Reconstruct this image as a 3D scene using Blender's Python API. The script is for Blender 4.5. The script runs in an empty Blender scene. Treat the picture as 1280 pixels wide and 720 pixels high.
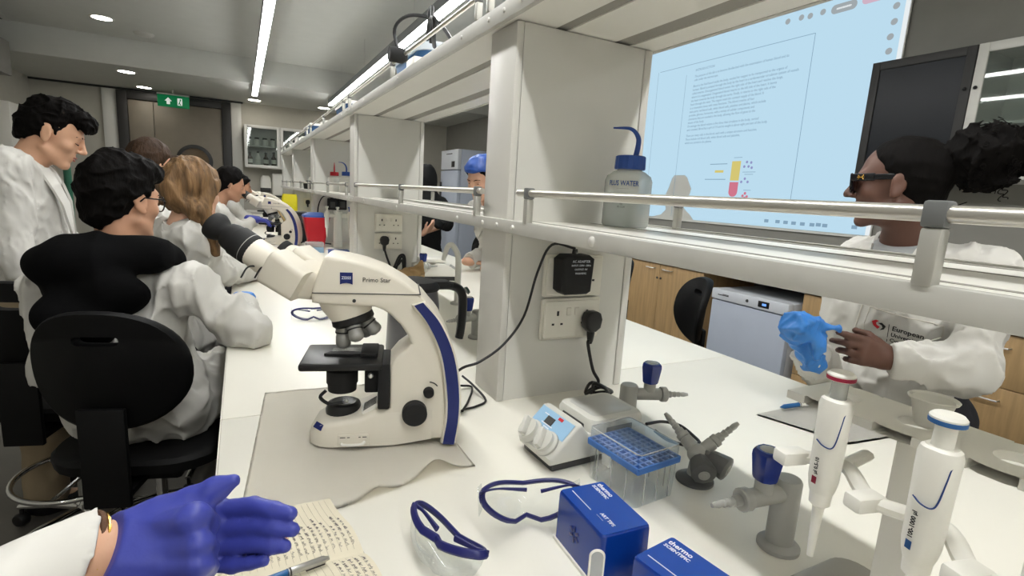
import bpy, bmesh, math, random
import numpy as np
from mathutils import Matrix, Vector, noise as mnoise
random.seed(7)
PI = math.pi
SC = bpy.context.scene
COL = SC.collection

# ---------------------------------------------------------------- camera, world, exposure
FPX = 649.7                      # focal length in pixels of the 1280x720 photograph
CZ = 1.40                        # eye height
B = 0.90                         # bench top height
_R = np.array([[0.8888511, -0.45438851, 0.05894752],
               [-0.02818656, -0.18263211, -0.9827772],
               [0.45732837, 0.87188107, -0.1751404]])
_u, _s, _v = np.linalg.svd(_R)
RC = _u @ _v                     # rows: camera right, down, forward
cam_d = bpy.data.cameras.new('camera')
cam = bpy.data.objects.new('camera', cam_d)
COL.objects.link(cam)
cam_d.sensor_width = 36
cam_d.lens = FPX * 36 / 1280
cam_d.clip_start = 0.02
cam.matrix_world = Matrix(((RC[0][0], -RC[1][0], -RC[2][0], 0), (RC[0][1], -RC[1][1], -RC[2][1], 0),
                           (RC[0][2], -RC[1][2], -RC[2][2], CZ), (0, 0, 0, 1)))
SC.camera = cam
SC.view_settings.view_transform = 'Standard'
SC.view_settings.look = 'None'
SC.view_settings.gamma = 1.0
SC.view_settings.exposure = 0.0
SC.view_settings.use_curve_mapping = False
W = bpy.data.worlds.new('room_world')
SC.world = W
W.use_nodes = True
W.node_tree.nodes['Background'].inputs[0].default_value = (0.5, 0.5, 0.48, 1)
W.node_tree.nodes['Background'].inputs[1].default_value = 0.25
LED = 44.0                       # strip light emission
DOWN = 30.0                      # downlight emission


def ray(u, v):
    return RC.T @ np.array([(u - 640) / FPX, (v - 360) / FPX, 1.0])


def pz(u, v, z):
    d = ray(u, v); t = (z - CZ) / d[2]
    return Vector((t * d[0], t * d[1], z))


def py(u, v, y):
    d = ray(u, v); t = y / d[1]
    return Vector((t * d[0], y, CZ + t * d[2]))


def px(u, v, x):
    d = ray(u, v); t = x / d[0]
    return Vector((x, t * d[1], CZ + t * d[2]))


def pd(u, v, depth):
    d = ray(u, v)
    return Vector((depth * d[0], depth * d[1], CZ + depth * d[2]))


# ---------------------------------------------------------------- materials
def lin(c):
    return tuple((x / 12.92 if x <= 0.04045 else ((x + 0.055) / 1.055) ** 2.4) for x in c)


def rgb(r, g, b):
    return lin((r / 255, g / 255, b / 255)) + (1.0,)


_mats = {}


def mat(name, c, rough=0.5, metal=0.0, bump=0.0, bscale=60.0, var=0.0, vscale=8.0, trans=0.0, ior=1.45, spec=0.5,
        emit=0.0, ecol=None, sss=0.0, alpha=1.0, kind='noise', coat=0.0, stretch=None, sheen=0.0):
    m = bpy.data.materials.new(name)
    m.use_nodes = True
    n = m.node_tree.nodes; l = m.node_tree.links
    p = n['Principled BSDF']
    col = rgb(*c)
    p.inputs['Base Color'].default_value = col
    p.inputs['Roughness'].default_value = rough
    p.inputs['Metallic'].default_value = metal
    p.inputs['Transmission Weight'].default_value = trans
    p.inputs['IOR'].default_value = ior
    p.inputs['Specular IOR Level'].default_value = spec
    p.inputs['Alpha'].default_value = alpha
    p.inputs['Coat Weight'].default_value = coat
    p.inputs['Sheen Weight'].default_value = sheen
    if sss:
        p.inputs['Subsurface Weight'].default_value = sss
        p.inputs['Subsurface Radius'].default_value = (0.012, 0.005, 0.003)
    if emit:
        p.inputs['Emission Color'].default_value = rgb(*(ecol or c))
        p.inputs['Emission Strength'].default_value = emit
    if bump or var:
        tc = n.new('ShaderNodeTexCoord')
        mp = n.new('ShaderNodeMapping')
        l.new(tc.outputs['Object'], mp.inputs[0])
        if stretch:
            mp.inputs['Scale'].default_value = stretch
    if bump:
        if kind == 'wave':
            t = n.new('ShaderNodeTexWave'); t.inputs['Scale'].default_value = bscale; t.inputs['Distortion'].default_value = 1.5
        elif kind == 'wrinkle':
            t = n.new('ShaderNodeTexNoise'); t.noise_type = 'RIDGED_MULTIFRACTAL'; t.inputs['Scale'].default_value = bscale; t.inputs['Detail'].default_value = 3; t.inputs['Distortion'].default_value = 0.6
        elif kind == 'voronoi':
            t = n.new('ShaderNodeTexVoronoi'); t.inputs['Scale'].default_value = bscale
        else:
            t = n.new('ShaderNodeTexNoise'); t.inputs['Scale'].default_value = bscale; t.inputs['Detail'].default_value = 4
        l.new(mp.outputs[0], t.inputs['Vector'])
        b = n.new('ShaderNodeBump'); b.inputs['Strength'].default_value = bump; b.inputs['Distance'].default_value = 0.045 if kind == 'wrinkle' else 0.01
        l.new(t.outputs[0], b.inputs['Height'])
        l.new(b.outputs[0], p.inputs['Normal'])
    if var:
        t = n.new('ShaderNodeTexNoise'); t.inputs['Scale'].default_value = vscale; t.inputs['Detail'].default_value = 5
        l.new(mp.outputs[0], t.inputs['Vector'])
        r = n.new('ShaderNodeValToRGB')
        r.color_ramp.elements[0].position = 0.3; r.color_ramp.elements[1].position = 0.7
        r.color_ramp.elements[0].color = tuple(max(0, x * (1 - var)) for x in col[:3]) + (1,)
        r.color_ramp.elements[1].color = tuple(min(1, x * (1 + var)) for x in col[:3]) + (1,)
        l.new(t.outputs[0], r.inputs[0])
        l.new(r.outputs[0], p.inputs['Base Color'])
    _mats[name] = m
    return m


def clear(name, c, rough=0.05, gloss=0.12, tint=0.9):
    """thin clear plastic or glass: a see-through sheet with a glossy film"""
    m = bpy.data.materials.new(name); m.use_nodes = True
    n = m.node_tree.nodes; l = m.node_tree.links
    n.clear()
    o = n.new('ShaderNodeOutputMaterial'); mx = n.new('ShaderNodeMixShader'); t = n.new('ShaderNodeBsdfTransparent')
    g = n.new('ShaderNodeBsdfGlossy'); f = n.new('ShaderNodeLayerWeight'); df = n.new('ShaderNodeBsdfDiffuse'); m2 = n.new('ShaderNodeMixShader')
    t.inputs[0].default_value = rgb(*c); g.inputs['Roughness'].default_value = rough
    df.inputs[0].default_value = rgb(*c)
    f.inputs['Blend'].default_value = 0.3
    ma = n.new('ShaderNodeMath'); ma.operation = 'MULTIPLY_ADD'; ma.inputs[1].default_value = 0.42; ma.inputs[2].default_value = gloss * 0.12
    l.new(f.outputs['Facing'], ma.inputs[0])
    l.new(ma.outputs[0], mx.inputs[0]); l.new(m2.outputs[0], mx.inputs[1]); l.new(g.outputs[0], mx.inputs[2])
    m2.inputs[0].default_value = 1 - tint
    l.new(t.outputs[0], m2.inputs[1]); l.new(df.outputs[0], m2.inputs[2])
    l.new(mx.outputs[0], o.inputs[0])
    return m


def emis(name, c, s):
    m = bpy.data.materials.new(name); m.use_nodes = True
    n = m.node_tree.nodes; n.clear()
    o = n.new('ShaderNodeOutputMaterial'); e = n.new('ShaderNodeEmission')
    e.inputs[0].default_value = rgb(*c); e.inputs[1].default_value = s
    m.node_tree.links.new(e.outputs[0], o.inputs[0])
    return m


# ---------------------------------------------------------------- mesh tools
def TR(x=0, y=0, z=0):
    return Matrix.Translation((x, y, z))


def RX(a): return Matrix.Rotation(a, 4, 'X')
def RY(a): return Matrix.Rotation(a, 4, 'Y')
def RZ(a): return Matrix.Rotation(a, 4, 'Z')
def SCL(x, y, z): return Matrix.Diagonal((x, y, z, 1))


def frame(o, zdir, xhint=(1, 0, 0)):
    z = Vector(zdir).normalized(); x = Vector(xhint)
    x = x - z * x.dot(z)
    if x.length < 1e-5:
        x = Vector((0, 1, 0)); x = x - z * x.dot(z)
    x.normalize(); y = z.cross(x); o = Vector(o)
    return Matrix(((x.x, y.x, z.x, o.x), (x.y, y.y, z.y, o.y), (x.z, y.z, z.z, o.z), (0, 0, 0, 1)))


def BM(): return bmesh.new()


def box(bm, x0, x1, y0, y1, z0, z1, bev=0.0, m=None, seg=2):
    t = bmesh.new()
    bmesh.ops.create_cube(t, size=1, matrix=TR((x0 + x1) / 2, (y0 + y1) / 2, (z0 + z1) / 2) @ SCL(abs(x1 - x0), abs(y1 - y0), abs(z1 - z0)))
    if bev:
        bmesh.ops.bevel(t, geom=list(t.edges), offset=bev, segments=seg, affect='EDGES', profile=0.5)
    add(bm, t, m)
    return bm


def add(bm, t, m=None):
    if m is not None:
        t.transform(m)
        if m.determinant() < 0:
            bmesh.ops.reverse_faces(t, faces=list(t.faces))
    tmp = bpy.data.meshes.new('t'); t.to_mesh(tmp); t.free()
    bm.from_mesh(tmp); bpy.data.meshes.remove(tmp)


def loft(bm, rings, caps=True, closed=True, m=None):
    t = bmesh.new(); vs = []
    for r in rings:
        vs.append([t.verts.new(p) for p in r])
    k = len(rings[0])
    for a, b in zip(vs, vs[1:]):
        for i in range(k if closed else k - 1):
            j = (i + 1) % k
            t.faces.new((a[i], a[j], b[j], b[i]))
    if caps and closed:
        t.faces.new(list(reversed(vs[0]))); t.faces.new(vs[-1])
    bmesh.ops.recalc_face_normals(t, faces=list(t.faces))
    add(bm, t, m); return bm


def lathe(bm, prof, n=24, m=None, caps=True):
    rings = [[(max(r, 1e-5) * math.cos(2 * PI * i / n), max(r, 1e-5) * math.sin(2 * PI * i / n), z) for i in range(n)] for r, z in prof]
    return loft(bm, rings, caps, True, m)


def prism(bm, poly, d0, d1, m=None, bev=0.0):
    """polygon in local XZ pushed along local Y from d0 to d1"""
    t = bmesh.new()
    a = [t.verts.new((p[0], d0, p[1])) for p in poly]; b = [t.verts.new((p[0], d1, p[1])) for p in poly]
    k = len(poly)
    fa = t.faces.new(a); fb = t.faces.new(list(reversed(b)))
    for i in range(k):
        j = (i + 1) % k
        t.faces.new((a[j], a[i], b[i], b[j]))
    bmesh.ops.recalc_face_normals(t, faces=list(t.faces))
    if bev:
        es = [e for e in t.edges if len(e.link_faces) == 2 and (fa in e.link_faces or fb in e.link_faces)]
        bmesh.ops.bevel(t, geom=es, offset=bev, segments=3, affect='EDGES', profile=0.5, clamp_overlap=True)
    add(bm, t, m); return bm


def spline(pts, n=8, closed=False):
    P = [Vector(p) for p in pts]; out = []
    k = len(P); rng = range(k) if closed else range(k - 1)
    for i in rng:
        p0 = P[(i - 1) % k] if (closed or i > 0) else P[0] * 2 - P[1]
        p1 = P[i]; p2 = P[(i + 1) % k]
        p3 = P[(i + 2) % k] if (closed or i + 2 < k) else P[-1] * 2 - P[-2]
        for j in range(n):
            t = j / n
            out.append(0.5 * ((2 * p1) + (p2 - p0) * t + (2 * p0 - 5 * p1 + 4 * p2 - p3) * t * t + (3 * p1 - p0 - 3 * p2 + p3) * t ** 3))
    if not closed:
        out.append(P[-1])
    return out


def tube(bm, path, r, n=8, closed=False, m=None, caps=True, flat=1.0):
    P = [Vector(p) for p in path]; k = len(P)
    R = r if isinstance(r, (list, tuple)) else [r] * k
    if len(R) != k:
        R = [float(np.interp(i / (k - 1), np.linspace(0, 1, len(R)), R)) for i in range(k)]
    T = []
    for i in range(k):
        a = P[(i - 1) % k] if (closed or i > 0) else P[i]; b = P[(i + 1) % k] if (closed or i < k - 1) else P[i]
        T.append((b - a).normalized() if (b - a).length > 1e-9 else Vector((0, 0, 1)))
    nrm = T[0].orthogonal().normalized(); rings = []
    if abs(T[0].z) < 0.9:
        nrm = Vector((0, 0, 1)); nrm = (nrm - T[0] * nrm.dot(T[0])).normalized()
    for i in range(k):
        nrm = (nrm - T[i] * nrm.dot(T[i]))
        nrm = nrm.normalized() if nrm.length > 1e-6 else T[i].orthogonal().normalized()
        bi = T[i].cross(nrm)
        rings.append([P[i] + (nrm * math.cos(2 * PI * j / n) * flat + bi * math.sin(2 * PI * j / n)) * R[i] for j in range(n)])
    if closed:
        rings.append(rings[0])
    return loft(bm, rings, caps and not closed, True, m)


def ball(bm, c, r, m=None, n=16):
    t = bmesh.new(); bmesh.ops.create_uvsphere(t, u_segments=n, v_segments=max(6, n // 2), radius=1)
    s = r if isinstance(r, (tuple, list)) else (r, r, r)
    add(bm, t, (m or Matrix()) @ TR(*c) @ SCL(*s)); return bm


def circ(r, n=24, z=0.0, a0=0.0):
    return [(r * math.cos(a0 + 2 * PI * i / n), r * math.sin(a0 + 2 * PI * i / n), z) for i in range(n)]


def rrect(w, h, r, n=5):
    out = []
    for cx, cy, a in ((w / 2 - r, h / 2 - r, 0), (-w / 2 + r, h / 2 - r, PI / 2), (-w / 2 + r, -h / 2 + r, PI), (w / 2 - r, -h / 2 + r, 1.5 * PI)):
        for i in range(n + 1):
            t = a + PI / 2 * i / n
            out.append((cx + r * math.cos(t), cy + r * math.sin(t)))
    return out


_mw = {}


def thing(name, label, cat, loc=(0, 0, 0), rz=0.0, group=None, rot=None):
    o = bpy.data.objects.new(name, None); COL.objects.link(o)
    o.empty_display_size = 0.05
    if rot is not None:
        mw = TR(*loc) @ rot; o.matrix_world = mw
    else:
        o.location = loc; o.rotation_euler = (0, 0, rz); mw = TR(*loc) @ RZ(rz)
    o['label'] = label; o['category'] = cat
    if group: o['group'] = group
    _mw[o.name] = mw
    return o


def obj(name, bm, m, parent=None, sharp=40, label=None, world=False, kind=None, smooth=True):
    me = bpy.data.meshes.new(name)
    if isinstance(bm, bpy.types.Mesh):
        me = bm
    else:
        bm.to_mesh(me); bm.free()
    if parent is not None and world:
        p = parent; mw = Matrix()
        while p is not None:
            mw = _mw.get(p.name, Matrix()) @ mw; p = p.parent
        me.transform(mw.inverted())
    if m is not None:
        for x in (m if isinstance(m, (list, tuple)) else [m]):
            me.materials.append(x)
    if smooth and len(me.polygons):
        me.polygons.foreach_set('use_smooth', [True] * len(me.polygons))
        if sharp < 180:
            me.set_sharp_from_angle(angle=math.radians(sharp))
    o = bpy.data.objects.new(name, me); COL.objects.link(o)
    if parent is not None: o.parent = parent
    if label: o['label'] = label
    if kind: o['kind'] = kind
    return o


def tag(o, label, cat, group=None):
    o['label'] = label; o['category'] = cat
    if group: o['group'] = group
    return o


def struct(name, bm, m, parent=None, **k):
    o = obj(name, bm, m, parent, **k)
    if parent is None: o['kind'] = 'structure'
    return o


def dup(root, loc=None, rz=None, label=None, group=None):
    c = root.copy(); COL.objects.link(c)
    if loc is not None: c.location = loc
    if rz is not None: c.rotation_euler = (0, 0, rz)
    if label: c['label'] = label
    if group: c['group'] = group
    for ch in list(root.children):
        d = ch.copy(); COL.objects.link(d); d.parent = c
        for g in list(ch.children):
            e = g.copy(); COL.objects.link(e); e.parent = d
    return c


def text(name, s, size, m, mtl, parent=None, world=True, bold=False, align='LEFT', depth=0.0003, kind=None, sx=1.0, spacing=1.0):
    c = bpy.data.curves.new(name, 'FONT'); c.body = s; c.size = size; c.extrude = depth; c.align_x = align; c.align_y = 'CENTER'
    c.space_line = spacing; c.resolution_u = 2
    if bold: c.offset = size * 0.018
    o = bpy.data.objects.new('tmp_text', c); COL.objects.link(o)
    dg = bpy.context.evaluated_depsgraph_get()
    me = bpy.data.meshes.new_from_object(o.evaluated_get(dg))
    bpy.data.objects.remove(o); bpy.data.curves.remove(c)
    me.name = name
    me.transform(m @ SCL(sx, 1, 1))
    me.materials.clear()
    return obj(name, me, mtl, parent, world=world, kind=kind, smooth=False)


# ---------------------------------------------------------------- organic shapes: signed distance blend + surface nets
class SDF:
    def __init__(s, lo, hi, h):
        s.lo = np.array(lo, float); s.h = h
        s.n = np.ceil((np.array(hi) - s.lo) / h).astype(int) + 1
        s.f = np.full(s.n, 1.0, np.float32)

    def _win(s, lo, hi):
        a = np.clip(np.floor((np.array(lo) - s.lo) / s.h).astype(int), 0, s.n)
        b = np.clip(np.ceil((np.array(hi) - s.lo) / s.h).astype(int) + 1, 0, s.n)
        if np.any(b <= a): return None, None
        sl = tuple(slice(i, j) for i, j in zip(a, b))
        g = np.meshgrid(*[(s.lo[k] + s.h * np.arange(a[k], b[k])).astype(np.float32) for k in range(3)], indexing='ij')
        return sl, np.stack(g, -1)

    def _mix(s, sl, d, k, sub=False):
        a = s.f[sl]
        if sub:
            d = -d
            if k > 0:
                hh = np.clip(k - np.abs(a - d), 0, None) / k
                s.f[sl] = np.maximum(a, d) + hh * hh * k * 0.25
            else: s.f[sl] = np.maximum(a, d)
        elif k > 0:
            hh = np.clip(k - np.abs(a - d), 0, None) / k
            s.f[sl] = np.minimum(a, d) - hh * hh * k * 0.25
        else: s.f[sl] = np.minimum(a, d)

    def cap(s, a, b, ra, rb, k=0.02, sub=False):
        a = np.array(a, np.float32); b = np.array(b, np.float32); mg = max(ra, rb) + k * 1.2 + 3 * s.h
        sl, P = s._win(np.minimum(a, b) - mg, np.maximum(a, b) + mg)
        if sl is None: return
        ba = b - a; L2 = max(float(ba @ ba), 1e-9)
        t = np.clip((P - a) @ ba / L2, 0, 1)
        d = np.linalg.norm(P - a - t[..., None] * ba, axis=-1) - (ra + (rb - ra) * t)
        s._mix(sl, d, k, sub)

    def chain(s, pts, rs, k=0.02):
        for i in range(len(pts) - 1): s.cap(pts[i], pts[i + 1], rs[i], rs[i + 1], k)

    def ell(s, M, r, k=0.02, sub=False, pw=None):
        """ellipsoid (or box-like superellipsoid with pw) with radii r in frame M"""
        M = np.array(M, np.float32); r = np.array(r, np.float32)
        c = M[:3, 3]; ext = np.sqrt(((M[:3, :3] * r) ** 2).sum(1)) * (1.0 if pw is None else 1.35) + k * 1.2 + 3 * s.h
        sl, P = s._win(c - ext, c + ext)
        if sl is None: return
        q = (P - c) @ M[:3, :3]
        if pw is None:
            k0 = np.linalg.norm(q / r, axis=-1); k1 = np.linalg.norm(q / (r * r), axis=-1)
            d = k0 * (k0 - 1) / np.maximum(k1, 1e-6)
        else:
            k0 = (np.abs(q / r) ** pw).sum(-1) ** (1 / pw)
            d = (k0 - 1) * r.min()
        s._mix(sl, d, k, sub)

    def half(s, p, nrm, lo=None, hi=None, k=0.0):
        """cut everything on the nrm side of the plane through p"""
        nrm = np.array(nrm, np.float32); nrm /= np.linalg.norm(nrm)
        lo = s.lo if lo is None else lo; hi = s.lo + s.h * s.n if hi is None else hi
        sl, P = s._win(lo, hi)
        s._mix(sl, -((P - np.array(p, np.float32)) @ nrm), k, True)

    def cut(s, other_fn, lo, hi, k=0.0):
        sl, P = s._win(lo, hi)
        s._mix(sl, other_fn(P), k, True)

    def warp(s, fn, lo=None, hi=None):
        sl, P = s._win(s.lo if lo is None else lo, s.lo + s.h * s.n if hi is None else hi)
        band = np.abs(s.f[sl]) < 0.06
        q = P[band]; v = s.f[sl]; v[band] += fn(q); s.f[sl] = v

    def mesh(s, name='body', smooth=1):
        f = s.f; h = s.h
        ins = f < 0
        nx, ny, nz = f.shape
        c = np.zeros((nx - 1, ny - 1, nz - 1), np.int8)
        for i in (0, 1):
            for j in (0, 1):
                for k in (0, 1):
                    c += ins[i:nx - 1 + i, j:ny - 1 + j, k:nz - 1 + k]
        act = np.argwhere((c > 0) & (c < 8))
        if len(act) == 0: return bpy.data.meshes.new(name)
        idx = np.full(c.shape, -1, np.int32); idx[tuple(act.T)] = np.arange(len(act))
        acc = np.zeros((len(act), 3)); cnt = np.zeros(len(act))
        cor = [(i, j, k) for i in (0, 1) for j in (0, 1) for k in (0, 1)]
        vals = {q: f[act[:, 0] + q[0], act[:, 1] + q[1], act[:, 2] + q[2]] for q in cor}
        for q in cor:
            for ax in range(3):
                if q[ax] == 0:
                    r = list(q); r[ax] = 1; r = tuple(r)
                    a, b = vals[q], vals[r]; x = (a < 0) != (b < 0)
                    t = np.where(x, a / np.where(x, a - b, 1), 0)
                    p = np.tile(np.array(q, float), (len(act), 1)); p[:, ax] = t
                    acc += p * x[:, None]; cnt += x
        V = s.lo + h * (act + acc / cnt[:, None])
        F = []
        for ax in range(3):
            o1, o2 = [(1, 2), (2, 0), (0, 1)][ax]
            sl0 = [slice(0, d) for d in f.shape]; sl1 = [slice(0, d) for d in f.shape]
            sl0[ax] = slice(0, f.shape[ax] - 1); sl1[ax] = slice(1, f.shape[ax])
            A = ins[tuple(sl0)]; Bb = ins[tuple(sl1)]
            e = np.argwhere(A != Bb)
            ok = (e[:, o1] > 0) & (e[:, o2] > 0) & (e[:, o1] < f.shape[o1] - 1) & (e[:, o2] < f.shape[o2] - 1)
            e = e[ok]; fl = A[tuple(e.T)]
            def cell(d1, d2):
                q = e.copy(); q[:, o1] -= d1; q[:, o2] -= d2
                return idx[tuple(q.T)]
            quad = np.stack([cell(0, 0), cell(1, 0), cell(1, 1), cell(0, 1)], 1)
            quad[~fl] = quad[~fl][:, ::-1]
            F.append(quad)
        F = np.concatenate(F)
        F = F[(F >= 0).all(1)]
        for _ in range(smooth):
            s1 = np.zeros_like(V); n1 = np.zeros(len(V))
            for a, b in ((0, 1), (1, 2), (2, 3), (3, 0)):
                np.add.at(s1, F[:, a], V[F[:, b]]); np.add.at(n1, F[:, a], 1)
                np.add.at(s1, F[:, b], V[F[:, a]]); np.add.at(n1, F[:, b], 1)
            V = V * 0.5 + 0.5 * s1 / np.maximum(n1, 1)[:, None]
        me = bpy.data.meshes.new(name)
        me.vertices.add(len(V)); me.vertices.foreach_set('co', V.astype(np.float32).ravel())
        me.loops.add(len(F) * 4); me.loops.foreach_set('vertex_index', F.astype(np.int32).ravel())
        me.polygons.add(len(F)); me.polygons.foreach_set('loop_start', np.arange(0, len(F) * 4, 4, dtype=np.int32))
        me.polygons.foreach_set('loop_total', np.full(len(F), 4, np.int32))
        me.update(calc_edges=True); me.validate()
        return me


def vnoise(P, sc, seed=0):
    """cheap smooth pseudo-noise in -1..1 at points P (n,3)"""
    rs = np.random.RandomState(seed); o = np.zeros(len(P), np.float32)
    for i in range(7):
        k = rs.normal(size=3); k /= np.linalg.norm(k); k *= sc * (0.6 + 0.9 * rs.rand())
        o += np.sin(P @ k.astype(np.float32) + rs.rand() * 6.28)
    return o / 3.2


def folds(sc, amp, stretch=(1, 1, 1), seed=0):
    st = np.array(stretch, np.float32)
    def fn(P):
        q = P * st
        w = np.stack([vnoise(q, sc * 0.5, seed + 1), vnoise(q, sc * 0.5, seed + 2), vnoise(q, sc * 0.5, seed + 3)], -1) * (0.5 / sc * 1.5)
        v = vnoise(q + w, sc, seed)
        return amp * (1 - np.abs(v)) ** 2 * -1.0 + amp * 0.4
    return fn

# ================================================================ materials used around the room
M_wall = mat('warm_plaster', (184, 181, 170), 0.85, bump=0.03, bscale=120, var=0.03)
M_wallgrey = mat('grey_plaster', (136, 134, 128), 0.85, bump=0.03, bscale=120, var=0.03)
M_ceil = mat('ceiling_paint', (196, 197, 192), 0.9, bump=0.02, bscale=90, var=0.02)
M_floor = mat('vinyl_floor', (104, 101, 95), 0.42, bump=0.05, bscale=160, var=0.10, vscale=3)
M_bench = mat('bench_laminate', (238, 235, 224), 0.36, var=0.012, vscale=5, bump=0.006, bscale=300)
M_edge = mat('bench_edge', (226, 222, 210), 0.4, var=0.02)
M_white = mat('white_laminate', (212, 211, 205), 0.45, var=0.012, vscale=4)
M_trimw = mat('panel_trim', (208, 206, 200), 0.4, var=0.012)
M_alu = mat('grey_aluminium', (196, 195, 189), 0.42, metal=0.12, var=0.03, vscale=20)
M_shelf = mat('shelf_white', (240, 238, 230), 0.35, var=0.012)
M_groove = mat('groove_grey', (150, 147, 139), 0.6, var=0.03)
M_rail = mat('satin_rail', (205, 202, 194), 0.32, metal=0.75, var=0.03)
M_post = mat('post_grey', (188, 187, 180), 0.4, metal=0.4, var=0.03)
M_cap = mat('post_cap', (112, 114, 114), 0.45, var=0.05)
M_led = emis('led_diffuser', (252, 252, 250), LED)
M_down = emis('downlight_diffuser', (255, 248, 236), DOWN)
M_housing = mat('lamp_housing', (98, 100, 102), 0.5, metal=0.3, var=0.03)
M_black = mat('black_plastic', (24, 24, 25), 0.38, bump=0.02, bscale=200, var=0.1)
M_blackm = mat('matt_black', (20, 20, 21), 0.7, bump=0.05, bscale=200, var=0.1)
M_darkframe = mat('door_frame_dark', (46, 45, 44), 0.5, var=0.06)
M_door = mat('door_brown_grey', (118, 110, 97), 0.55, bump=0.03, bscale=40, var=0.05)
M_wood = mat('oak_veneer', (172, 142, 100), 0.5, bump=0.04, bscale=14, var=0.16, vscale=5, stretch=(9, 9, 0.7))
M_steel = mat('brushed_steel', (190, 190, 188), 0.3, metal=0.9, var=0.04, vscale=30)
M_chrome = mat('chrome', (215, 215, 215), 0.12, metal=1.0, var=0.02)
M_fridge = mat('fridge_white', (206, 210, 216), 0.4, var=0.015)
M_fridgeg = mat('fridge_side', (178, 186, 200), 0.45, var=0.02)
M_glass = clear('cabinet_glass', (225, 230, 228), 0.03, 0.25, 0.97)
M_dglass = mat('dark_cabinet_glass', (20, 24, 30), 0.3, spec=0.25, var=0.05)
M_green = mat('exit_green', (0, 120, 70), 0.5, emit=0.35, var=0.04)
M_signw = mat('sign_white', (240, 245, 240), 0.5, emit=0.5, var=0.01)
M_scr = emis('projected_page', (188, 220, 238), 1.0)
M_scrtext = emis('projected_text', (132, 162, 184), 1.0)
M_scrw = emis('projected_white', (232, 238, 240), 1.0)
M_scrpill = emis('projected_grey', (160, 168, 172), 1.0)
M_scrpink = emis('projected_pink', (206, 178, 196), 1.0)
M_scry = emis('projected_yellow', (212, 198, 118), 1.0)
M_scrr = emis('projected_red', (206, 120, 140), 1.0)
M_scrp = emis('projected_violet', (146, 150, 196), 1.0)
M_paper = mat('white_paper', (232, 229, 220), 0.8, bump=0.02, bscale=200, var=0.015)
M_rimbrown = mat('porthole_glass', (92, 76, 56), 0.15, var=0.06)
M_red = mat('red_plastic', (196, 24, 40), 0.4, var=0.06)
M_bluep = mat('blue_plastic', (36, 74, 150), 0.4, var=0.06)
M_yellow = mat('yellow_plastic', (226, 214, 30), 0.5, var=0.05)
M_white2 = mat('white_plastic', (230, 228, 220), 0.35, var=0.01)
M_amber = mat('amber_glass', (58, 36, 20), 0.15, var=0.06)
M_label = mat('bottle_label', (226, 224, 214), 0.7, var=0.02)
M_darkgrey = mat('dark_grey_plastic', (58, 58, 58), 0.45, var=0.06)

# ================================================================ room shell
XW, YW, ZC, ZL, YB, XL = 3.6, 10.0, 2.95, 2.64, 7.95, -2.62
b = BM(); box(b, XL - 0.1, XW + 0.1, -2.6, YW + 0.1, -0.1, 0); struct('floor', b, M_floor)
b = BM(); box(b, XL - 0.1, XW + 0.1, -2.6, YB, ZC, ZC + 0.1); struct('ceiling', b, M_ceil)
b = BM(); box(b, XL - 0.1, XW + 0.1, YB, YW + 0.1, ZL, ZC + 0.1); struct('ceiling.001', b, M_ceil)
b = BM(); box(b, XL - 0.1, XW + 0.1, YW, YW + 0.1, 0, ZC); struct('wall_back', b, M_wall)
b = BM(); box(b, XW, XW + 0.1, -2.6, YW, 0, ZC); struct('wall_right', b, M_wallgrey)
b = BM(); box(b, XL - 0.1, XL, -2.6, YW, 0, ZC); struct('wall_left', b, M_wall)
b = BM(); box(b, XL - 0.1, XW + 0.1, -2.7, -2.6, 0, ZC); struct('wall_front', b, M_wall)
b = BM(); box(b, XL, XW, YW - 0.015, YW, 0, 0.1, 0.004); struct('baseboard_back', b, M_darkframe)
b = BM(); box(b, XL, XL + 0.015, -2.6, YW, 0, 0.1, 0.004); struct('baseboard_left', b, M_darkframe)
b = BM(); box(b, XL, 0.06, YW - 0.03, YW, 2.612, ZL, 0.003); struct('trim_1', b, M_darkframe)
for i, (x0, x1) in enumerate(((-1.80, -1.62), (-0.115, 0.03))):
    b = BM(); box(b, x0, x1, YW - 0.04, YW, 0, 2.61, 0.004); struct('trim_%d' % (i + 2), b, M_white)
# double door
d = bpy.data.objects.new('door_1', None); COL.objects.link(d); d['kind'] = 'structure'; d.location = (-0.87, YW, 0); _mw[d.name] = TR(-0.87, YW, 0)
b = BM(); box(b, -0.75, -0.62, -0.08, 0, 0, 2.6, 0.005); box(b, 0.62, 0.75, -0.08, 0, 0, 2.6, 0.005); box(b, -0.62, 0.62, -0.08, 0, 2.49, 2.6, 0.005); struct('door_frame', b, M_darkframe, d)
b = BM(); box(b, -0.615, -0.30, -0.05, -0.005, 0.01, 2.485, 0.004); struct('door_leaf', b, M_door, d)
b = BM(); box(b, -0.292, 0.615, -0.05, -0.005, 0.01, 2.485, 0.004); lf = struct('door_leaf', b, M_door, d)
b = BM(); lathe(b, [(0.20, -0.01), (0.20, 0.03), (0.23, 0.03), (0.255, 0.015), (0.255, -0.01)], 40, TR(0.22, -0.055, 1.64) @ RX(PI / 2)); struct('porthole_rim', b, M_darkframe, lf)
b = BM(); lathe(b, [(0.0, 0.0), (0.205, 0.0), (0.205, 0.01), (0.0, 0.012)], 40, TR(0.22, -0.055, 1.64) @ RX(PI / 2)); struct('porthole_glass', b, M_rimbrown, lf)
b = BM(); tube(b, [(-0.24, -0.05, 1.0), (-0.24, -0.1, 1.0), (-0.24, -0.1, 1.3), (-0.24, -0.05, 1.3)], 0.012); struct('door_handle', b, M_steel, lf)
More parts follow.
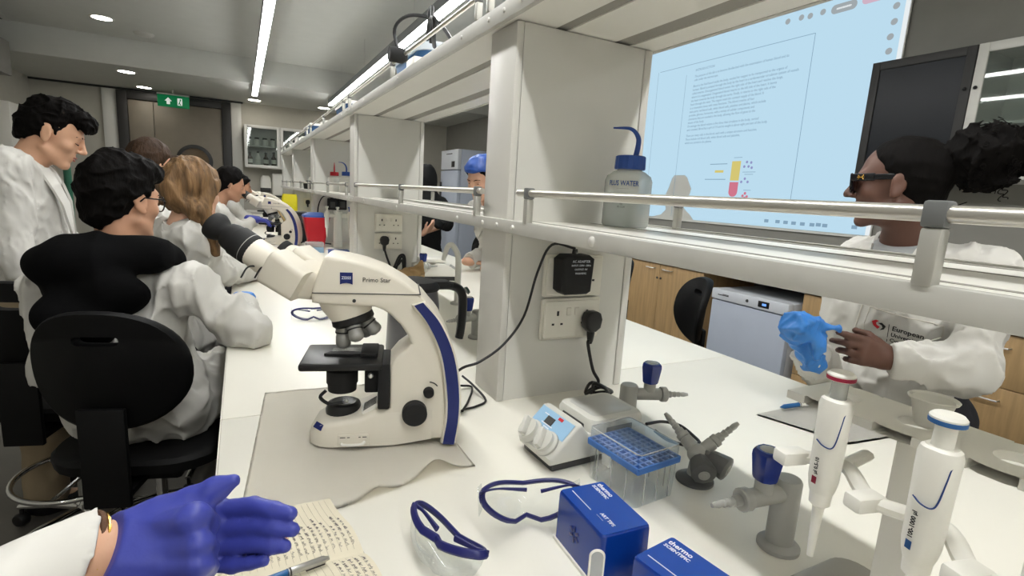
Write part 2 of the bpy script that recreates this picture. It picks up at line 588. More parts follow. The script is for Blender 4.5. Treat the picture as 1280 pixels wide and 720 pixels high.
# exit sign hanging below the ceiling
c0 = py(217, 127, 9.55)
t = thing('exit_sign', 'green emergency exit sign hanging above the brown double door', 'sign', tuple(c0))
b = BM(); box(b, -0.20, 0.20, -0.015, 0.015, -0.085, 0.085, 0.004); obj('panel', b, M_green, t)
b = BM(); box(b, -0.205, 0.205, -0.02, 0.02, 0.085, 0.11, 0.004); box(b, -0.01, 0.01, -0.01, 0.01, 0.11, ZL - c0.z - 0.001); obj('bracket', b, M_alu, t)
b = BM(); prism(b, [(-0.11, 0.0), (-0.065, 0.05), (-0.02, 0.0), (-0.045, 0.0), (-0.045, -0.045), (-0.085, -0.045), (-0.085, 0.0)], -0.019, -0.014); obj('arrow', b, M_signw, t, smooth=False)
b = BM(); prism(b, [(0.05, -0.05), (0.05, 0.05), (0.11, 0.05), (0.11, -0.05)], -0.019, -0.014); obj('doorway_mark', b, M_signw, t, smooth=False)
b = BM(); ball(b, (0.088, -0.02, 0.03), (0.011, 0.004, 0.011)); tube(b, [(0.088, -0.02, 0.02), (0.075, -0.02, -0.01), (0.09, -0.02, -0.045)], 0.007, 6); tube(b, [(0.075, -0.02, -0.01), (0.062, -0.02, -0.04)], 0.006, 6); obj('running_figure', b, M_green, t)

# strip lights and downlights
for (x, lab) in ((0.201, 'long white strip light hanging over the near left side of the bench'), (1.215, 'long white strip light with grey housing hanging above the shelving')):
    t = thing('strip_light', lab, 'light', (x, 0, 2.56))
    b = BM(); box(b, -0.036, 0.036, -2.56, 8.49, 0.006, 0.074, 0.004); obj('housing', b, M_housing, t)
    b = BM(); box(b, -0.031, 0.031, -2.55, 8.48, -0.004, 0.0055); obj('diffuser', b, M_led, t)
    for y in (-1.5, 0.5, 2.4, 4.2, 6.05, 7.5):
        b = BM(); tube(b, [(0, y, 0.07), (0, y, 0.389)], 0.0022, 5); obj('hanging_wire', b, M_steel, t)
for (x, y0, y1, lab) in ((-1.95, -2.55, -0.5, 'added strip light out of view left of the camera, brightening the near bench'), (2.75, -2.55, -0.9, 'added strip light out of view right of the camera, brightening the near bench')):  # two added lamps out of view, put in to brighten the near bench
    t = thing('strip_light', lab, 'light', (x, 0, 2.56))
    b = BM(); box(b, -0.036, 0.036, y0, y1, 0.006, 0.074, 0.004); obj('housing', b, M_housing, t)
    b = BM(); box(b, -0.031, 0.031, y0 + 0.01, y1 - 0.01, -0.004, 0.0055); obj('diffuser', b, M_led, t)
    for y in (y0 + 0.4, y1 - 0.3):
        b = BM(); tube(b, [(0, y, 0.07), (0, y, 0.389)], 0.0022, 5); obj('hanging_wire', b, M_steel, t)
dl = [(pz(127, 22, ZC), 'nearest round downlight in the left part of the ceiling'), (pz(158, 89.5, ZL), 'round downlight in the lowered ceiling, nearer one of the two above the door'),
      (pz(180, 109, ZL), 'small round downlight in the lowered ceiling, nearest the exit sign'), (pz(318, 125, ZL), 'round downlight at the far end of the left strip light'),
      (pz(405, 135, ZL), 'round downlight at the far end of the right strip light')]
proto = None
for p, lab in dl:
    if proto is None:
        proto = thing('downlight', lab, 'light', tuple(p), group='round ceiling downlights')
        b = BM(); lathe(b, [(0.088, -0.001), (0.088, -0.006), (0.108, -0.004), (0.11, 0.0), (0.11, 0.02), (0.088, 0.02)], 28); obj('trim_ring', b, M_white2, proto)
        b = BM(); lathe(b, [(0.0, -0.0045), (0.088, -0.0045), (0.088, 0.01), (0.0, 0.01)], 28); obj('diffuser', b, M_down, proto)
    else:
        dup(proto, tuple(p), None, lab)
for p, lab in ((( -1.2, 4.4, ZC), 'round downlight farther left in the main ceiling, near side'), ((-0.85, 0.35, ZC), 'round downlight in the main ceiling over the left aisle'),
               ((2.65, 0.35, ZC), 'round downlight in the main ceiling before the screen'), ((2.6, 5.6, ZC), 'round downlight in the main ceiling over the right aisle'), ((2.3, 9.0, ZL), 'round downlight in the lowered ceiling by the tall fridge'), ((1.6, -1.4, ZC), 'round downlight behind the near end of the bench')):
    dup(proto, p, None, lab)
# smoke detector and ceiling vent
p = pz(180, 42, ZC)
b = BM(); lathe(b, [(0, -0.03), (0.07, -0.03), (0.095, -0.012), (0.1, 0)], 24); tag(obj('smoke_detector', b, M_alu), 'flat grey round detector on the ceiling beside the nearest downlight', 'detector').location = p
p = pz(4, 21, ZC)
t = thing('ceiling_vent', 'slotted air vent in the ceiling at the far left', 'vent', (p.x - 0.1, p.y, ZC))
b = BM(); box(b, -0.28, 0.13, -0.44, 0.14, -0.005, -0.001, 0.001); obj('frame', b, M_ceil, t)
for k in range(5):
    b = BM(); box(b, -0.24 + 0.07 * k, -0.215 + 0.07 * k, -0.40, 0.10, -0.0065, -0.0045); obj('slot', b, M_blackm, t)

# ================================================================ bench
ys = [-1.4, 1.182, 3.032, 4.882, 6.732, 8.75]
labs = ['near white worktop under the microscope and blue boxes', 'second white worktop from the near end, past the joint', 'third white worktop along the bench', 'fourth white worktop along the bench', 'farthest white worktop of the bench']
for i in range(5):
    t = thing('bench_worktop', labs[i], 'worktop', (0.711, (ys[i] + ys[i + 1]) / 2, B), group='white bench worktops')
    h = (ys[i + 1] - ys[i]) / 2 - 0.0012
    b = BM(); box(b, -0.762, 0.762, -h, h, -0.028, 0.0, 0.0025); obj('slab', b, M_bench, t)
    for s in (-1, 1):
        b = BM(); box(b, s * 0.7645, s * 0.7622, -h, h, -0.027, -0.002); obj('edge_band', b, M_edge, t)
for i in range(5):
    ym = (ys[i] + ys[i + 1]) / 2; h = (ys[i + 1] - ys[i]) / 2
    t = thing('worktop_stand', ['nearest', 'second', 'third', 'fourth', 'farthest'][i] + ' dark bench frame with legs and middle panel, counted from near', 'bench frame', (0.711, ym, 0), group='bench frames')
    b = BM(); box(b, -0.22, 0.22, -h + 0.02, h - 0.02, 0.02, B - 0.03); obj('service_panel', b, M_wallgrey, t)
    for s in (-1, 1):
        b = BM(); box(b, s * 0.70 - 0.02, s * 0.70 + 0.02, -h + 0.005, h - 0.005, B - 0.072, B - 0.0285, 0.003); obj('rail', b, M_darkgrey, t)
    for s in (-1, 1):
        for e in (-1, 1):
            b = BM(); box(b, s * 0.70 - 0.025, s * 0.70 + 0.025, e * (h - 0.045) - 0.025, e * (h - 0.045) + 0.025, 0, B - 0.071, 0.003); obj('leg', b, M_darkgrey, t)

# ================================================================ shelving over the bench
YP = [1.08, 2.93, 4.80, 6.65, 8.36]
PXL, PXR, SX0, SX1 = 0.54, 0.922, 0.518, 0.944
plab = ['nearest white service pillar with two double sockets', 'second white service pillar with two double sockets and coiled cable', 'third white service pillar along the bench behind the pipette stand', 'fourth white service pillar along the bench', 'farthest white service pillar of the bench']
for i, y in enumerate(YP):
    t = thing('service_pillar', plab[i], 'pillar', (PXL, y, B))
    b = BM(); box(b, 0.02, 0.358, 0.0, 0.127, 0, 0.874); obj('panel', b, M_white, t)
    for (x0, x1) in ((0, 0.0185), (0.3595, 0.382)):
        b = BM(); box(b, x0, x1, -0.003, 0.130, 0, 0.874, 0.003); obj('edge_strip', b, M_trimw, t)
YA, YZ = -1.0, 8.5
bays = [YA] + YP[1:4] + [YZ]


def bolt(x, y, z, r=0.0075):
    b = BM(); lathe(b, [(0, 0.004), (r * 0.7, 0.0035), (r, 0.001), (r, -0.001)], 14, TR(x, y, z) @ RY(-PI / 2)); return b


for j, (z0, nm, lab) in enumerate(((1.318, 'lower_shelf', 'lower white shelf with grey front edge, running along the bench'), (1.776, 'upper_shelf', 'upper white shelf with grooved underside, running along the bench'))):
    t = thing(nm, lab, 'shelf', (0.731, 0, z0))
    w = (SX1 - SX0) / 2
    if j == 0:
        b = BM(); box(b, -w + 0.012, w - 0.012, YA, YZ, 0.002, 0.0245); obj('board', b, M_shelf, t)
        b = BM()
        for x0 in (-w + 0.030, -w + 0.075, 0.045, w - 0.055): box(b, x0, x0 + 0.012, YA, YZ, 0.0246, 0.0252)
        obj('groove', b, M_groove, t)
    else:
        edges = [-w + 0.014, -0.090 , -0.058, 0.076, 0.128, w - 0.014]
        for k in (0, 2, 4):
            b = BM(); box(b, edges[k], edges[k + 1], YA, YZ, 0.0, 0.022); obj('board', b, M_shelf, t)
        b = BM()
        for k in (1, 3): box(b, edges[k], edges[k + 1], YA, YZ, 0.003, 0.021)
        obj('groove', b, M_groove, t)
    for s in (-1, 1):
        b = BM(); hh = 0.028 if j == 0 else 0.036
        box(b, s * w - 0.0, s * (w - 0.013), YA, YZ, 0.0 if j == 0 else -0.002, hh, 0.0015); f = obj('front_edge', b, M_alu, t)
        if s < 0:
            for y in YP:
                for dy in (-0.35, -0.06, 0.02, 0.10, 0.27, 0.9):
                    obj('bolt_cover', bolt(-w - 0.0005, y + dy - (0.0 if j else 0.02), hh * 0.5, 0.009 if dy == -0.35 else 0.0055), M_trimw, f)
    # rails in bays, on posts
    zr = 0.088 if j == 0 else 0.090
    for s in (-1, 1):
        for i in range(5):
            y0 = (YP[i - 1] + 0.135 if i else YA + 0.05); y1 = YP[i] - 0.135
            if i == 0 and False: pass
            r = bpy.data.objects.new
            xx = s * (w - 0.006)
            if j == 0:
                pl = [0.231, 0.948] if i == 0 else [y0, y0 + (y1 - y0) * 0.45, y1]
                ends = (y0, pl[-1] + 0.045) if i == 0 else (y0 - 0.03, y1 + 0.03)
            else:
                pl = [y0 + 0.1, y0 + 0.9, y1 + 0.09]; ends = (y0, y1 + 0.12)
                if i == 0: pl = [0.25, 1.19]; ends = (y0, 1.22)
                elif i == 1: pl = [1.26, 2.08, 2.98]; ends = (1.22, 3.02)
            b = BM(); rr = 0.0075 if j == 0 else 0.0065
            tube(b, [(xx, ends[0], zr), (xx, ends[1], zr)], rr, 14); obj('rail', b, M_rail, t)
            for y in pl:
                b = BM(); box(b, xx - 0.008, xx + 0.008, y - 0.0085, y + 0.0085, 0.0255 if j == 0 else 0.0365, zr - 0.012, 0.003); po = obj('post', b, M_post, t)
                b = BM(); box(b, xx - 0.0088, xx + 0.0088, y - 0.0095, y + 0.0095, zr - 0.012, zr + 0.011, 0.003); obj('post_cap', b, M_cap, po)

# ================================================================ right side: cabinets, fridge, screen
XF = 3.0


def base_unit(y0, y1, kind, lab):
    t = thing('base_cabinet', lab, 'cabinet', (XF, (y0 + y1) / 2, 0), group='oak base cabinets along the right wall')
    w = (y1 - y0) / 2
    b = BM(); box(b, 0.021, 0.56, -w + 0.003, w - 0.003, 0.1, 0.925); obj("carcass", b, M_wood, t)
    b = BM(); box(b, 0.05, 0.5, -w + 0.003, w - 0.003, 0.0, 0.0995); obj('plinth', b, M_darkframe, t)
    if kind == 'doors':
        for s in (-1, 1):
            a0, a1 = (-w + 0.004, -0.002) if s < 0 else (0.002, w - 0.004)
            b = BM(); box(b, 0, 0.02, a0, a1, 0.105, 0.923, 0.002); dd = obj('door', b, M_wood, t)
            b = BM(); yy = -0.05 if s < 0 else 0.05
            tube(b, [(0, yy - s * 0.0, 0.885), (-0.022, yy, 0.885), (-0.022, yy + s * 0.09, 0.885), (0, yy + s * 0.09, 0.885)], 0.004, 8); obj('handle', b, M_steel, dd)
            b = BM(); lathe(b, [(0, 0.006), (0.009, 0.005), (0.01, 0)], 12, TR(0, yy * 0.4, 0.81) @ RY(-PI / 2)); obj('lock', b, M_darkgrey, dd)
    else:
        zz = [0.105, 0.42, 0.68, 0.923]
        for a, c in zip(zz, zz[1:]):
            b = BM(); box(b, 0, 0.02, -w + 0.004, w - 0.004, a + 0.002, c - 0.002, 0.002); dd = obj('drawer', b, M_wood, t)
            b = BM(); tube(b, [(0, -0.07, c - 0.06), (-0.024, -0.07, c - 0.06), (-0.024, 0.07, c - 0.06), (0, 0.07, c - 0.06)], 0.004, 8); obj('handle', b, M_steel, dd)
    return t


base_unit(2.70, 3.62, 'doors', 'oak double-door base cabinet just left of the white fridge')
base_unit(3.62, 4.54, 'doors', 'oak double-door base cabinet, second to the left of the white fridge')
base_unit(4.54, 5.46, 'doors', 'oak double-door base cabinet, third to the left of the white fridge')
base_unit(1.42, 1.93, 'drawers', 'oak drawer cabinet just right of the white fridge')
base_unit(0.62, 1.42, 'drawers', 'oak drawer cabinet behind the woman with the hair bun')
base_unit(-0.2, 0.62, 'drawers', 'oak drawer cabinet at the near right end of the wall')
b = BM(); box(b, XF - 0.02, XW - 0.001, -0.22, 5.5, 0.928, 0.962, 0.003); tag(obj('wall_counter', b, M_white), 'white counter along the right wall above the oak cabinets', 'worktop')
t = thing('undercounter_fridge', 'low white fridge with a dark display between the oak cabinets', 'fridge', (XF - 0.03, 2.28, 0))
b = BM(); box(b, 0.045, 0.56, -0.295, 0.295, 0.03, 0.84, 0.004); obj('body', b, M_fridge, t)
b = BM(); box(b, 0.0, 0.042, -0.297, 0.297, 0.06, 0.762, 0.006); obj('door', b, M_fridgeg, t)
b = BM(); box(b, -0.012, 0.045, -0.297, 0.297, 0.768, 0.842, 0.008); cp = obj('control_strip', b, M_fridge, t)
b = BM(); box(b, -0.0135, -0.0118, -0.165, -0.085, 0.785, 0.825, 0.002); obj('display', b, M_black, cp)
b = BM(); box(b, -0.0142, -0.0134, -0.145, -0.115, 0.797, 0.812); obj('digits', b, emis('display_blue', (120, 170, 255), 1.2), cp)
b = BM(); lathe(b, [(0, 0.004), (0.010, 0.003), (0.011, 0)], 14, TR(-0.0125, 0.0, 0.805) @ RY(-PI / 2)); obj('lock', b, M_darkgrey, cp)
b = BM(); box(b, -0.0135, -0.012, 0.15, 0.24, 0.80, 0.806); box(b, -0.0135, -0.012, 0.15, 0.20, 0.808, 0.812); obj('maker_mark', b, M_darkgrey, cp)
for s in (-1, 1):
    for e in (0.08, 0.5):
        b = BM(); lathe(b, [(0.018, 0), (0.018, 0.029)], 10, TR(e, s * 0.26, 0)); obj('foot', b, M_black, t)


def upper_unit(y0, y1, dark, lab):
    t = thing('glazed_wall_cabinet', lab, 'cabinet', (3.25, (y0 + y1) / 2, 1.61)); w = (y1 - y0) / 2; h = 0.66
    ml = M_darkframe if dark else M_white
    b = BM(); box(b, 0.03, 0.349, -w, w, 0, 0.02); box(b, 0.03, 0.349, -w, w, h - 0.02, h); box(b, 0.03, 0.349, -w, -w + 0.018, 0.02, h - 0.02); box(b, 0.03, 0.349, w - 0.018, w, 0.02, h - 0.02); box(b, 0.335, 0.349, -w + 0.018, w - 0.018, 0.02, h - 0.02)
    obj('carcass', b, ml, t)
    b = BM(); box(b, 0.04, 0.33, -w + 0.02, w - 0.02, 0.27, 0.285); obj('shelf_board', b, M_wallgrey if dark else M_white, t)
    b = BM(); f = 0.045
    box(b, 0, 0.022, -w + 0.002, -w + f, 0.002, h - 0.002, 0.002); box(b, 0, 0.022, w - f, w - 0.002, 0.002, h - 0.002, 0.002); box(b, 0, 0.022, -w + f, w - f, 0.002, f, 0.002); box(b, 0, 0.022, -w + f, w - f, h - f, h - 0.002, 0.002)
    dd = obj('door', b, M_darkframe if dark else M_alu, t)
    b = BM(); box(b, 0.008, 0.014, -w + f, w - f, f, h - f); obj('pane', b, M_dglass if dark else M_glass, dd)
    b = BM(); ball(b, (-0.008, w - 0.022 if not dark else -w + 0.022, 0.45), 0.009); obj('knob', b, M_black, dd)
    return t


upper_unit(0.86, 1.405, False, 'pale glazed wall cabinet, nearer of the two pale ones at upper right')
upper_unit(0.30, 0.86, False, 'pale glazed wall cabinet at the near end of the right wall')
upper_unit(1.405, 1.90, True, 'dark glazed wall cabinet between the screen and the pale cabinets')

# projection screen
XS = 3.572
t = thing('projection_screen', 'large bright projection screen showing a page of text on the right wall', 'screen', (XS, 3.24, 1.28))
b = BM(); box(b, 0.006, 0.02, -1.315, 1.30, -0.02, 1.60, 0.002); obj('backing', b, M_white, t)
def sc(u, v):
    q = px(u, v, XS); return (q.y - 3.24, q.z - 1.28)
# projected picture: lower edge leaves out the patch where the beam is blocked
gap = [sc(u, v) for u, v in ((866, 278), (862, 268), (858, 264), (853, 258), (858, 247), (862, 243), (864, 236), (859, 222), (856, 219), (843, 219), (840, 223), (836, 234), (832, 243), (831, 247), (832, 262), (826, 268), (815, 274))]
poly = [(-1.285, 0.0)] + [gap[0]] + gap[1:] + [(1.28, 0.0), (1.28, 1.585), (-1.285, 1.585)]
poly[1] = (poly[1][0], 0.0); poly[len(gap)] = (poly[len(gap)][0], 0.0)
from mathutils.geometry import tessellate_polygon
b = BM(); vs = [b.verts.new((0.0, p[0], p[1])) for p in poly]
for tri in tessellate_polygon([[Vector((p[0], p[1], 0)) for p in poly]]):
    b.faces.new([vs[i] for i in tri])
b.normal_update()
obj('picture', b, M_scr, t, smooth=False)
b = BM(); box(b, -0.0012, 0.0, -1.312, -1.285, 0.0, 1.585); obj('bright_margin', b, M_scrw, t)
mt = lambda y, z: TR(XS - 0.0015, y, z) @ Matrix(((0, 0, -1, 0), (-1, 0, 0, 0), (0, 1, 0, 0), (0, 0, 0, 1)))
b = BM()
def hl(y0, y1, z0, z1, bm): box(bm, XS - 0.0015, XS - 0.0008, y0, y1, z0, z1)
hl(2.508, 2.512, 1.40, 2.632, b); hl(2.51, 4.04, 2.629, 2.633, b); hl(3.692, 3.695, 1.30, 2.55, b); hl(4.06, 4.063, 1.3, 2.63, b)
obj('page_border', b, M_scrtext, t, world=True)
lines = ['INTRODUCTION', '', 'The purpose of this lab is to become familiarized with the examination of human blood and its', 'cells under the microscope.', '',
         'Blood is the fluid found inside the body, needed for oxygen to be transported to the organs of', 'humans. Blood is pumped through the body by the heart in a cardiovascular circulation system of vessels', 'called arteries. Deoxygenated blood enters the right side of the heart and reaches the lungs,',
         'where it is oxygenated. Oxygenated blood returns to the left side of the heart. It leaves', 'the heart towards the body through the aorta. Finally, it returns to the right side of the', 'heart through the veins. The organs need this constant supply of the blood. It', 'is a connective tissue with many functions. The blood consists of four',
         'main parts: red blood cells, white blood cells, platelets and plasma, which include', 'proteins, glucose, hormones, with a variety of cellular components and', 'structures that are needed in the body, allowing the flow of gases to the', 'tissues of the body.', 'On average the blood volume is five litres that circulates in the body, carried', 'and renewed. Blood has a pH of 7.4 and its weight is about eight percent of the body.', '',
         'There are many cells in the blood, each with a unique structure and function.', 'These include red blood cells, white blood cells and platelets,', 'which are carried in the plasma.']
zz = 2.572
for i, s in enumerate(lines):
    if s:
        text('page_text', s, 0.0275, mt(3.59 + 0.03 * (i / 20), zz), M_scrtext, t, sx=0.86 if i != 0 else 1.0)
    zz -= 0.031 if i not in (1, 4, 18) else 0.020
b = BM(); YT = 3.03
prism(b, [(-0.043, 0.13), (-0.043, 0.285), (0.043, 0.285), (0.043, 0.13)], XS - 0.0015, XS - 0.0005, TR(0, YT, 1.495) @ Matrix(((0, 1, 0, 0), (1, 0, 0, 0), (0, 0, 1, 0), (0, 0, 0, 1)))); obj('tube_plasma', b, M_scry, t, world=True, smooth=False)
b = BM(); prism(b, [(-0.043, 0.118), (0.043, 0.118)] + [(0.043 * math.cos(a), 0.04 + 0.04 * math.sin(a)) for a in np.linspace(0, -PI, 12)], XS - 0.0015, XS - 0.0005, TR(0, YT, 1.495) @ Matrix(((0, 1, 0, 0), (1, 0, 0, 0), (0, 0, 1, 0), (0, 0, 0, 1)))); obj('tube_cells', b, M_scrr, t, world=True, smooth=False)
b = BM(); hl(3.15, 3.24, 1.69, 1.71, b); obj('yellow_tag', b, M_scry, t, world=True)
b = BM(); hl(3.12, 3.30, 1.758, 1.764, b); hl(3.12, 3.34, 1.632, 1.638, b); hl(2.84, 2.96, 1.69, 1.694, b); hl(2.86, 2.94, 1.672, 1.676, b); hl(2.86, 2.93, 1.548, 1.552, b); hl(2.98, 3.06, 1.806, 1.81, b); obj('figure_caption', b, M_scrtext, t, world=True)
b = BM()
for (y, z) in ((2.93, 1.77), (2.89, 1.765), (2.95, 1.735), (2.91, 1.735), (2.88, 1.725), (2.93, 1.64), (2.96, 1.615), (2.90, 1.615)):
    lathe(b, [(0, 0.0005), (0.011, 0.0005), (0.011, 0)], 8, TR(XS - 0.001, y, z) @ RY(-PI / 2))
obj('cell_dots', b, M_scrp, t, world=True)
b = BM()
for (y, z) in ((2.91, 1.525), (2.93, 1.505), (2.89, 1.5), (2.91, 1.488)):
    lathe(b, [(0, 0.0005), (0.012, 0.0005), (0.012, 0)], 8, TR(XS - 0.001, y, z) @ RY(-PI / 2))
obj('cell_dots', b, M_scrr, t, world=True)
def pill(yc, zc, w, h, m, nm):
    b = BM(); prism(b, rrect(w, h, h * 0.48), XS - 0.0016, XS - 0.0005, TR(0, yc, zc) @ Matrix(((0, 1, 0, 0), (1, 0, 0, 0), (0, 0, 1, 0), (0, 0, 0, 1)))); return obj(nm, b, m, t, world=True, smooth=False)
pill(2.335, 2.752, 0.17, 0.058, M_scrpill, 'toolbar_button'); pill(2.335, 2.752, 0.10, 0.012, M_scrw, 'toolbar_mark'); pill(2.13, 2.76, 0.18, 0.058, M_scrpink, 'toolbar_button')
for (u, v) in ((1013, 20), (1029, 15), (1002, 22), (985, 27), (1121, 7), (1118, 27), (1113, 46), (1111, 64)):
    q = px(u, v, XS)
    b = BM(); lathe(b, [(0.014, 0.0), (0.014, 0.0006), (0.020, 0.0006), (0.020, 0)], 14, TR(XS - 0.001, q.y, q.z) @ RY(-PI / 2)); obj('toolbar_icon', b, M_scrpill, t, world=True)
for (u, v) in ((958, 276), (972, 277), (982, 278), (992, 279), (1003, 280), (1015, 281), (1023, 281), (1031, 282), (1068, 284)):
    q = px(u, v, XS)
    b = BM(); box(b, XS - 0.0015, XS - 0.0008, q.y - 0.018, q.y + 0.018, q.z - 0.012, q.z + 0.012, 0.0002); obj('taskbar_icon', b, M_scrtext, t, world=True)

# tall fridge at the back right
t = thing('tall_fridge', 'tall pale blue-grey fridge with black display far behind the shelving', 'fridge', (2.95, 8.03, 0))
b = BM(); box(b, 0.06, 0.645, -0.38, 0.38, 0.08, 2.05, 0.006); obj('body', b, M_fridgeg, t)
b = BM(); box(b, 0, 0.058, -0.378, 0.378, 0.10, 1.73, 0.006); dd = obj('door', b, M_fridgeg, t)
b = BM(); box(b, -0.03, 0.0, 0.31, 0.345, 0.9, 1.55, 0.006); obj('handle', b, M_darkgrey, dd)
b = BM(); box(b, 0, 0.058, -0.378, 0.378, 1.745, 2.048, 0.006); hd = obj('header_panel', b, M_fridge, t)
b = BM(); box(b, -0.003, 0.001, -0.25, -0.11, 1.78, 1.87, 0.002); obj('display', b, M_black, hd)
b = BM(); box(b, -0.003, 0.001, -0.13, 0.13, 1.98, 1.995); obj('maker_mark', b, M_darkgrey, hd)
for s in (-1, 1):
    for e in (0.1, 0.6):
        b = BM(); lathe(b, [(0.03, 0), (0.03, 0.08)], 10, TR(e, s * 0.33, 0)); obj('foot', b, M_black, t)

# glazed cabinet and counter on the back wall
t = thing('glazed_back_cabinet', 'white glazed wall cabinet with bottles, on the back wall beside the door', 'cabinet', (0.59, 9.66, 1.60))
w, h = 0.53, 0.67
b = BM(); box(b, -w, w, 0.02, 0.339, 0, 0.05); box(b, -w, w, 0.02, 0.339, h - 0.02, h); box(b, -w, -w + 0.018, 0.02, 0.339, 0.05, h - 0.02); box(b, w - 0.018, w, 0.02, 0.339, 0.05, h - 0.02); box(b, -w + 0.018, w - 0.018, 0.325, 0.339, 0.05, h - 0.02); obj('carcass', b, M_white, t)
b = BM(); box(b, -w + 0.02, w - 0.02, 0.05, 0.325, 0.34, 0.36); obj('shelf_board', b, M_white, t)
for s in (-1, 1):
    x0, x1 = (-w, -0.003) if s < 0 else (0.003, w)
    b = BM(); f = 0.045
    box(b, x0, x0 + f, 0, 0.018, 0.0, h, 0.002); box(b, x1 - f, x1, 0, 0.018, 0, h, 0.002); box(b, x0 + f, x1 - f, 0, 0.018, 0, f, 0.002); box(b, x0 + f, x1 - f, 0, 0.018, h - f, h, 0.002); dd = obj('door', b, M_white, t)
    b = BM(); box(b, x0 + f, x1 - f, 0.006, 0.011, f, h - f); obj('pane', b, M_glass, dd)
rs = random.Random(3)
ordn = ['first', 'second', 'third', 'fourth', 'fifth', 'sixth', 'seventh', 'eighth', 'ninth']
for k in range(8):
    x = 0.13 + k * 0.118
    t = thing('glass_jar', 'small clear jar on the upper shelf of the back cabinet, %s from the left' % ordn[k], 'jar', (x, 9.78, 1.9605), group='jars in the back cabinet')
    b = BM(); lathe(b, [(0.0, 0.0), (0.042, 0), (0.045, 0.01), (0.045, 0.08), (0.035, 0.095), (0.03, 0.1)], 14); obj('body', b, M_white2, t)
    b = BM(); lathe(b, [(0.034, 0.1), (0.034, 0.125), (0, 0.127)], 14); obj('lid', b, M_darkgrey, t)
for k in range(8):
    x = 0.14 + k * 0.118; am = k in (0, 2, 3, 5, 7); hh = 0.16 + 0.05 * rs.random()
    t = thing('reagent_bottle', '%s bottle on the lower shelf of the back cabinet, %s from the left' % ('dark' if am else 'white', ordn[k]), 'bottle', (x, 9.78, 1.6505), group='bottles in the back cabinet')
    b = BM(); lathe(b, [(0, 0), (0.036, 0), (0.04, 0.008), (0.04, hh * 0.62), (0.018, hh * 0.8), (0.016, hh)], 14); obj('body', b, M_amber if am else M_white2, t)
    b = BM(); lathe(b, [(0.02, hh), (0.02, hh + 0.03), (0, hh + 0.031)], 12); obj('cap', b, M_black, t)
    b = BM(); lathe(b, [(0.0405, hh * 0.15), (0.0408, hh * 0.5)], 14, caps=False); obj('label_band', b, M_label, t)
b = BM(); box(b, 0.06, 2.2, 9.36, 9.97, 0.87, 0.90, 0.003); tag(obj('back_counter', b, M_white), 'white counter on the back wall below the glazed cabinet', 'worktop')
for k in range(3):
    t = thing('back_base_cabinet', 'white base cabinet under the back counter, %s from the door' % ordn[k], 'cabinet', (0.42 + 0.7 * k, 9.68, 0), group='white base cabinets on the back wall')
    b = BM(); box(b, -0.345, 0.345, -0.26, 0.28, 0.08, 0.868); obj('carcass', b, M_white, t)
    b = BM(); box(b, -0.343, 0.343, -0.28, -0.261, 0.09, 0.866, 0.002); dd = obj('door', b, M_white, t)
    b = BM(); tube(b, [(0.2, -0.28, 0.8), (0.2, -0.305, 0.8), (0.3, -0.305, 0.8), (0.3, -0.28, 0.8)], 0.005); obj('handle', b, M_steel, dd)
    b = BM(); box(b, -0.345, 0.345, -0.22, 0.28, 0.0, 0.079); obj('plinth', b, M_darkframe, t)
q = py(332, 231, 9.93)
t = thing('soap_dispenser', 'white domed wall dispenser with grey base below the back cabinet', 'dispenser', (q.x, 9.985, q.z - 0.12))
b = BM(); loft(b, [[(p[0], p[1] * 0.5 - 0.07, z) for p in rrect(s * 0.17, s * 0.2, 0.05 * s)] for z, s in ((0.07, 1), (0.16, 1), (0.24, 0.85), (0.275, 0.5))]); obj('cover', b, M_white2, t)
b = BM(); box(b, -0.08, 0.08, -0.115, -0.012, 0, 0.0695, 0.01); obj('base', b, M_darkgrey, t)
q = py(351, 232, 9.93)
t = thing('towel_dispenser', 'white upright paper dispenser on the back wall next to the shelving', 'dispenser', (q.x, 9.985, q.z - 0.2))
b = BM(); box(b, -0.14, 0.14, -0.14, 0, 0.03, 0.40, 0.03); obj('body', b, M_white2, t)
b = BM(); box(b, -0.11, 0.11, -0.11, -0.02, 0, 0.0295, 0.004); obj('paper_slot', b, M_darkgrey, t)

# left wall fittings
q0 = px(0, 115, -2.58); q1 = px(33, 170, -2.58)
t = thing('wall_poster_box', 'white wall box with a small red mark at the far left', 'box', (XL, (q0.y + q1.y) / 2, 1.60))
b = BM(); box(b, 0.001, 0.16, -0.55, 0.42, 0.0, 0.56, 0.012); obj('body', b, M_white2, t)
b = BM(); box(b, 0.16, 0.162, -0.40, -0.22, 0.37, 0.39); obj('red_mark', b, M_red, t)
b = BM(); box(b, 0.03, 0.15, -0.5, 0.36, -0.12, -0.0005, 0.01); obj('lower_tray', b, M_darkgrey, t)
b = BM(); box(b, XL + 0.001, XL + 0.42, 6.3, 7.9, 2.36, 2.72, 0.01); tag(obj('duct_box', b, M_wallgrey), 'grey boxed duct under the ceiling at the far left', 'duct')
t = thing('green_pole', 'slim green pole standing behind the man at left', 'pole', (-1.05, 4.6, 0))
b = BM(); tube(b, [(0, 0, 0.03), (0, 0, 1.42)], 0.022, 10); obj('shaft', b, mat('pole_green', (28, 84, 62), 0.5, var=0.1), t)
b = BM(); lathe(b, [(0, 0), (0.16, 0), (0.16, 0.02), (0.03, 0.035)], 20); obj('foot', b, M_black, t)

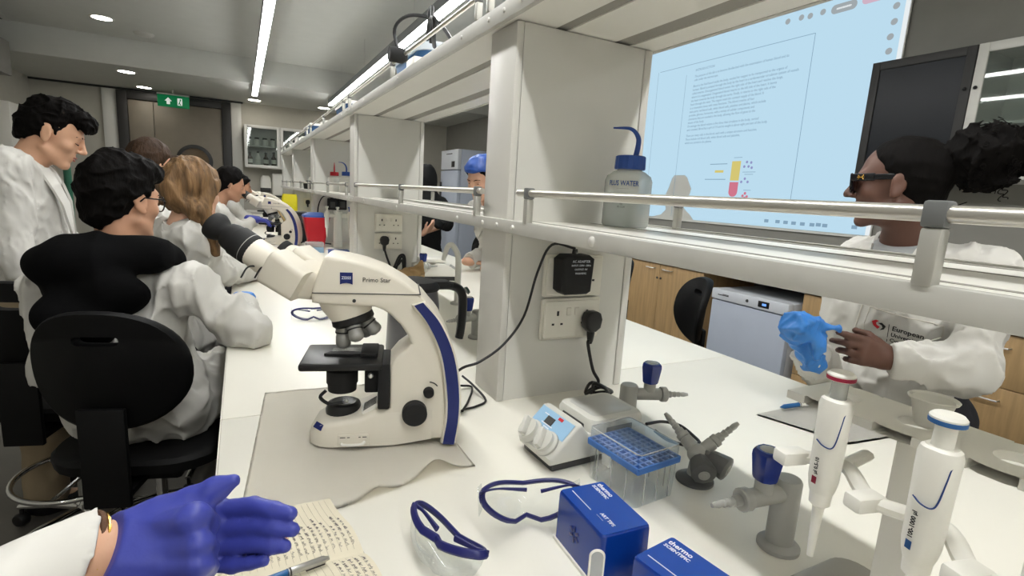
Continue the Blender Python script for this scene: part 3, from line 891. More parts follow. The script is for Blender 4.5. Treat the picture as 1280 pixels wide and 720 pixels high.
# ================================================================ things on the bench
M_scope = mat('microscope_cream', (226, 220, 206), 0.38, bump=0.01, bscale=400, var=0.01)
M_navy = mat('navy_stripe', (24, 38, 104), 0.4, bump=0.05, bscale=300, var=0.05)
M_objv = mat('objective_metal', (158, 158, 154), 0.38, metal=0.35, var=0.05)
M_ink = mat('black_print', (26, 26, 28), 0.6, var=0.05)
M_inkw = mat('white_print', (225, 230, 240), 0.6, var=0.02)
M_blueink = mat('blue_print', (28, 60, 120), 0.6, var=0.05)
M_glassw = clear('clear_plastic', (250, 252, 252), 0.06, 0.3, 0.965)
M_frost = clear('frosted_plastic', (226, 228, 226), 0.25, 0.25, 0.62)
M_boxblue = mat('glossy_blue_box', (8, 52, 140), 0.22, var=0.03, coat=0.2)
M_boxblue2 = mat('glossy_blue_lid', (10, 66, 156), 0.2, var=0.03, coat=0.2)
M_rackblue = mat('rack_blue', (62, 112, 184), 0.4, var=0.04)
M_stir = mat('stirrer_grey', (206, 205, 198), 0.42, bump=0.01, bscale=300, var=0.015)
M_panelb = mat('panel_sky_blue', (150, 190, 222), 0.4, var=0.02)
M_tapg = mat('tap_grey', (168, 168, 163), 0.38, var=0.03)
M_tapd = mat('tap_dark_grey', (92, 93, 92), 0.35, var=0.05)
M_knobblue = mat('tap_knob_blue', (22, 46, 128), 0.25, var=0.05, coat=0.2)
M_gogg = mat('goggle_navy', (30, 34, 98), 0.4, var=0.05)
M_towel = mat('paper_towel', (248, 244, 234), 0.9, bump=0.02, bscale=150, kind='wave', var=0.012)
M_page = mat('notebook_page', (228, 220, 198), 0.85, var=0.02)
M_cable = mat('black_cable', (18, 18, 20), 0.45, var=0.08)
M_sock = mat('socket_white', (226, 223, 212), 0.35, var=0.01)
M_brown = mat('kraft_paper', (176, 146, 104), 0.8, bump=0.3, bscale=30, var=0.08)

# ---- microscopes
MS_A = math.radians(-15.1)


def build_scope(label, loc, rz):
    t = thing('microscope', label, 'microscope', loc, rz, 'white compound microscopes along the bench')
    # base: side outline with rounded plan
    rings = []
    top = lambda s: float(np.interp(s, [-0.032, -0.022, 0.0, 0.06, 0.10, 0.20], [0.022, 0.040, 0.050, 0.058, 0.076, 0.08]))
    for s in np.linspace(-0.032, 0.20, 22):
        w = 0.0555 * min(1.0, (1 - max(0, (0.02 - s) / 0.058) ** 2.2) ** 0.5 + 0.0) if s < 0.02 else 0.0555
        w = max(w, 0.022); h = top(s); r = 0.010; bot = 0.0015 + 0.010 * max(0, (s - 0.13) / 0.07)
        yc = 0.061
        rings.append([(s, yc - w, bot), (s, yc - w - 0.001, h - r), (s, yc - w + r * 0.35, h - r * 0.3), (s, yc - w + r, h), (s, yc, h + 0.004), (s, yc + w - r, h), (s, yc + w - r * 0.35, h - r * 0.3), (s, yc + w + 0.001, h - r), (s, yc + w, bot)])
    b = BM(); loft(b, rings); obj('base', b, M_scope, t, sharp=50)
    outer = [(0.100, 0.02), (0.118, 0.02), (0.118, 0.164), (0.134, 0.184), (0.150, 0.196), (0.157, 0.206), (0.150, 0.222), (0.136, 0.243), (0.116, 0.263), (0.104, 0.271), (0.088, 0.277)]
    front = [(-0.022, 0.283), (-0.023, 0.300), (-0.013, 0.334), (-0.001, 0.366), (0.006, 0.3695), (0.034, 0.366), (0.070, 0.358), (0.104, 0.346), (0.143, 0.324), (0.177, 0.297), (0.199, 0.270), (0.217, 0.241), (0.232, 0.212), (0.242, 0.180), (0.250, 0.140), (0.254, 0.098), (0.255, 0.060), (0.253, 0.030), (0.249, 0.010), (0.19, 0.010)]
    b = BM(); prism(b, [(0.060, 0.010), (0.060, 0.050), (0.100, 0.070), (0.119, 0.078)] + outer[2:] + [(0.02, 0.279)] + front, 0.006, 0.116, None, 0.007); arm = obj('arm', b, M_scope, t, sharp=35)
    # flared navy stripe along the back edge, on a raised rib, both sides
    oc = spline([(0.160, 0, 0.284), (0.188, 0, 0.246), (0.213, 0, 0.190), (0.226, 0, 0.120), (0.229, 0, 0.060), (0.222, 0, 0.006)], 6)
    bc = spline([(0.176, 0, 0.290), (0.209, 0, 0.250), (0.236, 0, 0.190), (0.249, 0, 0.120), (0.2505, 0, 0.060), (0.244, 0, 0.004)], 6)
    for (y0, y1, yy) in ((-0.006, 0.012, -0.0075), (0.110, 0.128, 0.1295)):
        b = BM(); prism(b, [(p.x - 0.004, p.z) for p in oc] + [(p.x + 0.004, p.z) for p in reversed(bc)], y0, y1, None, 0.003); obj('rib', b, M_scope, arm)
        b = BM(); prism(b, [(p.x, p.z) for p in oc] + [(p.x, p.z) for p in reversed(bc)], yy - 0.001, yy + 0.0016); obj('stripe', b, M_navy, arm)
    b = BM(); box(b, -0.021, 0.172, 0.0045, 0.1175, 0.3015, 0.3030); obj('seam', b, M_darkgrey, arm)
    b = BM(); lathe(b, [(0, 0.003), (0.0032, 0.003), (0.0032, 0)], 12, TR(0.052, 0.006, 0.289) @ RX(PI / 2)); obj('screw_hole', b, M_darkgrey, arm)
    # coarse and fine focus knobs
    b = BM(); lathe(b, [(0.0, 0.020), (0.021, 0.020), (0.0238, 0.017), (0.0238, 0)], 32, TR(0.166, 0.007, 0.070) @ RX(PI / 2)); obj('focus_knob', b, M_blackm, t)
    b = BM(); lathe(b, [(0.0, 0.014), (0.0085, 0.014), (0.010, 0.011), (0.0105, 0)], 20, TR(0.192, 0.007, 0.110) @ RX(PI / 2)); obj('lamp_knob', b, M_blackm, t)
    b = BM(); tube(b, [(0.192 + 0.02 * math.cos(a), 0.0052, 0.110 + 0.02 * math.sin(a)) for a in np.linspace(0.6, 1.5, 8)], 0.0012, 5); obj('dial_mark', b, M_ink, t)
    # stage, slide holder, condenser, field lamp
    b = BM(); box(b, -0.045, 0.104, -0.006, 0.125, 0.157, 0.172, 0.005); st = obj('stage', b, M_black, t)
    b = BM(); prism(b, [(-0.006, 0.045), (0.004, 0.06), (0.035, 0.062), (0.066, 0.055), (0.07, 0.045), (0.04, 0.040)], 0.1722, 0.1765, Matrix(((1, 0, 0, 0), (0, 0, 1, 0), (0, 1, 0, 0), (0, 0, 0, 1)))); box(b, 0.062, 0.094, 0.03, 0.10, 0.1722, 0.181, 0.002); obj('slide_holder', b, M_blackm, st)
    b = BM(); box(b, 0.005, 0.08, 0.068, 0.094, 0.1722, 0.1735); obj('glass_slide', b, M_glassw, st)
    b = BM(); box(b, 0.096, 0.118, 0.0, 0.10, 0.078, 0.168, 0.003); box(b, 0.07, 0.097, 0.03, 0.095, 0.10, 0.150, 0.004); obj('stage_bracket', b, M_blackm, t)
    b = BM(); lathe(b, [(0.024, 0.112), (0.030, 0.114), (0.030, 0.140), (0.022, 0.146), (0.022, 0.1565), (0, 0.1565)], 28, TR(0.026, 0.06, 0)); lathe(b, [(0, 0.098), (0.027, 0.098), (0.028, 0.1135), (0.026, 0.115)], 28, TR(0.026, 0.06, 0)); obj('condenser', b, M_blackm, t)
    b = BM(); tube(b, spline([(-0.004, 0.055, 0.098), (-0.014, 0.05, 0.086), (0.005, 0.035, 0.078), (0.03, 0.035, 0.080)], 5), 0.0035, 8); obj('filter_ring', b, M_black, t)
    b = BM(); lathe(b, [(0.034, 0.049), (0.035, 0.058), (0.031, 0.070), (0.024, 0.073), (0.020, 0.071), (0, 0.070)], 28, TR(0.029, 0.062, 0)); obj('field_lamp', b, M_black, t)
    b = BM(); ball(b, (0.036, 0.036, 0.083), 0.0045); ball(b, (0.083, 0.005, 0.145), 0.0055); obj('clamp_screws', b, M_steel, t, kind='stuff')
    gv = thing_part('vent_grille', t)
    b = BM(); m = TR(0.083, 0.04, 0.072) @ RY(math.radians(-32)) ; box(b, -0.018, 0.018, -0.022, 0.022, -0.004, 0.004, 0.001, m); g = obj('vent_block', b, M_white2, t)
    b = BM()
    for k in range(7): box(b, -0.014, 0.014, -0.018 + 0.0055 * k, -0.0155 + 0.0055 * k, 0.0039, 0.0045, 0, m)
    obj('vent_slots', b, M_darkgrey, g, kind='stuff')
    # nosepiece and objectives
    na = Vector((math.sin(math.radians(18)), -0.05, -math.cos(math.radians(18))))
    nm = frame((0.030, 0.060, 0.292), na)
    b = BM(); lathe(b, [(0.050, 0.0), (0.049, 0.018), (0.039, 0.044), (0.0, 0.045)], 32, nm); obj('nosepiece_housing', b, M_scope, t)
    b = BM(); lathe(b, [(0.0, 0.0452), (0.0395, 0.0452), (0.0405, 0.055), (0.036, 0.060), (0, 0.060)], 32, nm); tr = obj('objective_turret', b, M_black, t)
    for k, ln in ((0, 0.044), (1, 0.044), (2, 0.036), (3, 0.034)):
        az = [PI - 0.25, -PI / 2 + 0.35, 0.0 + 0.15, PI / 2][k]
        dl_ = Vector((math.cos(az) * math.sin(0.42), math.sin(az) * math.sin(0.42), math.cos(0.42)))
        o = nm @ Vector((0.021 * math.cos(az), 0.021 * math.sin(az), 0.056)); dw = (nm.to_3x3() @ dl_)
        if k == 0: dw = Vector((0.02, 0, -1))
        b = BM(); lathe(b, [(0.0125, 0), (0.0140, 0.003), (0.0140, 0.012), (0.0132, 0.013), (0.0132, 0.022), (0.0140, 0.023), (0.0140, ln * 0.88), (0.0115, ln), (0.006, ln + 0.003), (0, ln + 0.003)], 22, frame(o, dw)); ob = obj('objective', b, M_objv, t)
        b = BM(); lathe(b, [(0.0147, 0.013), (0.0147, 0.016)], 22, frame(o, dw), caps=False); obj('ring_mark', b, M_ink, ob)
    # binocular head turned away
    T, E = math.radians(18), math.radians(30)
    D = Vector((-math.cos(T) * math.cos(E), math.sin(T) * math.cos(E), math.sin(E))); off = Vector((math.sin(T), math.cos(T), 0)) * 0.078
    P0 = Vector((-0.056, 0.020, 0.327))
    b = BM(); q = frame(P0 + off * 0.5 - D * 0.03, D, off)
    loft(b, [[(q @ Vector((p[0], p[1], z))) for p in rrect(w, h, 0.012)] for z, w, h in ((-0.012, 0.060, 0.05), (0.006, 0.09, 0.062), (0.03, 0.108, 0.062), (0.036, 0.104, 0.058))]); hd = obj('binocular_head', b, M_scope, t)
    b = BM(); lathe(b, [(0.026, -0.02), (0.026, 0.02)], 24, frame(P0 + off * 0.5 - D * 0.035 + Vector((0.006, 0, 0.002)), D)); obj('swivel_collar', b, M_darkgrey, hd)
    for s in (0, 1):
        o = P0 + off * s
        b = BM(); q = frame(o - D * 0.026, D, off)
        loft(b, [[(q @ Vector((p[0], p[1], z))) for p in rrect(w, h, 0.012)] for z, w, h in ((0.0, 0.060, 0.060), (0.066, 0.064, 0.066), (0.070, 0.058, 0.060))]); tb = obj('eyepiece_housing', b, M_scope, t)
        b = BM(); kf = 1.2 if s == 0 else 1.0; ks = 0.0 if s == 0 else -0.040
        lathe(b, [(0.0235 * kf, 0.0), (0.0235 * kf, 0.022), (0.022 * kf, 0.050 + ks * 0.7), (0.0215 * kf, 0.056 + ks * 0.7)], 26, frame(o + D * (0.038 + ks * 0.1), D)); obj('eyepiece_tube', b, M_scope, tb)
        if s == 0:
            b = BM(); lathe(b, [(0.0265, 0.0), (0.0285, 0.003), (0.0285, 0.034), (0.0260, 0.038), (0.0250, 0.048), (0.022, 0.056), (0, 0.057)], 28, frame(o + D * 0.084, D)); oc_ = obj('ocular', b, M_blackm, t)
            b = BM(); lathe(b, [(0.0286, 0.010), (0.0286, 0.0112)], 28, frame(o + D * 0.084, D), caps=False); obj('ocular_ring', b, M_tapg, oc_)
            b = BM(); lathe(b, [(0.018, 0.0), (0.018, 0.006), (0.022, 0.012), (0.026, 0.022), (0.024, 0.032), (0.014, 0.036), (0, 0.036)], 26, frame(o + D * 0.141, D)); obj('eyecup', b, M_blackm, oc_)
        else:
            b = BM(); lathe(b, [(0.0215, 0.0), (0.0225, 0.002), (0.0225, 0.012), (0.016, 0.014), (0, 0.012)], 26, frame(o + D * 0.063, D)); oc_ = obj('ocular', b, M_blackm, t)
    q = P0 + D * 0.07 + Vector((0, -0.02, -0.012))
    for s in (0, 1):
        b = BM(); tube(b, spline([q + Vector((0.004 + 0.022 * s, 0, -0.004)), q + Vector((-0.012 + 0.022 * s, -0.012, -0.004)), q + Vector((-0.022 + 0.022 * s, -0.02, -0.022))], 5), 0.0016, 6); obj('wire_hook', b, M_black, hd)
    # print
    sm = lambda x, z: TR(x, 0.0056, z) @ RX(PI / 2)
    b = BM(); prism(b, [(0.027, 0.319), (0.027, 0.341), (0.049, 0.341), (0.049, 0.319), (0.044, 0.321), (0.038, 0.3218), (0.032, 0.321)], 0.0048, 0.0065); lg = obj('maker_badge', b, M_navy, arm)
    text('maker_lettering', 'ZEISS', 0.0072, TR(0.038, 0.0046, 0.331) @ RX(PI / 2), M_inkw, lg, world=False, bold=True, align='CENTER')
    text('model_lettering', 'Primo Star', 0.0118, TR(0.066, 0.0050, 0.328) @ RX(PI / 2), M_ink, arm, world=False, sx=0.98)
    b = BM(); m = frame((-0.013, 0.019, 0.0405), (-0.55, -0.55, 0.7), (0.6, -0.75, 0)); box(b, -0.011, 0.011, -0.006, 0.006, -0.002, 0.0012, 0.0005, m); obj('front_badge', b, M_navy, t)
    b = BM(); box(b, 0.024, 0.080, -0.0028, 0.001, 0.006, 0.030, 0.001); pl = obj('side_plate', b, M_scope, t)
    b = BM(); tube(b, spline([(0.030, -0.003, 0.013), (0.036, -0.0055, 0.011), (0.066, -0.0055, 0.011), (0.074, -0.003, 0.016)], 4), 0.003, 6); obj('plate_grip', b, M_white2, pl)
    b = BM(); box(b, 0.028, 0.038, -0.0035, -0.0025, 0.0245, 0.0258); box(b, 0.041, 0.046, -0.0035, -0.0025, 0.0245, 0.0258); box(b, 0.062, 0.066, -0.0035, -0.0025, 0.0245, 0.0258); box(b, 0.069, 0.077, -0.0035, -0.0025, 0.0245, 0.0258); obj('plate_marks', b, M_ink, pl, kind='stuff')
    return t


def thing_part(name, t):
    return t


sc1 = build_scope('large white microscope standing on the paper towel, nearest of the microscopes', (0.126, 0.964, B + 0.0045), MS_A)
dup(sc1, (0.155, 4.56, B), math.radians(-18), 'second white microscope, beyond the seated woman with blond hair')
dup(sc1, (0.19, 6.45, B), math.radians(-18), 'farthest white microscope, in front of the two students at the far end')

# ---- paper towel with a wavy front edge
b = BM(); c00, c10, c11, c01 = Vector((-0.02, 0.775)), Vector((0.372, 0.800)), Vector((0.375, 1.285)), Vector((0.036, 1.305))
N, Mn = 60, 40; vs = []
for j in range(Mn + 1):
    row = []
    for i in range(N + 1):
        u, v = i / N, j / Mn
        p = (c00 * (1 - u) + c10 * u) * (1 - v) + (c01 * (1 - u) + c11 * u) * v
        e = max(0, 1 - v / 0.28) ** 1.6
        hump = 0.030 * math.exp(-((u - 0.80) / 0.085) ** 2) + 0.014 * math.exp(-((u - 0.52) / 0.06) ** 2) + 0.004 * math.exp(-((u - 0.15) / 0.1) ** 2)
        p = p + Vector((0, -0.03 * math.sin(u * 5.1 + 0.2) * e * 0.5))
        row.append(b.verts.new((p.x, p.y, B + 0.0012 + hump * e + 0.0006 * (1 + math.sin(u * 23) * math.sin(v * 17)))))
    vs.append(row)
for j in range(Mn):
    for i in range(N): b.faces.new((vs[j][i], vs[j][i + 1], vs[j + 1][i + 1], vs[j + 1][i]))
r_ = bmesh.ops.solidify(b, geom=list(b.faces), thickness=0.0008)
tag(obj('paper_towel', b, M_towel, sharp=180), 'ribbed white paper towel sheet lying under the nearest microscope', 'paper towel')

# ---- sockets, plugs, adapter and cables on the pillars


def double_socket(x0, x1, z0, z1, y, label):
    t = thing('double_socket', label, 'socket', ((x0 + x1) / 2, y, (z0 + z1) / 2), group='white double wall sockets'); w = (x1 - x0) / 2; h = (z1 - z0) / 2
    b = BM(); prism(b, rrect(2 * w, 2 * h, 0.006), -0.010, -0.0008, None, 0.002); obj('back_box', b, M_sock, t)
    b = BM(); prism(b, rrect(2 * w * 0.93, 2 * h * 0.90, 0.005), -0.016, -0.0102, None, 0.0025); fp = obj('face_plate', b, M_sock, t)
    for s in (-1, 1):
        b = BM(); cx = s * w * 0.5
        box(b, cx - 0.003, cx + 0.003, -0.0166, -0.0158, 0.010, 0.022); box(b, cx - 0.016, cx - 0.009, -0.0166, -0.0158, -0.014, -0.009); box(b, cx + 0.009, cx + 0.016, -0.0166, -0.0158, -0.014, -0.009); obj('pin_holes', b, M_black, fp, kind='stuff')
        b = BM(); box(b, s * 0.012 - 0.007, s * 0.012 + 0.007, -0.019, -0.0158, 0.010, 0.030, 0.002); obj('switch', b, M_sock, fp)
    return t


def plug(x, y, z, label):
    t = thing('black_plug', label, 'plug', (x, y - 0.0165, z))
    b = BM(); prism(b, [(-0.024, 0.012), (-0.018, 0.026), (-0.008, 0.031), (0.010, 0.031), (0.020, 0.026), (0.026, 0.010), (0.022, -0.012), (0.008, -0.022), (-0.010, -0.022), (-0.022, -0.010)], -0.030, 0.0, None, 0.006); obj('body', b, M_black, t)
    b = BM(); lathe(b, [(0.011, 0), (0.010, 0.012), (0.008, 0.028), (0.0055, 0.036)], 14, TR(0, -0.016, -0.018) @ RX(PI)); obj('strain_relief', b, M_black, t)
    return t


double_socket(0.646, 0.818, 1.160, 1.264, 1.077, 'upper white double socket on the nearest pillar, behind the black adapter')
double_socket(0.646, 0.820, 1.050, 1.155, 1.077, 'lower white double socket on the nearest pillar, above the coiled cable')
plug(0.782, 1.077, 1.093, 'black plug in the lower socket of the nearest pillar')
double_socket(0.650, 0.806, 1.158, 1.256, 2.927, 'upper white double socket on the second pillar')
double_socket(0.650, 0.806, 1.061, 1.150, 2.927, 'lower white double socket on the second pillar')
q = py(487, 300, 2.91)
plug(0.700, 2.927, 1.105, 'black plug in the lower socket of the second pillar')
double_socket(0.65, 0.81, 1.13, 1.22, 6.647, 'white double socket on the fourth pillar')
plug(0.690, 6.647, 1.175, 'black plug in the socket of the fourth pillar')
t = thing('power_adapter', 'black power adapter with white print plugged into the upper near socket', 'adapter', (0.707, 1.06, 1.223))
b = BM(); prism(b, [(-0.042, -0.040), (-0.045, 0.036), (-0.030, 0.047), (0.032, 0.047), (0.046, 0.038), (0.042, -0.042), (0.030, -0.049), (-0.030, -0.049)], -0.048, -0.0, None, 0.007); obj('body', b, M_blackm, t)
b = BM(); lathe(b, [(0.008, 0), (0.006, 0.014)], 12, TR(0.004, -0.02, 0.045)); obj('cable_boot', b, M_black, t)
for k, s in enumerate(('AC ADAPTER', 'INPUT: 230V~ 50Hz', 'OUTPUT: 9V', 'WARNING')):
    text('print', s, 0.0085 if k == 0 else 0.0065, TR(0.006, -0.0485, 0.032 - 0.0095 * k) @ RX(PI / 2), M_inkw, t, world=False, align='CENTER')


def cable(name, pts, r, label, closed=False, n=6, cat='cable', m=None, grp=None):
    b = BM(); tube(b, spline(pts, n, closed), r, 8, closed); return tag(obj(name, b, m or M_cable), label, cat, grp)


A0 = py(711, 310, 1.045)
cable('adapter_cable', [(0.711, 1.041, 1.283), py(690, 306, 1.04), py(672, 340, 1.05), py(655, 395, 1.06), py(630, 430, 1.06), py(600, 452, 1.05), pz(578, 460, B + 0.10), pz(560, 475, B + 0.05)], 0.0032, 'thin black cable running from the adapter toward the nearest microscope')
cable('coiled_cable', [(0.782, 1.045, 1.046), py(735, 430, 1.03), py(741, 462, 1.02), py(748, 478, 1.01), pz(735, 490, B + 0.008), pz(755, 490, B + 0.03), pz(762, 488, B + 0.012), pz(740, 478, B + 0.05), pz(732, 492, B + 0.008), pz(750, 484, B + 0.05), pz(765, 490, B + 0.01), pz(745, 494, B + 0.007), pz(742, 480, B + 0.055), pz(757, 486, B + 0.045), pz(760, 492, B + 0.007)], 0.0042, 'thick black cable bundled at the foot of the nearest pillar')
cable('microscope_cable', [pz(578, 470, B + 0.03), pz(592, 482, B + 0.02), pz(607, 500, B + 0.004), pz(595, 508, B + 0.004), pz(580, 512, B + 0.004), pz(574, 516, B + 0.006)], 0.0028, 'thin black cable looping on the bench behind the nearest microscope')
cable('microscope_cable', [pz(576, 482, B + 0.012), pz(590, 484, B + 0.004), pz(586, 500, B + 0.004), pz(578, 514, B + 0.012)], 0.0028, 'short black cable arc close behind the nearest microscope')
cable('coiled_cable', [(0.700, 2.89, 1.06), (0.715, 2.86, 1.0), (0.735, 2.84, 0.96), (0.77, 2.84, 1.03), (0.80, 2.84, 1.03), (0.80, 2.84, 0.95), (0.75, 2.85, 0.92), (0.765, 2.83, 1.0), (0.785, 2.83, 1.03), (0.795, 2.83, 0.97), (0.74, 2.83, 0.91), (0.70, 2.83, 0.908), (0.76, 2.81, 0.99), (0.78, 2.81, 1.01), (0.78, 2.81, 0.94), (0.72, 2.81, 0.91)], 0.006, 'thick black cable hanging in a coil on the second pillar')
cable('black_hose', [pz(808, 530, B + 0.04), pz(828, 527, B + 0.025), pz(850, 532, B + 0.012), pz(868, 546, B + 0.006), pz(874, 554, B + 0.006), pz(860, 557, B + 0.006), pz(835, 550, B + 0.02), pz(818, 538, B + 0.035)], 0.0035, 'black power lead looping between the stirrer and the grey double tap')

# ---- magnetic stirrer
t = thing('magnetic_stirrer', 'small grey magnetic stirrer with sky-blue control panel and two knobs', 'stirrer', (0.482, 0.795, B), math.radians(2))
b = BM(); prism(b, [(0.004, 0.016), (0.000, 0.030), (0.010, 0.040), (0.058, 0.086), (0.070, 0.086), (0.088, 0.064), (0.232, 0.060), (0.236, 0.016)], -0.060, 0.060, None, 0.007); bd = obj('housing', b, M_stir, t)
b = BM(); box(b, 0.012, 0.228, -0.052, 0.052, 0.0, 0.0165, 0.003); obj('foot_base', b, M_darkgrey, t)
b = BM(); loft(b, [[(p[0] + 0.158, p[1], z) for p in rrect(w, w2, 0.018)] for z, w, w2 in ((0.062, 0.134, 0.124), (0.078, 0.134, 0.124), (0.088, 0.126, 0.116), (0.090, 0.112, 0.102))]); tp = obj('top_plate', b, M_stir, t)
b = BM(); loft(b, [[(p[0] + 0.158, p[1], z) for p in rrect(w, w2, 0.012)] for z, w, w2 in ((0.0902, 0.100, 0.090), (0.0908, 0.098, 0.088))]); obj('plate_surface', b, mat('plate_grey', (186, 186, 182), 0.3, var=0.03), tp)
b = BM(); box(b, 0.089, 0.095, -0.036, 0.036, 0.058, 0.076, 0.003); obj('dark_recess', b, M_darkgrey, tp); b = BM(); box(b, 0.125, 0.190, -0.0635, -0.058, 0.056, 0.074, 0.003); obj('dark_recess', b, M_darkgrey, tp)
pm = TR(0.010, 0, 0.040) @ RY(-math.atan2(0.046, 0.048)) @ TR(0.0, 0, 0)      # x runs up the sloped face
b = BM(); box(b, 0.026, 0.064, -0.054, 0.054, 0.0002, 0.0012, 0, pm); pn = obj('control_panel', b, M_panelb, t)
b = BM(); box(b, 0.036, 0.052, -0.004, 0.020, 0.0012, 0.0022, 0, pm); obj('display', b, M_darkgrey, pn)
b = BM(); box(b, 0.034, 0.036, -0.010, 0.026, 0.0012, 0.0018, 0, pm); box(b, 0.052, 0.054, 0.020, 0.034, 0.0012, 0.0018, 0, pm); box(b, 0.029, 0.031, -0.004, 0.014, 0.0012, 0.0018, 0, pm); obj('panel_print', b, M_inkw, pn, kind='stuff')
b = BM(); box(b, 0.055, 0.061, -0.022, -0.008, 0.0012, 0.0018, 0, pm); obj('red_badge', b, M_red, pn)
for s in (-1, 1):
    b = BM(); lathe(b, [(0.025, -0.002), (0.025, 0.006), (0.021, 0.010), (0.021, 0.018), (0.0, 0.019)], 28, pm @ TR(0.006, s * 0.028, 0)); kn = obj('knob', b, M_stir, t)
    b = BM(); box(b, -0.019, 0.019, -0.005, 0.005, 0.018, 0.032, 0.002, pm @ TR(0.006, s * 0.028, 0) @ RZ(0.5)); obj('knob_grip', b, M_stir, kn)
    b = BM(); lathe(b, [(0.0253, 0.001), (0.0253, 0.004)], 28, pm @ TR(0.006, s * 0.028, 0), caps=False); obj('knob_collar', b, M_tapg, kn)

# ---- tip box
t = thing('tip_box', 'clear plastic tip box with blue rack and hinged clear lid', 'tip box', (0.605, 0.655, B), math.radians(5))
def shell(b, w, d, z0, z1, r, th, taper=0.0, floor=True, roof=False):
    R = [[(p[0] * s, p[1] * s, z) for p in rrect(w, d, r)] for z, s in ((z0, 1 - taper), (z1, 1.0))]
    loft(b, R, caps=False)
    if floor or roof:
        f = b.faces.new([b.verts.new(q) for q in (R[0] if floor else R[1])])
b = BM(); shell(b, 0.098, 0.122, 0.0005, 0.066, 0.008, 0, 0.04); obj('base', b, M_glassw, t)
for k in range(3):
    b = BM()
    for s in (-1, 1): box(b, -0.03 + 0.03 * k - 0.001, -0.03 + 0.03 * k + 0.001, s * 0.0605 - 0.0006, s * 0.0605 + 0.0006, 0.004, 0.064)
    obj('side_ribs', b, M_frost, t, kind='stuff')
for k in range(3):
    b = BM()
    for s in (-1, 1): box(b, s * 0.0485 - 0.0006, s * 0.0485 + 0.0006, -0.035 + 0.035 * k - 0.001, -0.035 + 0.035 * k + 0.001, 0.004, 0.064)
    obj('side_ribs', b, M_frost, t, kind='stuff')
b = BM(); nx_, ny_ = 8, 10
rk = obj('rack', (lambda bm: (box(bm, -0.051, 0.051, -0.063, 0.063, 0.063, 0.0675, 0.001), bm)[1])(b), M_rackblue, t)
b = BM()
for i in range(nx_ + 1): x = -0.050 + 0.1 * i / nx_; box(b, x - 0.0018, x + 0.0018, -0.062, 0.062, 0.0676, 0.0745)
for j in range(ny_ + 1): y = -0.062 + 0.124 * j / ny_; box(b, -0.050, 0.050, y - 0.0018, y + 0.0018, 0.0676, 0.0744)
obj('rack_grid', b, M_rackblue, rk, kind='stuff', sharp=30)
b = BM(); shell(b, 0.100, 0.124, 0.0755, 0.097, 0.008, 0, 0.0, False, True); ld = obj('lid', b, M_glassw, t)
b = BM(); tube(b, [(p[0], p[1], 0.0965) for p in rrect(0.098, 0.122, 0.008)], 0.0012, 6, True); obj('lid_rim', b, M_frost, ld)
b = BM(); box(b, -0.012, 0.002, 0.0625, 0.065, 0.05, 0.072, 0.001); obj('latch', b, M_frost, t)
b = BM(); box(b, -0.054, -0.051, 0.000, 0.020, 0.046, 0.066, 0.001); obj('latch', b, M_frost, t)

# ---- two blue boxes with white lettering


def blue_box(x, y, rz, w, d, h, label, lines_):
    t = thing('blue_tip_box', label, 'box', (x, y, B), rz, 'glossy blue lidded boxes')
    b = BM(); box(b, -w / 2 - 0.002, w / 2 + 0.002, -d / 2 - 0.002, d / 2 + 0.002, 0.0, 0.006, 0.001); obj('tray', b, M_white2, t)
    b = BM(); loft(b, [[(p[0], p[1], z) for p in rrect(w * s, d * s, 0.006)] for z, s in ((0.0062, 1), (h - 0.005, 0.985), (h - 0.0015, 0.97), (h, 0.945))]); bd = obj('box_body', b, M_boxblue, t, sharp=30)
    b = BM(); loft(b, [[(p[0], p[1], z) for p in rrect(w * 0.93, d * 0.93, 0.004)] for z in (h + 0.0001, h + 0.0008)]); ld = obj('lid_panel', b, M_boxblue2, t)
    tm = lambda px_, py_: TR(px_, py_, h + 0.0009) @ RZ(-PI / 2)
    for (s, sz, px_, py_) in lines_:
        text('lettering', s, sz, tm(px_, py_), M_inkw, ld, world=False, bold=sz > 0.006)
    b = BM(); box(b, -w * 0.28, -w * 0.265, -0.002, d * 0.40, h + 0.0008, h + 0.0014); obj('white_line', b, M_inkw, ld)
    b = BM()
    for k in range(6):
        a = k * PI / 3; box(b, -0.0015, 0.0008, -0.002, 0.002, 0.004, 0.012, 0.0005, TR(-w / 2 * 0.99 - 0.0002, 0.006, 0.042) @ RX(a))
    obj('moulded_mark', b, M_navy, bd, kind='stuff')
    return t


blue_box(0.4365, 0.5200, math.radians(-3), 0.078, 0.118, 0.080, 'larger blue box with white lettering, beside the clear tip box', [('thermo', 0.0115, 0.026, 0.050), ('SCIENTIFIC', 0.0075, 0.016, 0.050), ('ART TIPS', 0.0075, -0.012, -0.014), ('__________', 0.003, -0.018, -0.014)])
blue_box(0.4545, 0.3760, math.radians(8), 0.076, 0.112, 0.078, 'blue box at the bottom edge of the photo, in front of the larger one', [('thermo', 0.0115, 0.024, 0.048), ('SCIENTIFIC', 0.0075, 0.014, 0.048)])
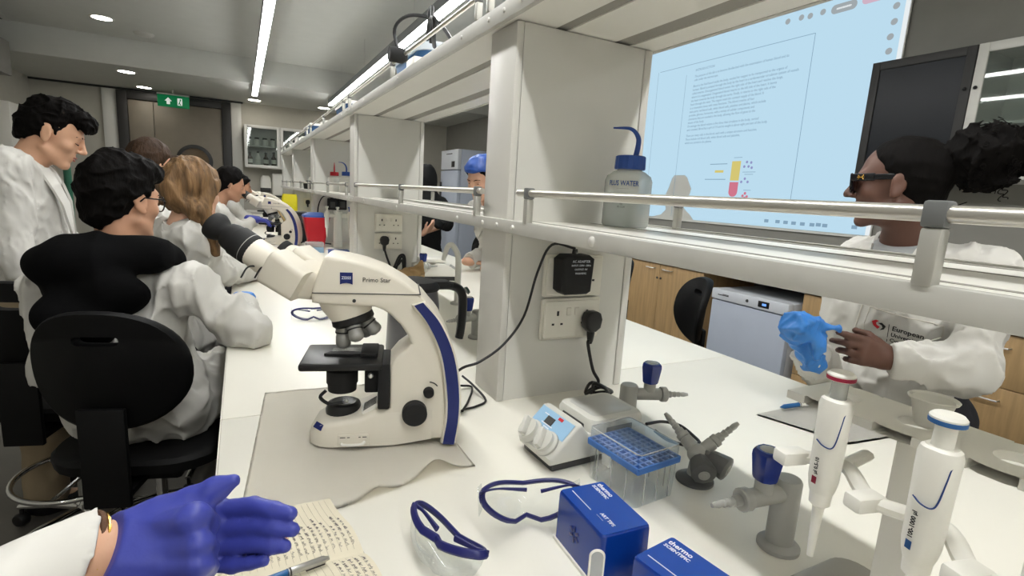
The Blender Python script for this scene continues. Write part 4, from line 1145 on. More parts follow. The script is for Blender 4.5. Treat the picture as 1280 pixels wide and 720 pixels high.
# upright frosted strip standing before the boxes
q = pz(750, 684, 1.0)
t = thing('frosted_strip', 'upright frosted strip with rounded top standing before the blue boxes', 'strip', (q.x - 0.006, q.y - 0.004, B), math.radians(62 - 90))
b = BM(); prism(b, [(-0.0075, 0.012)] + [(0.0075 * math.cos(a), 0.0925 + 0.0075 * math.sin(a)) for a in np.linspace(PI, 0, 12)] + [(0.0075, 0.012)], -0.0015, 0.0015); obj('blade', b, M_frost, t)
b = BM(); tube(b, [(-0.0078, 0, 0.012)] + [(0.0078 * math.cos(a), 0, 0.0925 + 0.0078 * math.sin(a)) for a in np.linspace(PI, 0, 12)] + [(0.0078, 0, 0.012)], 0.0017, 6); obj('rim', b, M_white2, t)
b = BM(); box(b, -0.022, 0.012, -0.012, 0.010, 0, 0.0115, 0.002); box(b, -0.022, -0.010, -0.004, 0.010, 0.0116, 0.06, 0.004); obj('holder', b, M_white2, t)

# ---- bench taps


def barb(bm, m, s=1.0):
    lathe(bm, [(0.0085 * s, 0), (0.0085 * s, 0.010), (0.006 * s, 0.012), (0.0072 * s, 0.020), (0.0055 * s, 0.022), (0.0066 * s, 0.030), (0.005 * s, 0.032), (0.0058 * s, 0.040), (0.0035 * s, 0.050), (0.0018 * s, 0.050)], 16, m)


def gripknob(bm, m, r=0.022, h=0.046):
    n = 10; rings = []
    for z, f in ((0, 0.72), (0.004, 0.80), (h * 0.78, 1.0), (h * 0.92, 0.98), (h, 0.80)):
        rings.append([(r * f * (1 if i % 2 else 0.94) * math.cos(2 * PI * i / n), r * f * (1 if i % 2 else 0.94) * math.sin(2 * PI * i / n), z) for i in range(n)])
    loft(bm, rings, True, True, m)


def post_tap(label, loc, rz, h, grp='grey bench taps with blue knobs', foot=0.03):
    """column, horizontal body along local +X, blue knob upright on it"""
    t = thing('bench_tap', label, 'tap', loc, rz, grp)
    b = BM(); lathe(b, [(foot, 0), (foot, 0.006), (foot * 0.86, 0.010), (0.021, 0.012)], 28); obj('flange', b, M_tapg, t)
    b = BM(); lathe(b, [(0.0195, 0.0102), (0.0195, h - 0.004), (0.017, h), (0.0, h + 0.001)], 28); obj('column', b, M_tapg, t)
    b = BM(); lathe(b, [(0.0135, 0.012), (0.0135, 0.072), (0.011, 0.074)], 20, TR(0, 0, h - 0.022) @ RY(PI / 2)); bd = obj('valve_body', b, M_tapg, t)
    b = BM(); lathe(b, [(0.0165, 0.074), (0.017, 0.076), (0.017, 0.086), (0.015, 0.088)], 14, TR(0, 0, h - 0.022) @ RY(PI / 2)); obj('union_nut', b, M_tapg, bd)
    b = BM(); barb(b, TR(0.088, 0, h - 0.022) @ RY(PI / 2), 0.9); obj('hose_barb', b, M_tapg, bd)
    b = BM(); lathe(b, [(0.013, 0.0), (0.013, 0.020)], 18, TR(0.047, 0, h - 0.014)); obj('stem', b, M_tapg, bd)
    b = BM(); gripknob(b, TR(0.047, 0, h + 0.005)); kb = obj('knob', b, M_knobblue, t)
    b = BM(); lathe(b, [(0.0, 0.0005), (0.012, 0.0004), (0.013, 0)], 16, TR(0.047, 0, h + 0.0512)); obj('knob_disc', b, M_tapg, kb)
    return t


q = pz(972, 683, B); e = pz(903, 634, 0.985)
post_tap('grey bench tap with blue knob, nearest the pipettes', (q.x, q.y, B), math.atan2(e.y - q.y, e.x - q.x), 0.113)
q = pz(786, 490, 0.985); e = pz(852, 491, 0.985)
post_tap('grey bench tap with blue knob behind the stirrer', (q.x, q.y, B), math.atan2(e.y - q.y, e.x - q.x), 0.103)
q = Vector((0.80, 2.80))
post_tap('grey bench tap with blue knob near the second pillar', (0.826, 2.72, B), math.radians(10), 0.11)
post_tap('grey bench tap beside the nearest pillar, behind the black-handled jug', (0.72, 1.62, B), math.radians(200), 0.10)
# double gas tap
q = pz(868, 600, B)
t = thing('double_gas_tap', 'grey double tap with two dark knobs and two hose barbs', 'tap', (q.x, q.y, B), 0.0)
b = BM(); lathe(b, [(0.034, 0), (0.034, 0.004), (0.028, 0.008), (0.016, 0.012)], 28); obj('flange', b, M_tapd, t)
b = BM(); lathe(b, [(0.015, 0.0122), (0.013, 0.035), (0.013, 0.05)], 20); ball(b, (0, 0, 0.052), 0.019); obj('hub', b, M_tapg, t)
c0 = Vector((0, 0, 0.052))
vw = Vector((q.x, q.y, 0)).normalized(); sd = Vector((vw.y, -vw.x, 0))
for s, up in ((1, 0.85), (-1, 0.62)):
    dr = (sd * s * 0.75 + vw * 0.55 + Vector((0, 0, up * 0.8))).normalized()
    b = BM(); lathe(b, [(0.012, 0.006), (0.012, 0.034), (0.010, 0.036), (0.012, 0.038), (0.012, 0.046), (0.0085, 0.048)], 18, frame(c0, dr)); barb(b, frame(c0 + dr * 0.046, dr)); obj('hose_barb', b, M_tapg, t)
for dr, o in (((-vw * 0.8 + sd * 0.25 - Vector((0, 0, 0.25))), Vector((0, 0, 0.0))), ((sd * 0.85 - vw * 0.35 - Vector((0, 0, 0.22))), Vector((0, 0, 0.004)) + sd * 0.006)):
    dr = dr.normalized(); o = c0 + o
    b = BM(); lathe(b, [(0.011, 0.0), (0.011, 0.018)], 16, frame(o, dr)); gripknob(b, frame(o + dr * 0.016, dr), 0.0235, 0.036); kb = obj('knob', b, M_tapd, t)
    b = BM(); lathe(b, [(0.010, 0.0), (0.010, 0.001), (0.007, 0.0015), (0.005, 0.001), (0.005, 0.002), (0, 0.002)], 18, frame(o + dr * 0.0522, dr)); obj('knob_disc', b, M_tapg, kb)
# gooseneck
t = thing('gooseneck_tap', 'tall pale gooseneck tap on the far side of the bench', 'tap', (0.855, 2.16, B))
b = BM(); lathe(b, [(0.03, 0), (0.03, 0.008), (0.018, 0.014)], 24); obj('flange', b, M_tapg, t)
b = BM(); tube(b, spline([(0, 0, 0.012), (0, 0, 0.14), (-0.004, 0, 0.22), (-0.03, 0, 0.265), (-0.052, 0, 0.262), (-0.066, 0, 0.225), (-0.072, 0, 0.20)], 6), [0.014, 0.014, 0.013, 0.012, 0.011, 0.009], 14); obj('spout', b, mat('tap_pale', (196, 195, 188), 0.35, var=0.02), t)

# ---- pipette stand with three pipettes
t = thing('pipette_stand', 'white pipette stand with forked arms and holed top bar, bottom right', 'stand', (0.60, 0.25, B))
b = BM(); loft(b, [[(p[0] + 0.085, p[1] - 0.08, z) for p in rrect(w, 0.24 + w, 0.03)] for z, w in ((0.0, 0.17), (0.010, 0.17), (0.0135, 0.166), (0.014, 0.16))]); obj('foot', b, mat('stand_foot_grey', (170, 168, 160), 0.2, var=0.03), t)
b = BM(); box(b, 0.040, 0.052, -0.015, 0.030, 0.0142, 0.268, 0.004); obj('upright', b, M_white2, t)
b = BM(); box(b, 0.040, 0.052, -0.19, -0.145, 0.0142, 0.268, 0.004); obj('upright', b, M_white2, t)
# top bar: plate with oval holes, made as strips around them
b = BM(); tz0, tz1 = 0.270, 0.280
hy = [0.098, 0.02, -0.065, -0.150]; hw, hl_ = 0.020, 0.034
ysplit = [0.140]
for y in hy: ysplit += [y + hl_ / 2 + 0.002, y - hl_ / 2 - 0.002]
ysplit += [-0.24]
for k in range(0, len(ysplit), 2): box(b, 0.005, 0.105, ysplit[k + 1], ysplit[k], tz0, tz1)
for y in hy:
    ring_o = rrect(0.10, hl_ + 0.004, 0.0005, 3); n = len(ring_o)
    for z in (tz0, tz1):
        pass
    th = [math.atan2(p[1], p[0]) for p in ring_o]
    inn = [(hw * math.cos(a) / max(1e-6, 1), hl_ / 2 * math.sin(a)) for a in np.linspace(0, 2 * PI, 32, endpoint=False)]
    outp = []
    for a in np.linspace(0, 2 * PI, 32, endpoint=False):
        c, s = math.cos(a), math.sin(a); k = min(0.05 / max(abs(c), 1e-6), (hl_ / 2 + 0.002) / max(abs(s), 1e-6)); outp.append((k * c, k * s))
    for i in range(32):
        j = (i + 1) % 32
        P = lambda pt, z: (pt[0] + 0.055, pt[1] + y, z)
        v = [b.verts.new(P(*a)) for a in ((inn[i], tz1), (inn[j], tz1), (outp[j], tz1), (outp[i], tz1), (inn[i], tz0), (inn[j], tz0), (outp[j], tz0), (outp[i], tz0))]
        b.faces.new(v[:4]); b.faces.new((v[7], v[6], v[5], v[4])); b.faces.new((v[1], v[0], v[4], v[5]))
bmesh.ops.remove_doubles(b, verts=list(b.verts), dist=1e-5)
obj('top_bar', b, M_white2, t, sharp=30)
PIP = [(0.548, 0.298), (0.5185, 0.1925), (0.484, 0.105)]
gaps = [(0.553, 0.334), (0.537, 0.245), (0.504, 0.150), (0.468, 0.055)]
path = []
for k, (x, y) in enumerate(gaps):
    path.append((x - 0.60 + 0.002, y - 0.25, 0.228))
    if k < 3: path.append((PIP[k][0] - 0.60 + 0.036, PIP[k][1] - 0.25, 0.228))
b = BM(); tube(b, spline(path, 8), 0.0085, 10, flat=0.85); fb = obj('fork_bar', b, M_white2, t)
for x, y in gaps:
    b = BM(); box(b, -0.024, 0.010, -0.0100, 0.0100, -0.0080, 0.0080, 0.0035, TR(x - 0.60, y - 0.25, 0.228) @ RZ(-0.25)); obj('fork_end', b, M_white2, fb)
for k in (0, 2):
    b = BM(); tube(b, [path[2 * k + 1], (0.046, path[2 * k + 1][1] + 0.01, 0.224)], 0.008, 8, flat=0.8); obj('fork_bracket', b, M_white2, t)
# funnel-like white cup in the top bar
t = thing('white_funnel', 'white tapered cup sitting in the top bar of the pipette stand', 'cup', (0.662, 0.262, B + 0.2805))
b = BM(); lathe(b, [(0.0, 0.0), (0.013, 0.0), (0.014, 0.001), (0.020, 0.028), (0.0225, 0.031), (0.0235, 0.030), (0.0225, 0.028), (0.019, 0.029), (0.012, 0.003), (0, 0.003)], 30); obj('cup_wall', b, M_frost if False else M_white2, t)
for k, ((x, y), ring, lab, vol) in enumerate(zip(PIP, ((150, 30, 60), (40, 92, 150), (40, 92, 150)), ('white pipette with a dark red ring, leftmost in the stand', 'white pipette with a blue ring and blue mark, middle of the stand', 'white pipette cut off at the bottom right corner'), ('\u00b5l 0.5-10', '100-1000 \u00b5l', '20-200 \u00b5l'))):
    mr = mat('ring_%d' % k, ring, 0.4, var=0.03)
    z0 = B + 0.128 if k == 0 else B + 0.130
    t = thing('pipette', lab, 'pipette', (x, y, z0), 0, 'white pipettes in the stand')
    tilt = TR(0, 0, 0)
    b = BM(); lathe(b, [(0.0034, 0.0), (0.0052, 0.045), (0.0060, 0.060), (0.0102, 0.064), (0.0110, 0.0779)], 20); obj('tip_cone', b, M_white2, t)
    b = BM(); loft(b, [[(p[0], p[1], z) for p in rrect(w, d, min(w, d) * 0.42)] for z, w, d in ((0.078, 0.022, 0.022), (0.084, 0.0245, 0.025), (0.094, 0.026, 0.028), (0.150, 0.0265, 0.030), (0.176, 0.028, 0.031), (0.182, 0.0255, 0.028), (0.184, 0.021, 0.023))]); bd = obj('handle', b, M_white2, t, sharp=35)
    b = BM(); lathe(b, [(0.008, 0.184), (0.008, 0.204)], 18); obj('plunger', b, M_frost if k == 0 else M_white2, t)
    b = BM(); lathe(b, [(0.0, 0.213), (0.011, 0.2125), (0.0132, 0.210), (0.0132, 0.204), (0.008, 0.2035)], 22); obj('plunger_button', b, M_white2, t)
    b = BM(); lathe(b, [(0.0135, 0.2045), (0.0137, 0.207), (0.0135, 0.2085)], 22, caps=False); obj('colour_ring', b, mr, t)
    vw = Vector((x, y, 0)).normalized(); mrot = RZ(math.atan2(-vw.x, vw.y) * -1 * 0 - math.atan2(vw.x, vw.y))
    # printed outline, number window and volume mark on the side that faces the aisle
    fm = mrot @ RZ(0.0)
    def seat_(u_, z):            # point on handle surface towards the viewer, u_ sideways
        return fm @ Vector((u_, -math.sqrt(max(0.0, 1 - abs(u_ / 0.0138) ** 2.6)) * 0.0152, z))
    b = BM(); pth = [seat_(0.0128, 0.172), seat_(0.009, 0.171), seat_(0.0075, 0.160), seat_(0.005, 0.140), seat_(0.0015, 0.133), seat_(-0.006, 0.134), seat_(-0.0120, 0.137)]
    tube(b, spline(pth, 5), 0.0007, 5); obj('printed_outline', b, M_blueink, bd)
    b = BM(); pp = [seat_(-0.0105, 0.090), seat_(-0.006, 0.090), seat_(-0.006, 0.098), seat_(-0.0105, 0.098)]
    n_ = fm.to_3x3() @ Vector((-0.3, -1, 0)); f = b.faces.new([b.verts.new(p_ + n_ * 0.0006) for p_ in pp]); bmesh.ops.solidify(b, geom=[f], thickness=0.0005); obj('colour_mark', b, mr, bd)
    text('volume_lettering', vol, 0.0052, TR(*(seat_(-0.008, 0.101) + n_ * 0.0009)) @ fm @ RZ(-0.45) @ RX(PI / 2) @ RZ(PI / 2), M_ink, bd, world=False, bold=True)
    b = BM(); box(b, 0.010, 0.015, -0.004, 0.004, 0.100, 0.150, 0.002, fm @ RZ(0.9)); obj('ejector_rail', b, M_tapg, bd)
# ---- safety goggles


def goggles(label, loc, rot, wrap=0.5, hgt=0.025, bulge=1.0, tuck=False):
    """wraparound goggles: navy frame loop, clear bulging lens and shields; local x along the brow, y where the lens bulges, z up"""
    t = thing('safety_goggles', label, 'goggles', loc, 0, 'clear safety goggles with navy frames', rot=rot)
    fr = []
    for i in range(40):
        a = 2 * PI * i / 40; ex = math.copysign(abs(math.cos(a)) ** 0.7, math.cos(a)); ey = math.copysign(abs(math.sin(a)) ** 0.8, math.sin(a))
        x = 0.074 * ex; z = hgt * ey * (1 - 0.28 * abs(ex) ** 3); y = -wrap * abs(x) ** 1.35 / 0.074 ** 0.35
        if ey < 0: z += 0.012 * math.exp(-(x / 0.013) ** 2)
        fr.append(Vector((x, y, z)))
    b = BM(); tube(b, fr, 0.0036, 8, True, flat=1.6); obj('frame', b, M_gogg, t)
    rings = []
    for k, (s, o) in enumerate(((1.0, 0.0), (0.98, 0.010), (0.90, 0.020), (0.66, 0.026), (0.30, 0.028), (0.02, 0.028))):
        rings.append([Vector((p.x * s, p.y * (s if k > 2 else 1.0) + o * bulge, p.z * s)) for p in fr])
    b = BM(); loft(b, rings, caps=False); obj('lens', b, M_glassw, t)
    ye = -wrap * 0.074
    for s in (-1, 1):
        if tuck:
            b = BM(); tube(b, spline([(s * 0.072, ye, 0.012 * s), (s * 0.055, ye * 0.6 - 0.004, 0.004 * s), (s * 0.014, -0.006, 0.005 * s)], 5), [0.0034, 0.0028, 0.0046], 8, flat=0.6); obj('temple', b, M_gogg, t)
            continue
        b = BM(); tube(b, spline([(s * 0.074, ye, 0.004), (s * 0.072, ye - 0.014, 0.004), (s * 0.052, ye - 0.024, 0.004), (s * 0.012, ye - 0.020 + 0.006 * s, 0.0)], 5), [0.0034, 0.0028, 0.0026, 0.0050], 8, flat=0.6); obj('temple', b, M_gogg, t)
        b = BM(); prism(b, [(ye - 0.004, -0.018), (ye - 0.012, 0.016), (ye + 0.03, 0.022), (ye + 0.034, -0.019)], -0.0005, 0.0005, TR(s * 0.0755, 0.0, 0) @ RZ(PI / 2)); obj('side_shield', b, M_glassw, t)
    mw = _mw[t.name]; lowest = min((mw @ v.co).z for c in t.children for v in c.data.vertices)
    t.location.z += B + 0.0006 - lowest; _mw[t.name] = TR(0, 0, B + 0.0006 - lowest) @ mw
    return t


def axes(x, y):
    x = Vector(x).normalized(); y = Vector(y); y = (y - x * y.dot(x)).normalized(); z = x.cross(y)
    return Matrix(((x.x, y.x, z.x, 0), (x.y, y.y, z.y, 0), (x.z, y.z, z.z, 0), (0, 0, 0, 1)))


q = pz(556, 671, B + 0.045)
goggles('navy-framed clear goggles standing alone nearest the notebook', (q.x, q.y, B + 0.034), axes((0.26, -0.96, 0.04), (-0.34, -0.08, -0.94)), 0.20, 0.026, 1.5, True)
q = pz(652, 622, B + 0.03)
goggles('navy-framed clear goggles lying open between the towel and the blue box', (q.x, q.y - 0.012, B + 0.032), axes((0.96, -0.28, 0.0), (0.22, 0.62, -0.70)), 0.62, 0.030)
q = pz(392, 401, B)
goggles('folded navy-framed clear goggles far along the bench behind the nearest microscope', (q.x, q.y, B + 0.026), axes((-1, 0.1, 0), (-0.1, -1, 0)), 0.5, 0.022)

# ---- notebook with writing, pen
G0, G1, T1, L1 = pz(455, 688, B + 0.012), pz(332, 720, B + 0.012), pz(408, 628, B + 0.010), pz(478, 722, B + 0.010)
gd = Vector((-1, 0.02, 0)).normalized(); pd_ = Vector((-0.16, 1, 0)).normalized()
t = thing('notebook', 'open ruled notebook with handwriting lying under the gloved hands', 'notebook', (G0.x, G0.y, B), 0)
def page_surf(b, sgn, z_off, ln, wd, shrink=0.0):
    vs = []
    for i in range(9):
        row = []
        for j in range(13):
            u, v = i / 8, j / 12
            p = gd * (u * ln) + pd_ * (sgn * v * (wd - shrink))
            z = z_off + 0.011 * math.exp(-((v - 0.28) / 0.30) ** 2) * (1 - math.exp(-v / 0.07))
            row.append((p.x, p.y, z))
        vs.append(row)
    vv = [[b.verts.new(q_) for q_ in r] for r in vs]
    for i in range(8):
        for j in range(12): b.faces.new((vv[i][j], vv[i + 1][j], vv[i + 1][j + 1], vv[i][j + 1]))
LN, WD = 0.215, 0.150
def page_z(v): return 0.011 * math.exp(-((v - 0.28) / 0.30) ** 2) * (1 - math.exp(-v / 0.07))
b = BM(); box(b, -LN - 0.004, 0.004, -0.15, 0.15, 0.0, 0.0018, 0.0005, Matrix(((1, pd_.x, 0, 0), (0, pd_.y, 0, 0), (0, 0, 1, 0), (0, 0, 0, 1)))); obj('cover', b, M_navy, t)
for sgn, nm in ((1, 'far_page'), (-1, 'near_page')):
    b = BM(); page_surf(b, sgn, 0.0085, LN, WD)
    bmesh.ops.recalc_face_normals(b, faces=list(b.faces))
    if sum(f.normal.z for f in b.faces) < 0: bmesh.ops.reverse_faces(b, faces=list(b.faces))
    bmesh.ops.solidify(b, geom=list(b.faces), thickness=0.006)
    pg = obj(nm, b, M_page, t)
    b = BM(); bi = BM(); br = BM(); rs = random.Random(5 + sgn)
    for k in range(24):
        u = 0.010 + k * 0.0085
        P = lambda v, du=0.0, up=0.0006: (lambda p: (p.x, p.y, 0.0085 + page_z(v) + up))(gd * (u + du) + pd_ * (sgn * v * WD))
        tube(b, [P(v) for v in np.linspace(0.05, 0.97, 10)], 0.00016, 4)
        if sgn > 0 or k < 5:
            v = 0.10; pts = []
            while v < 0.30 + 0.62 * rs.random():
                pass_ = rs.random()
                n_ = rs.randint(5, 12); pts = []
                for q_ in range(n_): pts.append(P(v, -0.0018 + 0.0030 * rs.random() * (-1 if q_ % 2 else 1) * 0.9, 0.0007)); v += 0.0075
                if len(pts) > 2: tube(br if (sgn > 0 and k in (9, 10) and v > 0.4) else bi, pts, 0.00022, 4)
                v += 0.02
                if v > 0.92: break
    obj('ruled_lines', b, mat('rule_grey_%d' % (sgn + 1), (176, 168, 150), 0.8, var=0.02), pg, kind='stuff')
    obj('handwriting', bi, mat('ink_dark_%d' % (sgn + 1), (112, 108, 116), 0.8, var=0.02), pg, kind='stuff')
    if sgn > 0: obj('red_handwriting', br, mat('ink_red', (200, 60, 60), 0.8, var=0.02), pg, kind='stuff')
    elif br: br.free()


def pen(label, p0, p1, r, cols, grp=None):
    p0, p1 = Vector(p0), Vector(p1); L = (p1 - p0).length
    t = thing('ballpoint_pen', label, 'pen', tuple((p0 + p1) / 2), 0, grp)
    m = frame(p0, p1 - p0); 
    b = BM(); lathe(b, [(0.0008, 0), (r * 0.5, L * 0.05), (r, L * 0.12), (r, L * 0.52), (0, L * 0.5201)], 16, m); obj('barrel', b, cols[0], t, world=True)
    b = BM(); lathe(b, [(0, L * 0.522), (r * 1.06, L * 0.522), (r * 1.06, L * 0.94), (r * 0.7, L * 0.96), (r * 0.6, L), (0, L)], 16, m); up = obj('upper_barrel', b, cols[1], t, world=True)
    b = BM(); lathe(b, [(r * 1.1, L * 0.505), (r * 1.1, L * 0.512)], 16, m, caps=False); lathe(b, [(r * 1.12, L * 0.53), (r * 1.12, L * 0.55)], 16, m, caps=False); obj('ring', b, M_darkgrey, t, world=True)
    b = BM(); box(b, -r * 0.35, r * 0.35, r * 1.02, r * 1.5, L * 0.72, L * 0.95, 0.0004, m); obj('clip', b, cols[2], up, world=True)
    return t


M_penblue = mat('pen_blue', (26, 92, 150), 0.3, var=0.04)
pen('blue and silver pen lying across the open notebook', tuple(pz(300, 738, B + 0.0265)), tuple(pz(411, 697, B + 0.0245)), 0.0046, (M_penblue, M_steel, M_darkgrey))
# sheet and pen at right
t = thing('paper_sheets', 'loose white sheets lying on the right side of the bench', 'paper', (1.24, 0.69, B))
P4 = [pz(945, 519, B) - Vector((1.24, 0.69, B)), pz(1022, 503, B) - Vector((1.24, 0.69, B)), pz(1140, 543, B) - Vector((1.24, 0.69, B)), pz(1062, 556, B) - Vector((1.24, 0.69, B))]
def sheet(b, P, z, curl=0.0):
    N_ = 10; vs = [[None] * (N_ + 1) for _ in range(N_ + 1)]
    for i in range(N_ + 1):
        for j in range(N_ + 1):
            u, v = i / N_, j / N_; p = (P[0] * (1 - u) + P[1] * u) * (1 - v) + (P[3] * (1 - u) + P[2] * u) * v
            vs[i][j] = b.verts.new((p.x, p.y, z + curl * (abs(u - 0.45) ** 2) * v))
    for i in range(N_):
        for j in range(N_): b.faces.new((vs[i][j], vs[i][j + 1], vs[i + 1][j + 1], vs[i + 1][j]))
    bmesh.ops.solidify(b, geom=list(b.faces), thickness=0.0006)
b = BM(); sheet(b, P4, 0.0012); obj('lower_sheet', b, M_paper, t)
b = BM(); sheet(b, [p * 0.985 + Vector((0.004, 0.003, 0)) for p in P4], 0.0024, 0.003); obj('upper_sheet', b, M_paper, t)
pen('blue pen with clear cap lying on the loose sheets at right', tuple(pz(975, 509, B + 0.013)), tuple(pz(1019, 503, B + 0.013)), 0.0058, (M_penblue, M_white2, M_darkgrey))
# rolled blue cuff of a glove left on the bench is held by the seated man (built with him)

# ---- wash bottle on the shelf


def wash_bottle(label, loc, rz, capm, tube_pts, s=1.0, print_=True):
    t = thing('wash_bottle', label, 'bottle', loc, rz, 'wash bottles on the lower shelf')
    b = BM(); lathe(b, [(0.0, 0.0), (0.050 * s, 0), (0.054 * s, 0.006 * s), (0.054 * s, 0.105 * s), (0.050 * s, 0.116 * s), (0.036 * s, 0.126 * s), (0.028 * s, 0.129 * s), (0.028 * s, 0.136 * s)], 36, caps=False); obj('body', b, M_frost if print_ else M_white2, t)
    b = BM(); lathe(b, [(0.0, 0.0015), (0.048 * s, 0.0015), (0.0515 * s, 0.008 * s), (0.0515 * s, 0.060 * s), (0, 0.060 * s)], 30); obj('water', b, clear('water_%s' % label[:4], (222, 228, 228), 0.05, 0.1, 0.9), t)
    b = BM(); n = 36; loft(b, [[((r + (0.0012 if i % 2 else 0)) * s * math.cos(2 * PI * i / n), (r + (0.0012 if i % 2 else 0)) * s * math.sin(2 * PI * i / n), z * s) for i in range(n)] for r, z in ((0.033, 0.131), (0.034, 0.134), (0.033, 0.160), (0.030, 0.162))]); obj('cap', b, capm, t, sharp=20)
    b = BM(); tube(b, spline([Vector(p) * s for p in tube_pts], 7), [0.0065 * s, 0.006 * s, 0.0055 * s, 0.004 * s, 0.002 * s], 12); obj('spout', b, capm, t)
    if print_:
        for k, (tx, sz, z, m_) in enumerate((('PLUS WATER', 0.0155, 0.098, M_blueink), ('____________', 0.006, 0.089, M_ink), ('TEL', 0.006, 0.052, M_ink), ('05-12-24', 0.006, 0.046, M_ink))):
            me_o = text('printed_lettering', tx, sz, RX(PI / 2), m_, None, world=False, bold=k == 0, align='CENTER', sx=0.78)
            for v in me_o.data.vertices:
                a = v.co.x / 0.0545 - PI / 2 - 0.42; r_ = 0.0546 - v.co.y * 0.3
                v.co = Vector((r_ * math.cos(a), r_ * math.sin(a), v.co.z + z))
            me_o.parent = t
    return t


wb = px(785, 281, 0.80)
wash_bottle('large clear wash bottle with blue cap and printed lettering, at the nearest pillar', (0.800, 0.975, 1.3432), math.radians(-28), M_bluep, [(0.010, 0, 0.155), (0.014, 0, 0.185), (0.012, 0.0, 0.205), (-0.006, 0, 0.222), (-0.046, 0, 0.222)])
wash_bottle('wash bottle with red cap and straight red spout on the shelf', tuple(px(418, 236, 0.70).xy) + (1.3432,), 0, M_red, [(0, 0, 0.155), (0, 0, 0.175), (0, 0, 0.2), (0, 0, 0.22), (0.0, 0, 0.24)], 1.0, False)
wash_bottle('wash bottle with blue cap beside the red-capped one on the shelf', tuple(px(433, 237, 0.74).xy) + (1.3432,), 0, M_bluep, [(0, 0, 0.155), (0, 0.0, 0.19), (-0.010, 0, 0.215), (-0.03, 0, 0.23), (-0.06, 0, 0.232)], 1.0, False)
wash_bottle('white wash bottle on the shelf of the third bay', (0.70, 6.1, 1.3432), 0.4, M_white2, [(0, 0, 0.155), (0, 0.0, 0.19), (-0.010, 0, 0.215), (-0.03, 0, 0.23), (-0.06, 0, 0.232)], 1.0, False)
wash_bottle('blue-capped white bottle on the shelf of the fourth bay', (0.82, 6.25, 1.3432), 0.4, M_bluep, [(0, 0, 0.155), (0, 0.0, 0.19), (0, 0, 0.20), (0, 0, 0.21), (0, 0, 0.222)], 1.0, False)
b = BM(); lathe(b, [(0, 0), (0.05, 0), (0.055, 0.05), (0.03, 0.08), (0, 0.085)], 18, TR(0.60, 5.6, 1.3432)); tag(obj('dark_lump_jar', b, M_black), 'small black rounded pot on the shelf far along the bench', 'pot')
b = BM(); lathe(b, [(0, 0), (0.04, 0), (0.045, 0.05), (0.03, 0.07), (0, 0.075)], 18, TR(0.60, 8.0, 1.3432)); tag(obj('white_pot', b, M_white2), 'small white pot at the far end of the lower shelf', 'pot')

# ================================================================ farther things on the bench
# dark jug behind the nearest microscope
t = thing('dark_jug', 'dark grey jug with black lid and looped handle behind the nearest microscope', 'jug', (0.455, 1.50, B))
b = BM(); lathe(b, [(0, 0), (0.078, 0), (0.082, 0.006), (0.076, 0.16), (0.070, 0.205)], 32); obj('body', b, mat('jug_grey', (92, 92, 96), 0.3, metal=0.3, var=0.05), t)
b = BM(); lathe(b, [(0.074, 0.2055), (0.077, 0.215), (0.066, 0.232), (0.03, 0.240), (0, 0.241)], 32); loft(b, [[(p[0] + x, p[1], z) for p in rrect(w, 0.06, 0.02)] for x, z, w in ((0.07, 0.212, 0.10), (0.07, 0.222, 0.10), (0.065, 0.230, 0.08))]); obj('lid', b, M_blackm, t)
b = BM(); tube(b, spline([(0.07, 0, 0.214), (0.12, -0.005, 0.212), (0.150, -0.008, 0.190), (0.155, -0.010, 0.13), (0.150, -0.012, 0.07), (0.146, -0.012, 0.045)], 6), [0.016, 0.017, 0.018, 0.017, 0.016], 12, flat=0.8); hd = obj('handle', b, M_black, t)
b = BM(); lathe(b, [(0, 0.008), (0.011, 0.007), (0.013, 0)], 16, TR(0.166, -0.008, 0.196) @ RY(1.1)); obj('button', b, mat('dark_green_button', (20, 62, 52), 0.4, var=0.05), hd)

# crumpled kraft bag
s = SDF((0.66, 2.42, B), (0.84, 2.66, B + 0.16), 0.005)
s.ell(TR(0.75, 2.53, B + 0.05), (0.07, 0.08, 0.062), 0.02); s.ell(TR(0.79, 2.55, B + 0.09) @ RY(0.5), (0.02, 0.05, 0.055), 0.015); s.ell(TR(0.71, 2.52, B + 0.08), (0.05, 0.05, 0.03), 0.015)
s.warp(folds(70, 0.016, seed=3)); s.half((0, 0, B + 0.0015), (0, 0, -1))
tag(obj('kraft_bag', s.mesh('kraft_bag', 0), M_brown, sharp=25), 'crumpled brown paper bag on the bench behind the nearest microscope', 'bag')

# second stirrer
t = thing('bench_balance', 'white stirrer with a black base near the second pillar', 'stirrer', (1.00, 2.83, B), math.radians(-8))
b = BM(); box(b, -0.10, 0.10, -0.07, 0.07, 0, 0.022, 0.003); obj('base', b, M_black, t)
b = BM(); prism(b, [(-0.10, 0.0225), (-0.10, 0.04), (-0.03, 0.10), (0.03, 0.095), (0.10, 0.05), (0.10, 0.0225)], -0.07, 0.07, None, 0.006); obj('housing', b, M_white2, t)
b = BM(); box(b, -0.12, 0.03, -0.065, 0.065, 0.1005, 0.125, 0.01); obj('top_plate', b, M_white2, t)
b = BM(); lathe(b, [(0.02, 0), (0.018, 0.015), (0, 0.016)], 16, TR(0.07, -0.03, 0.068) @ RY(0.55)); obj('knob', b, M_tapg, t)

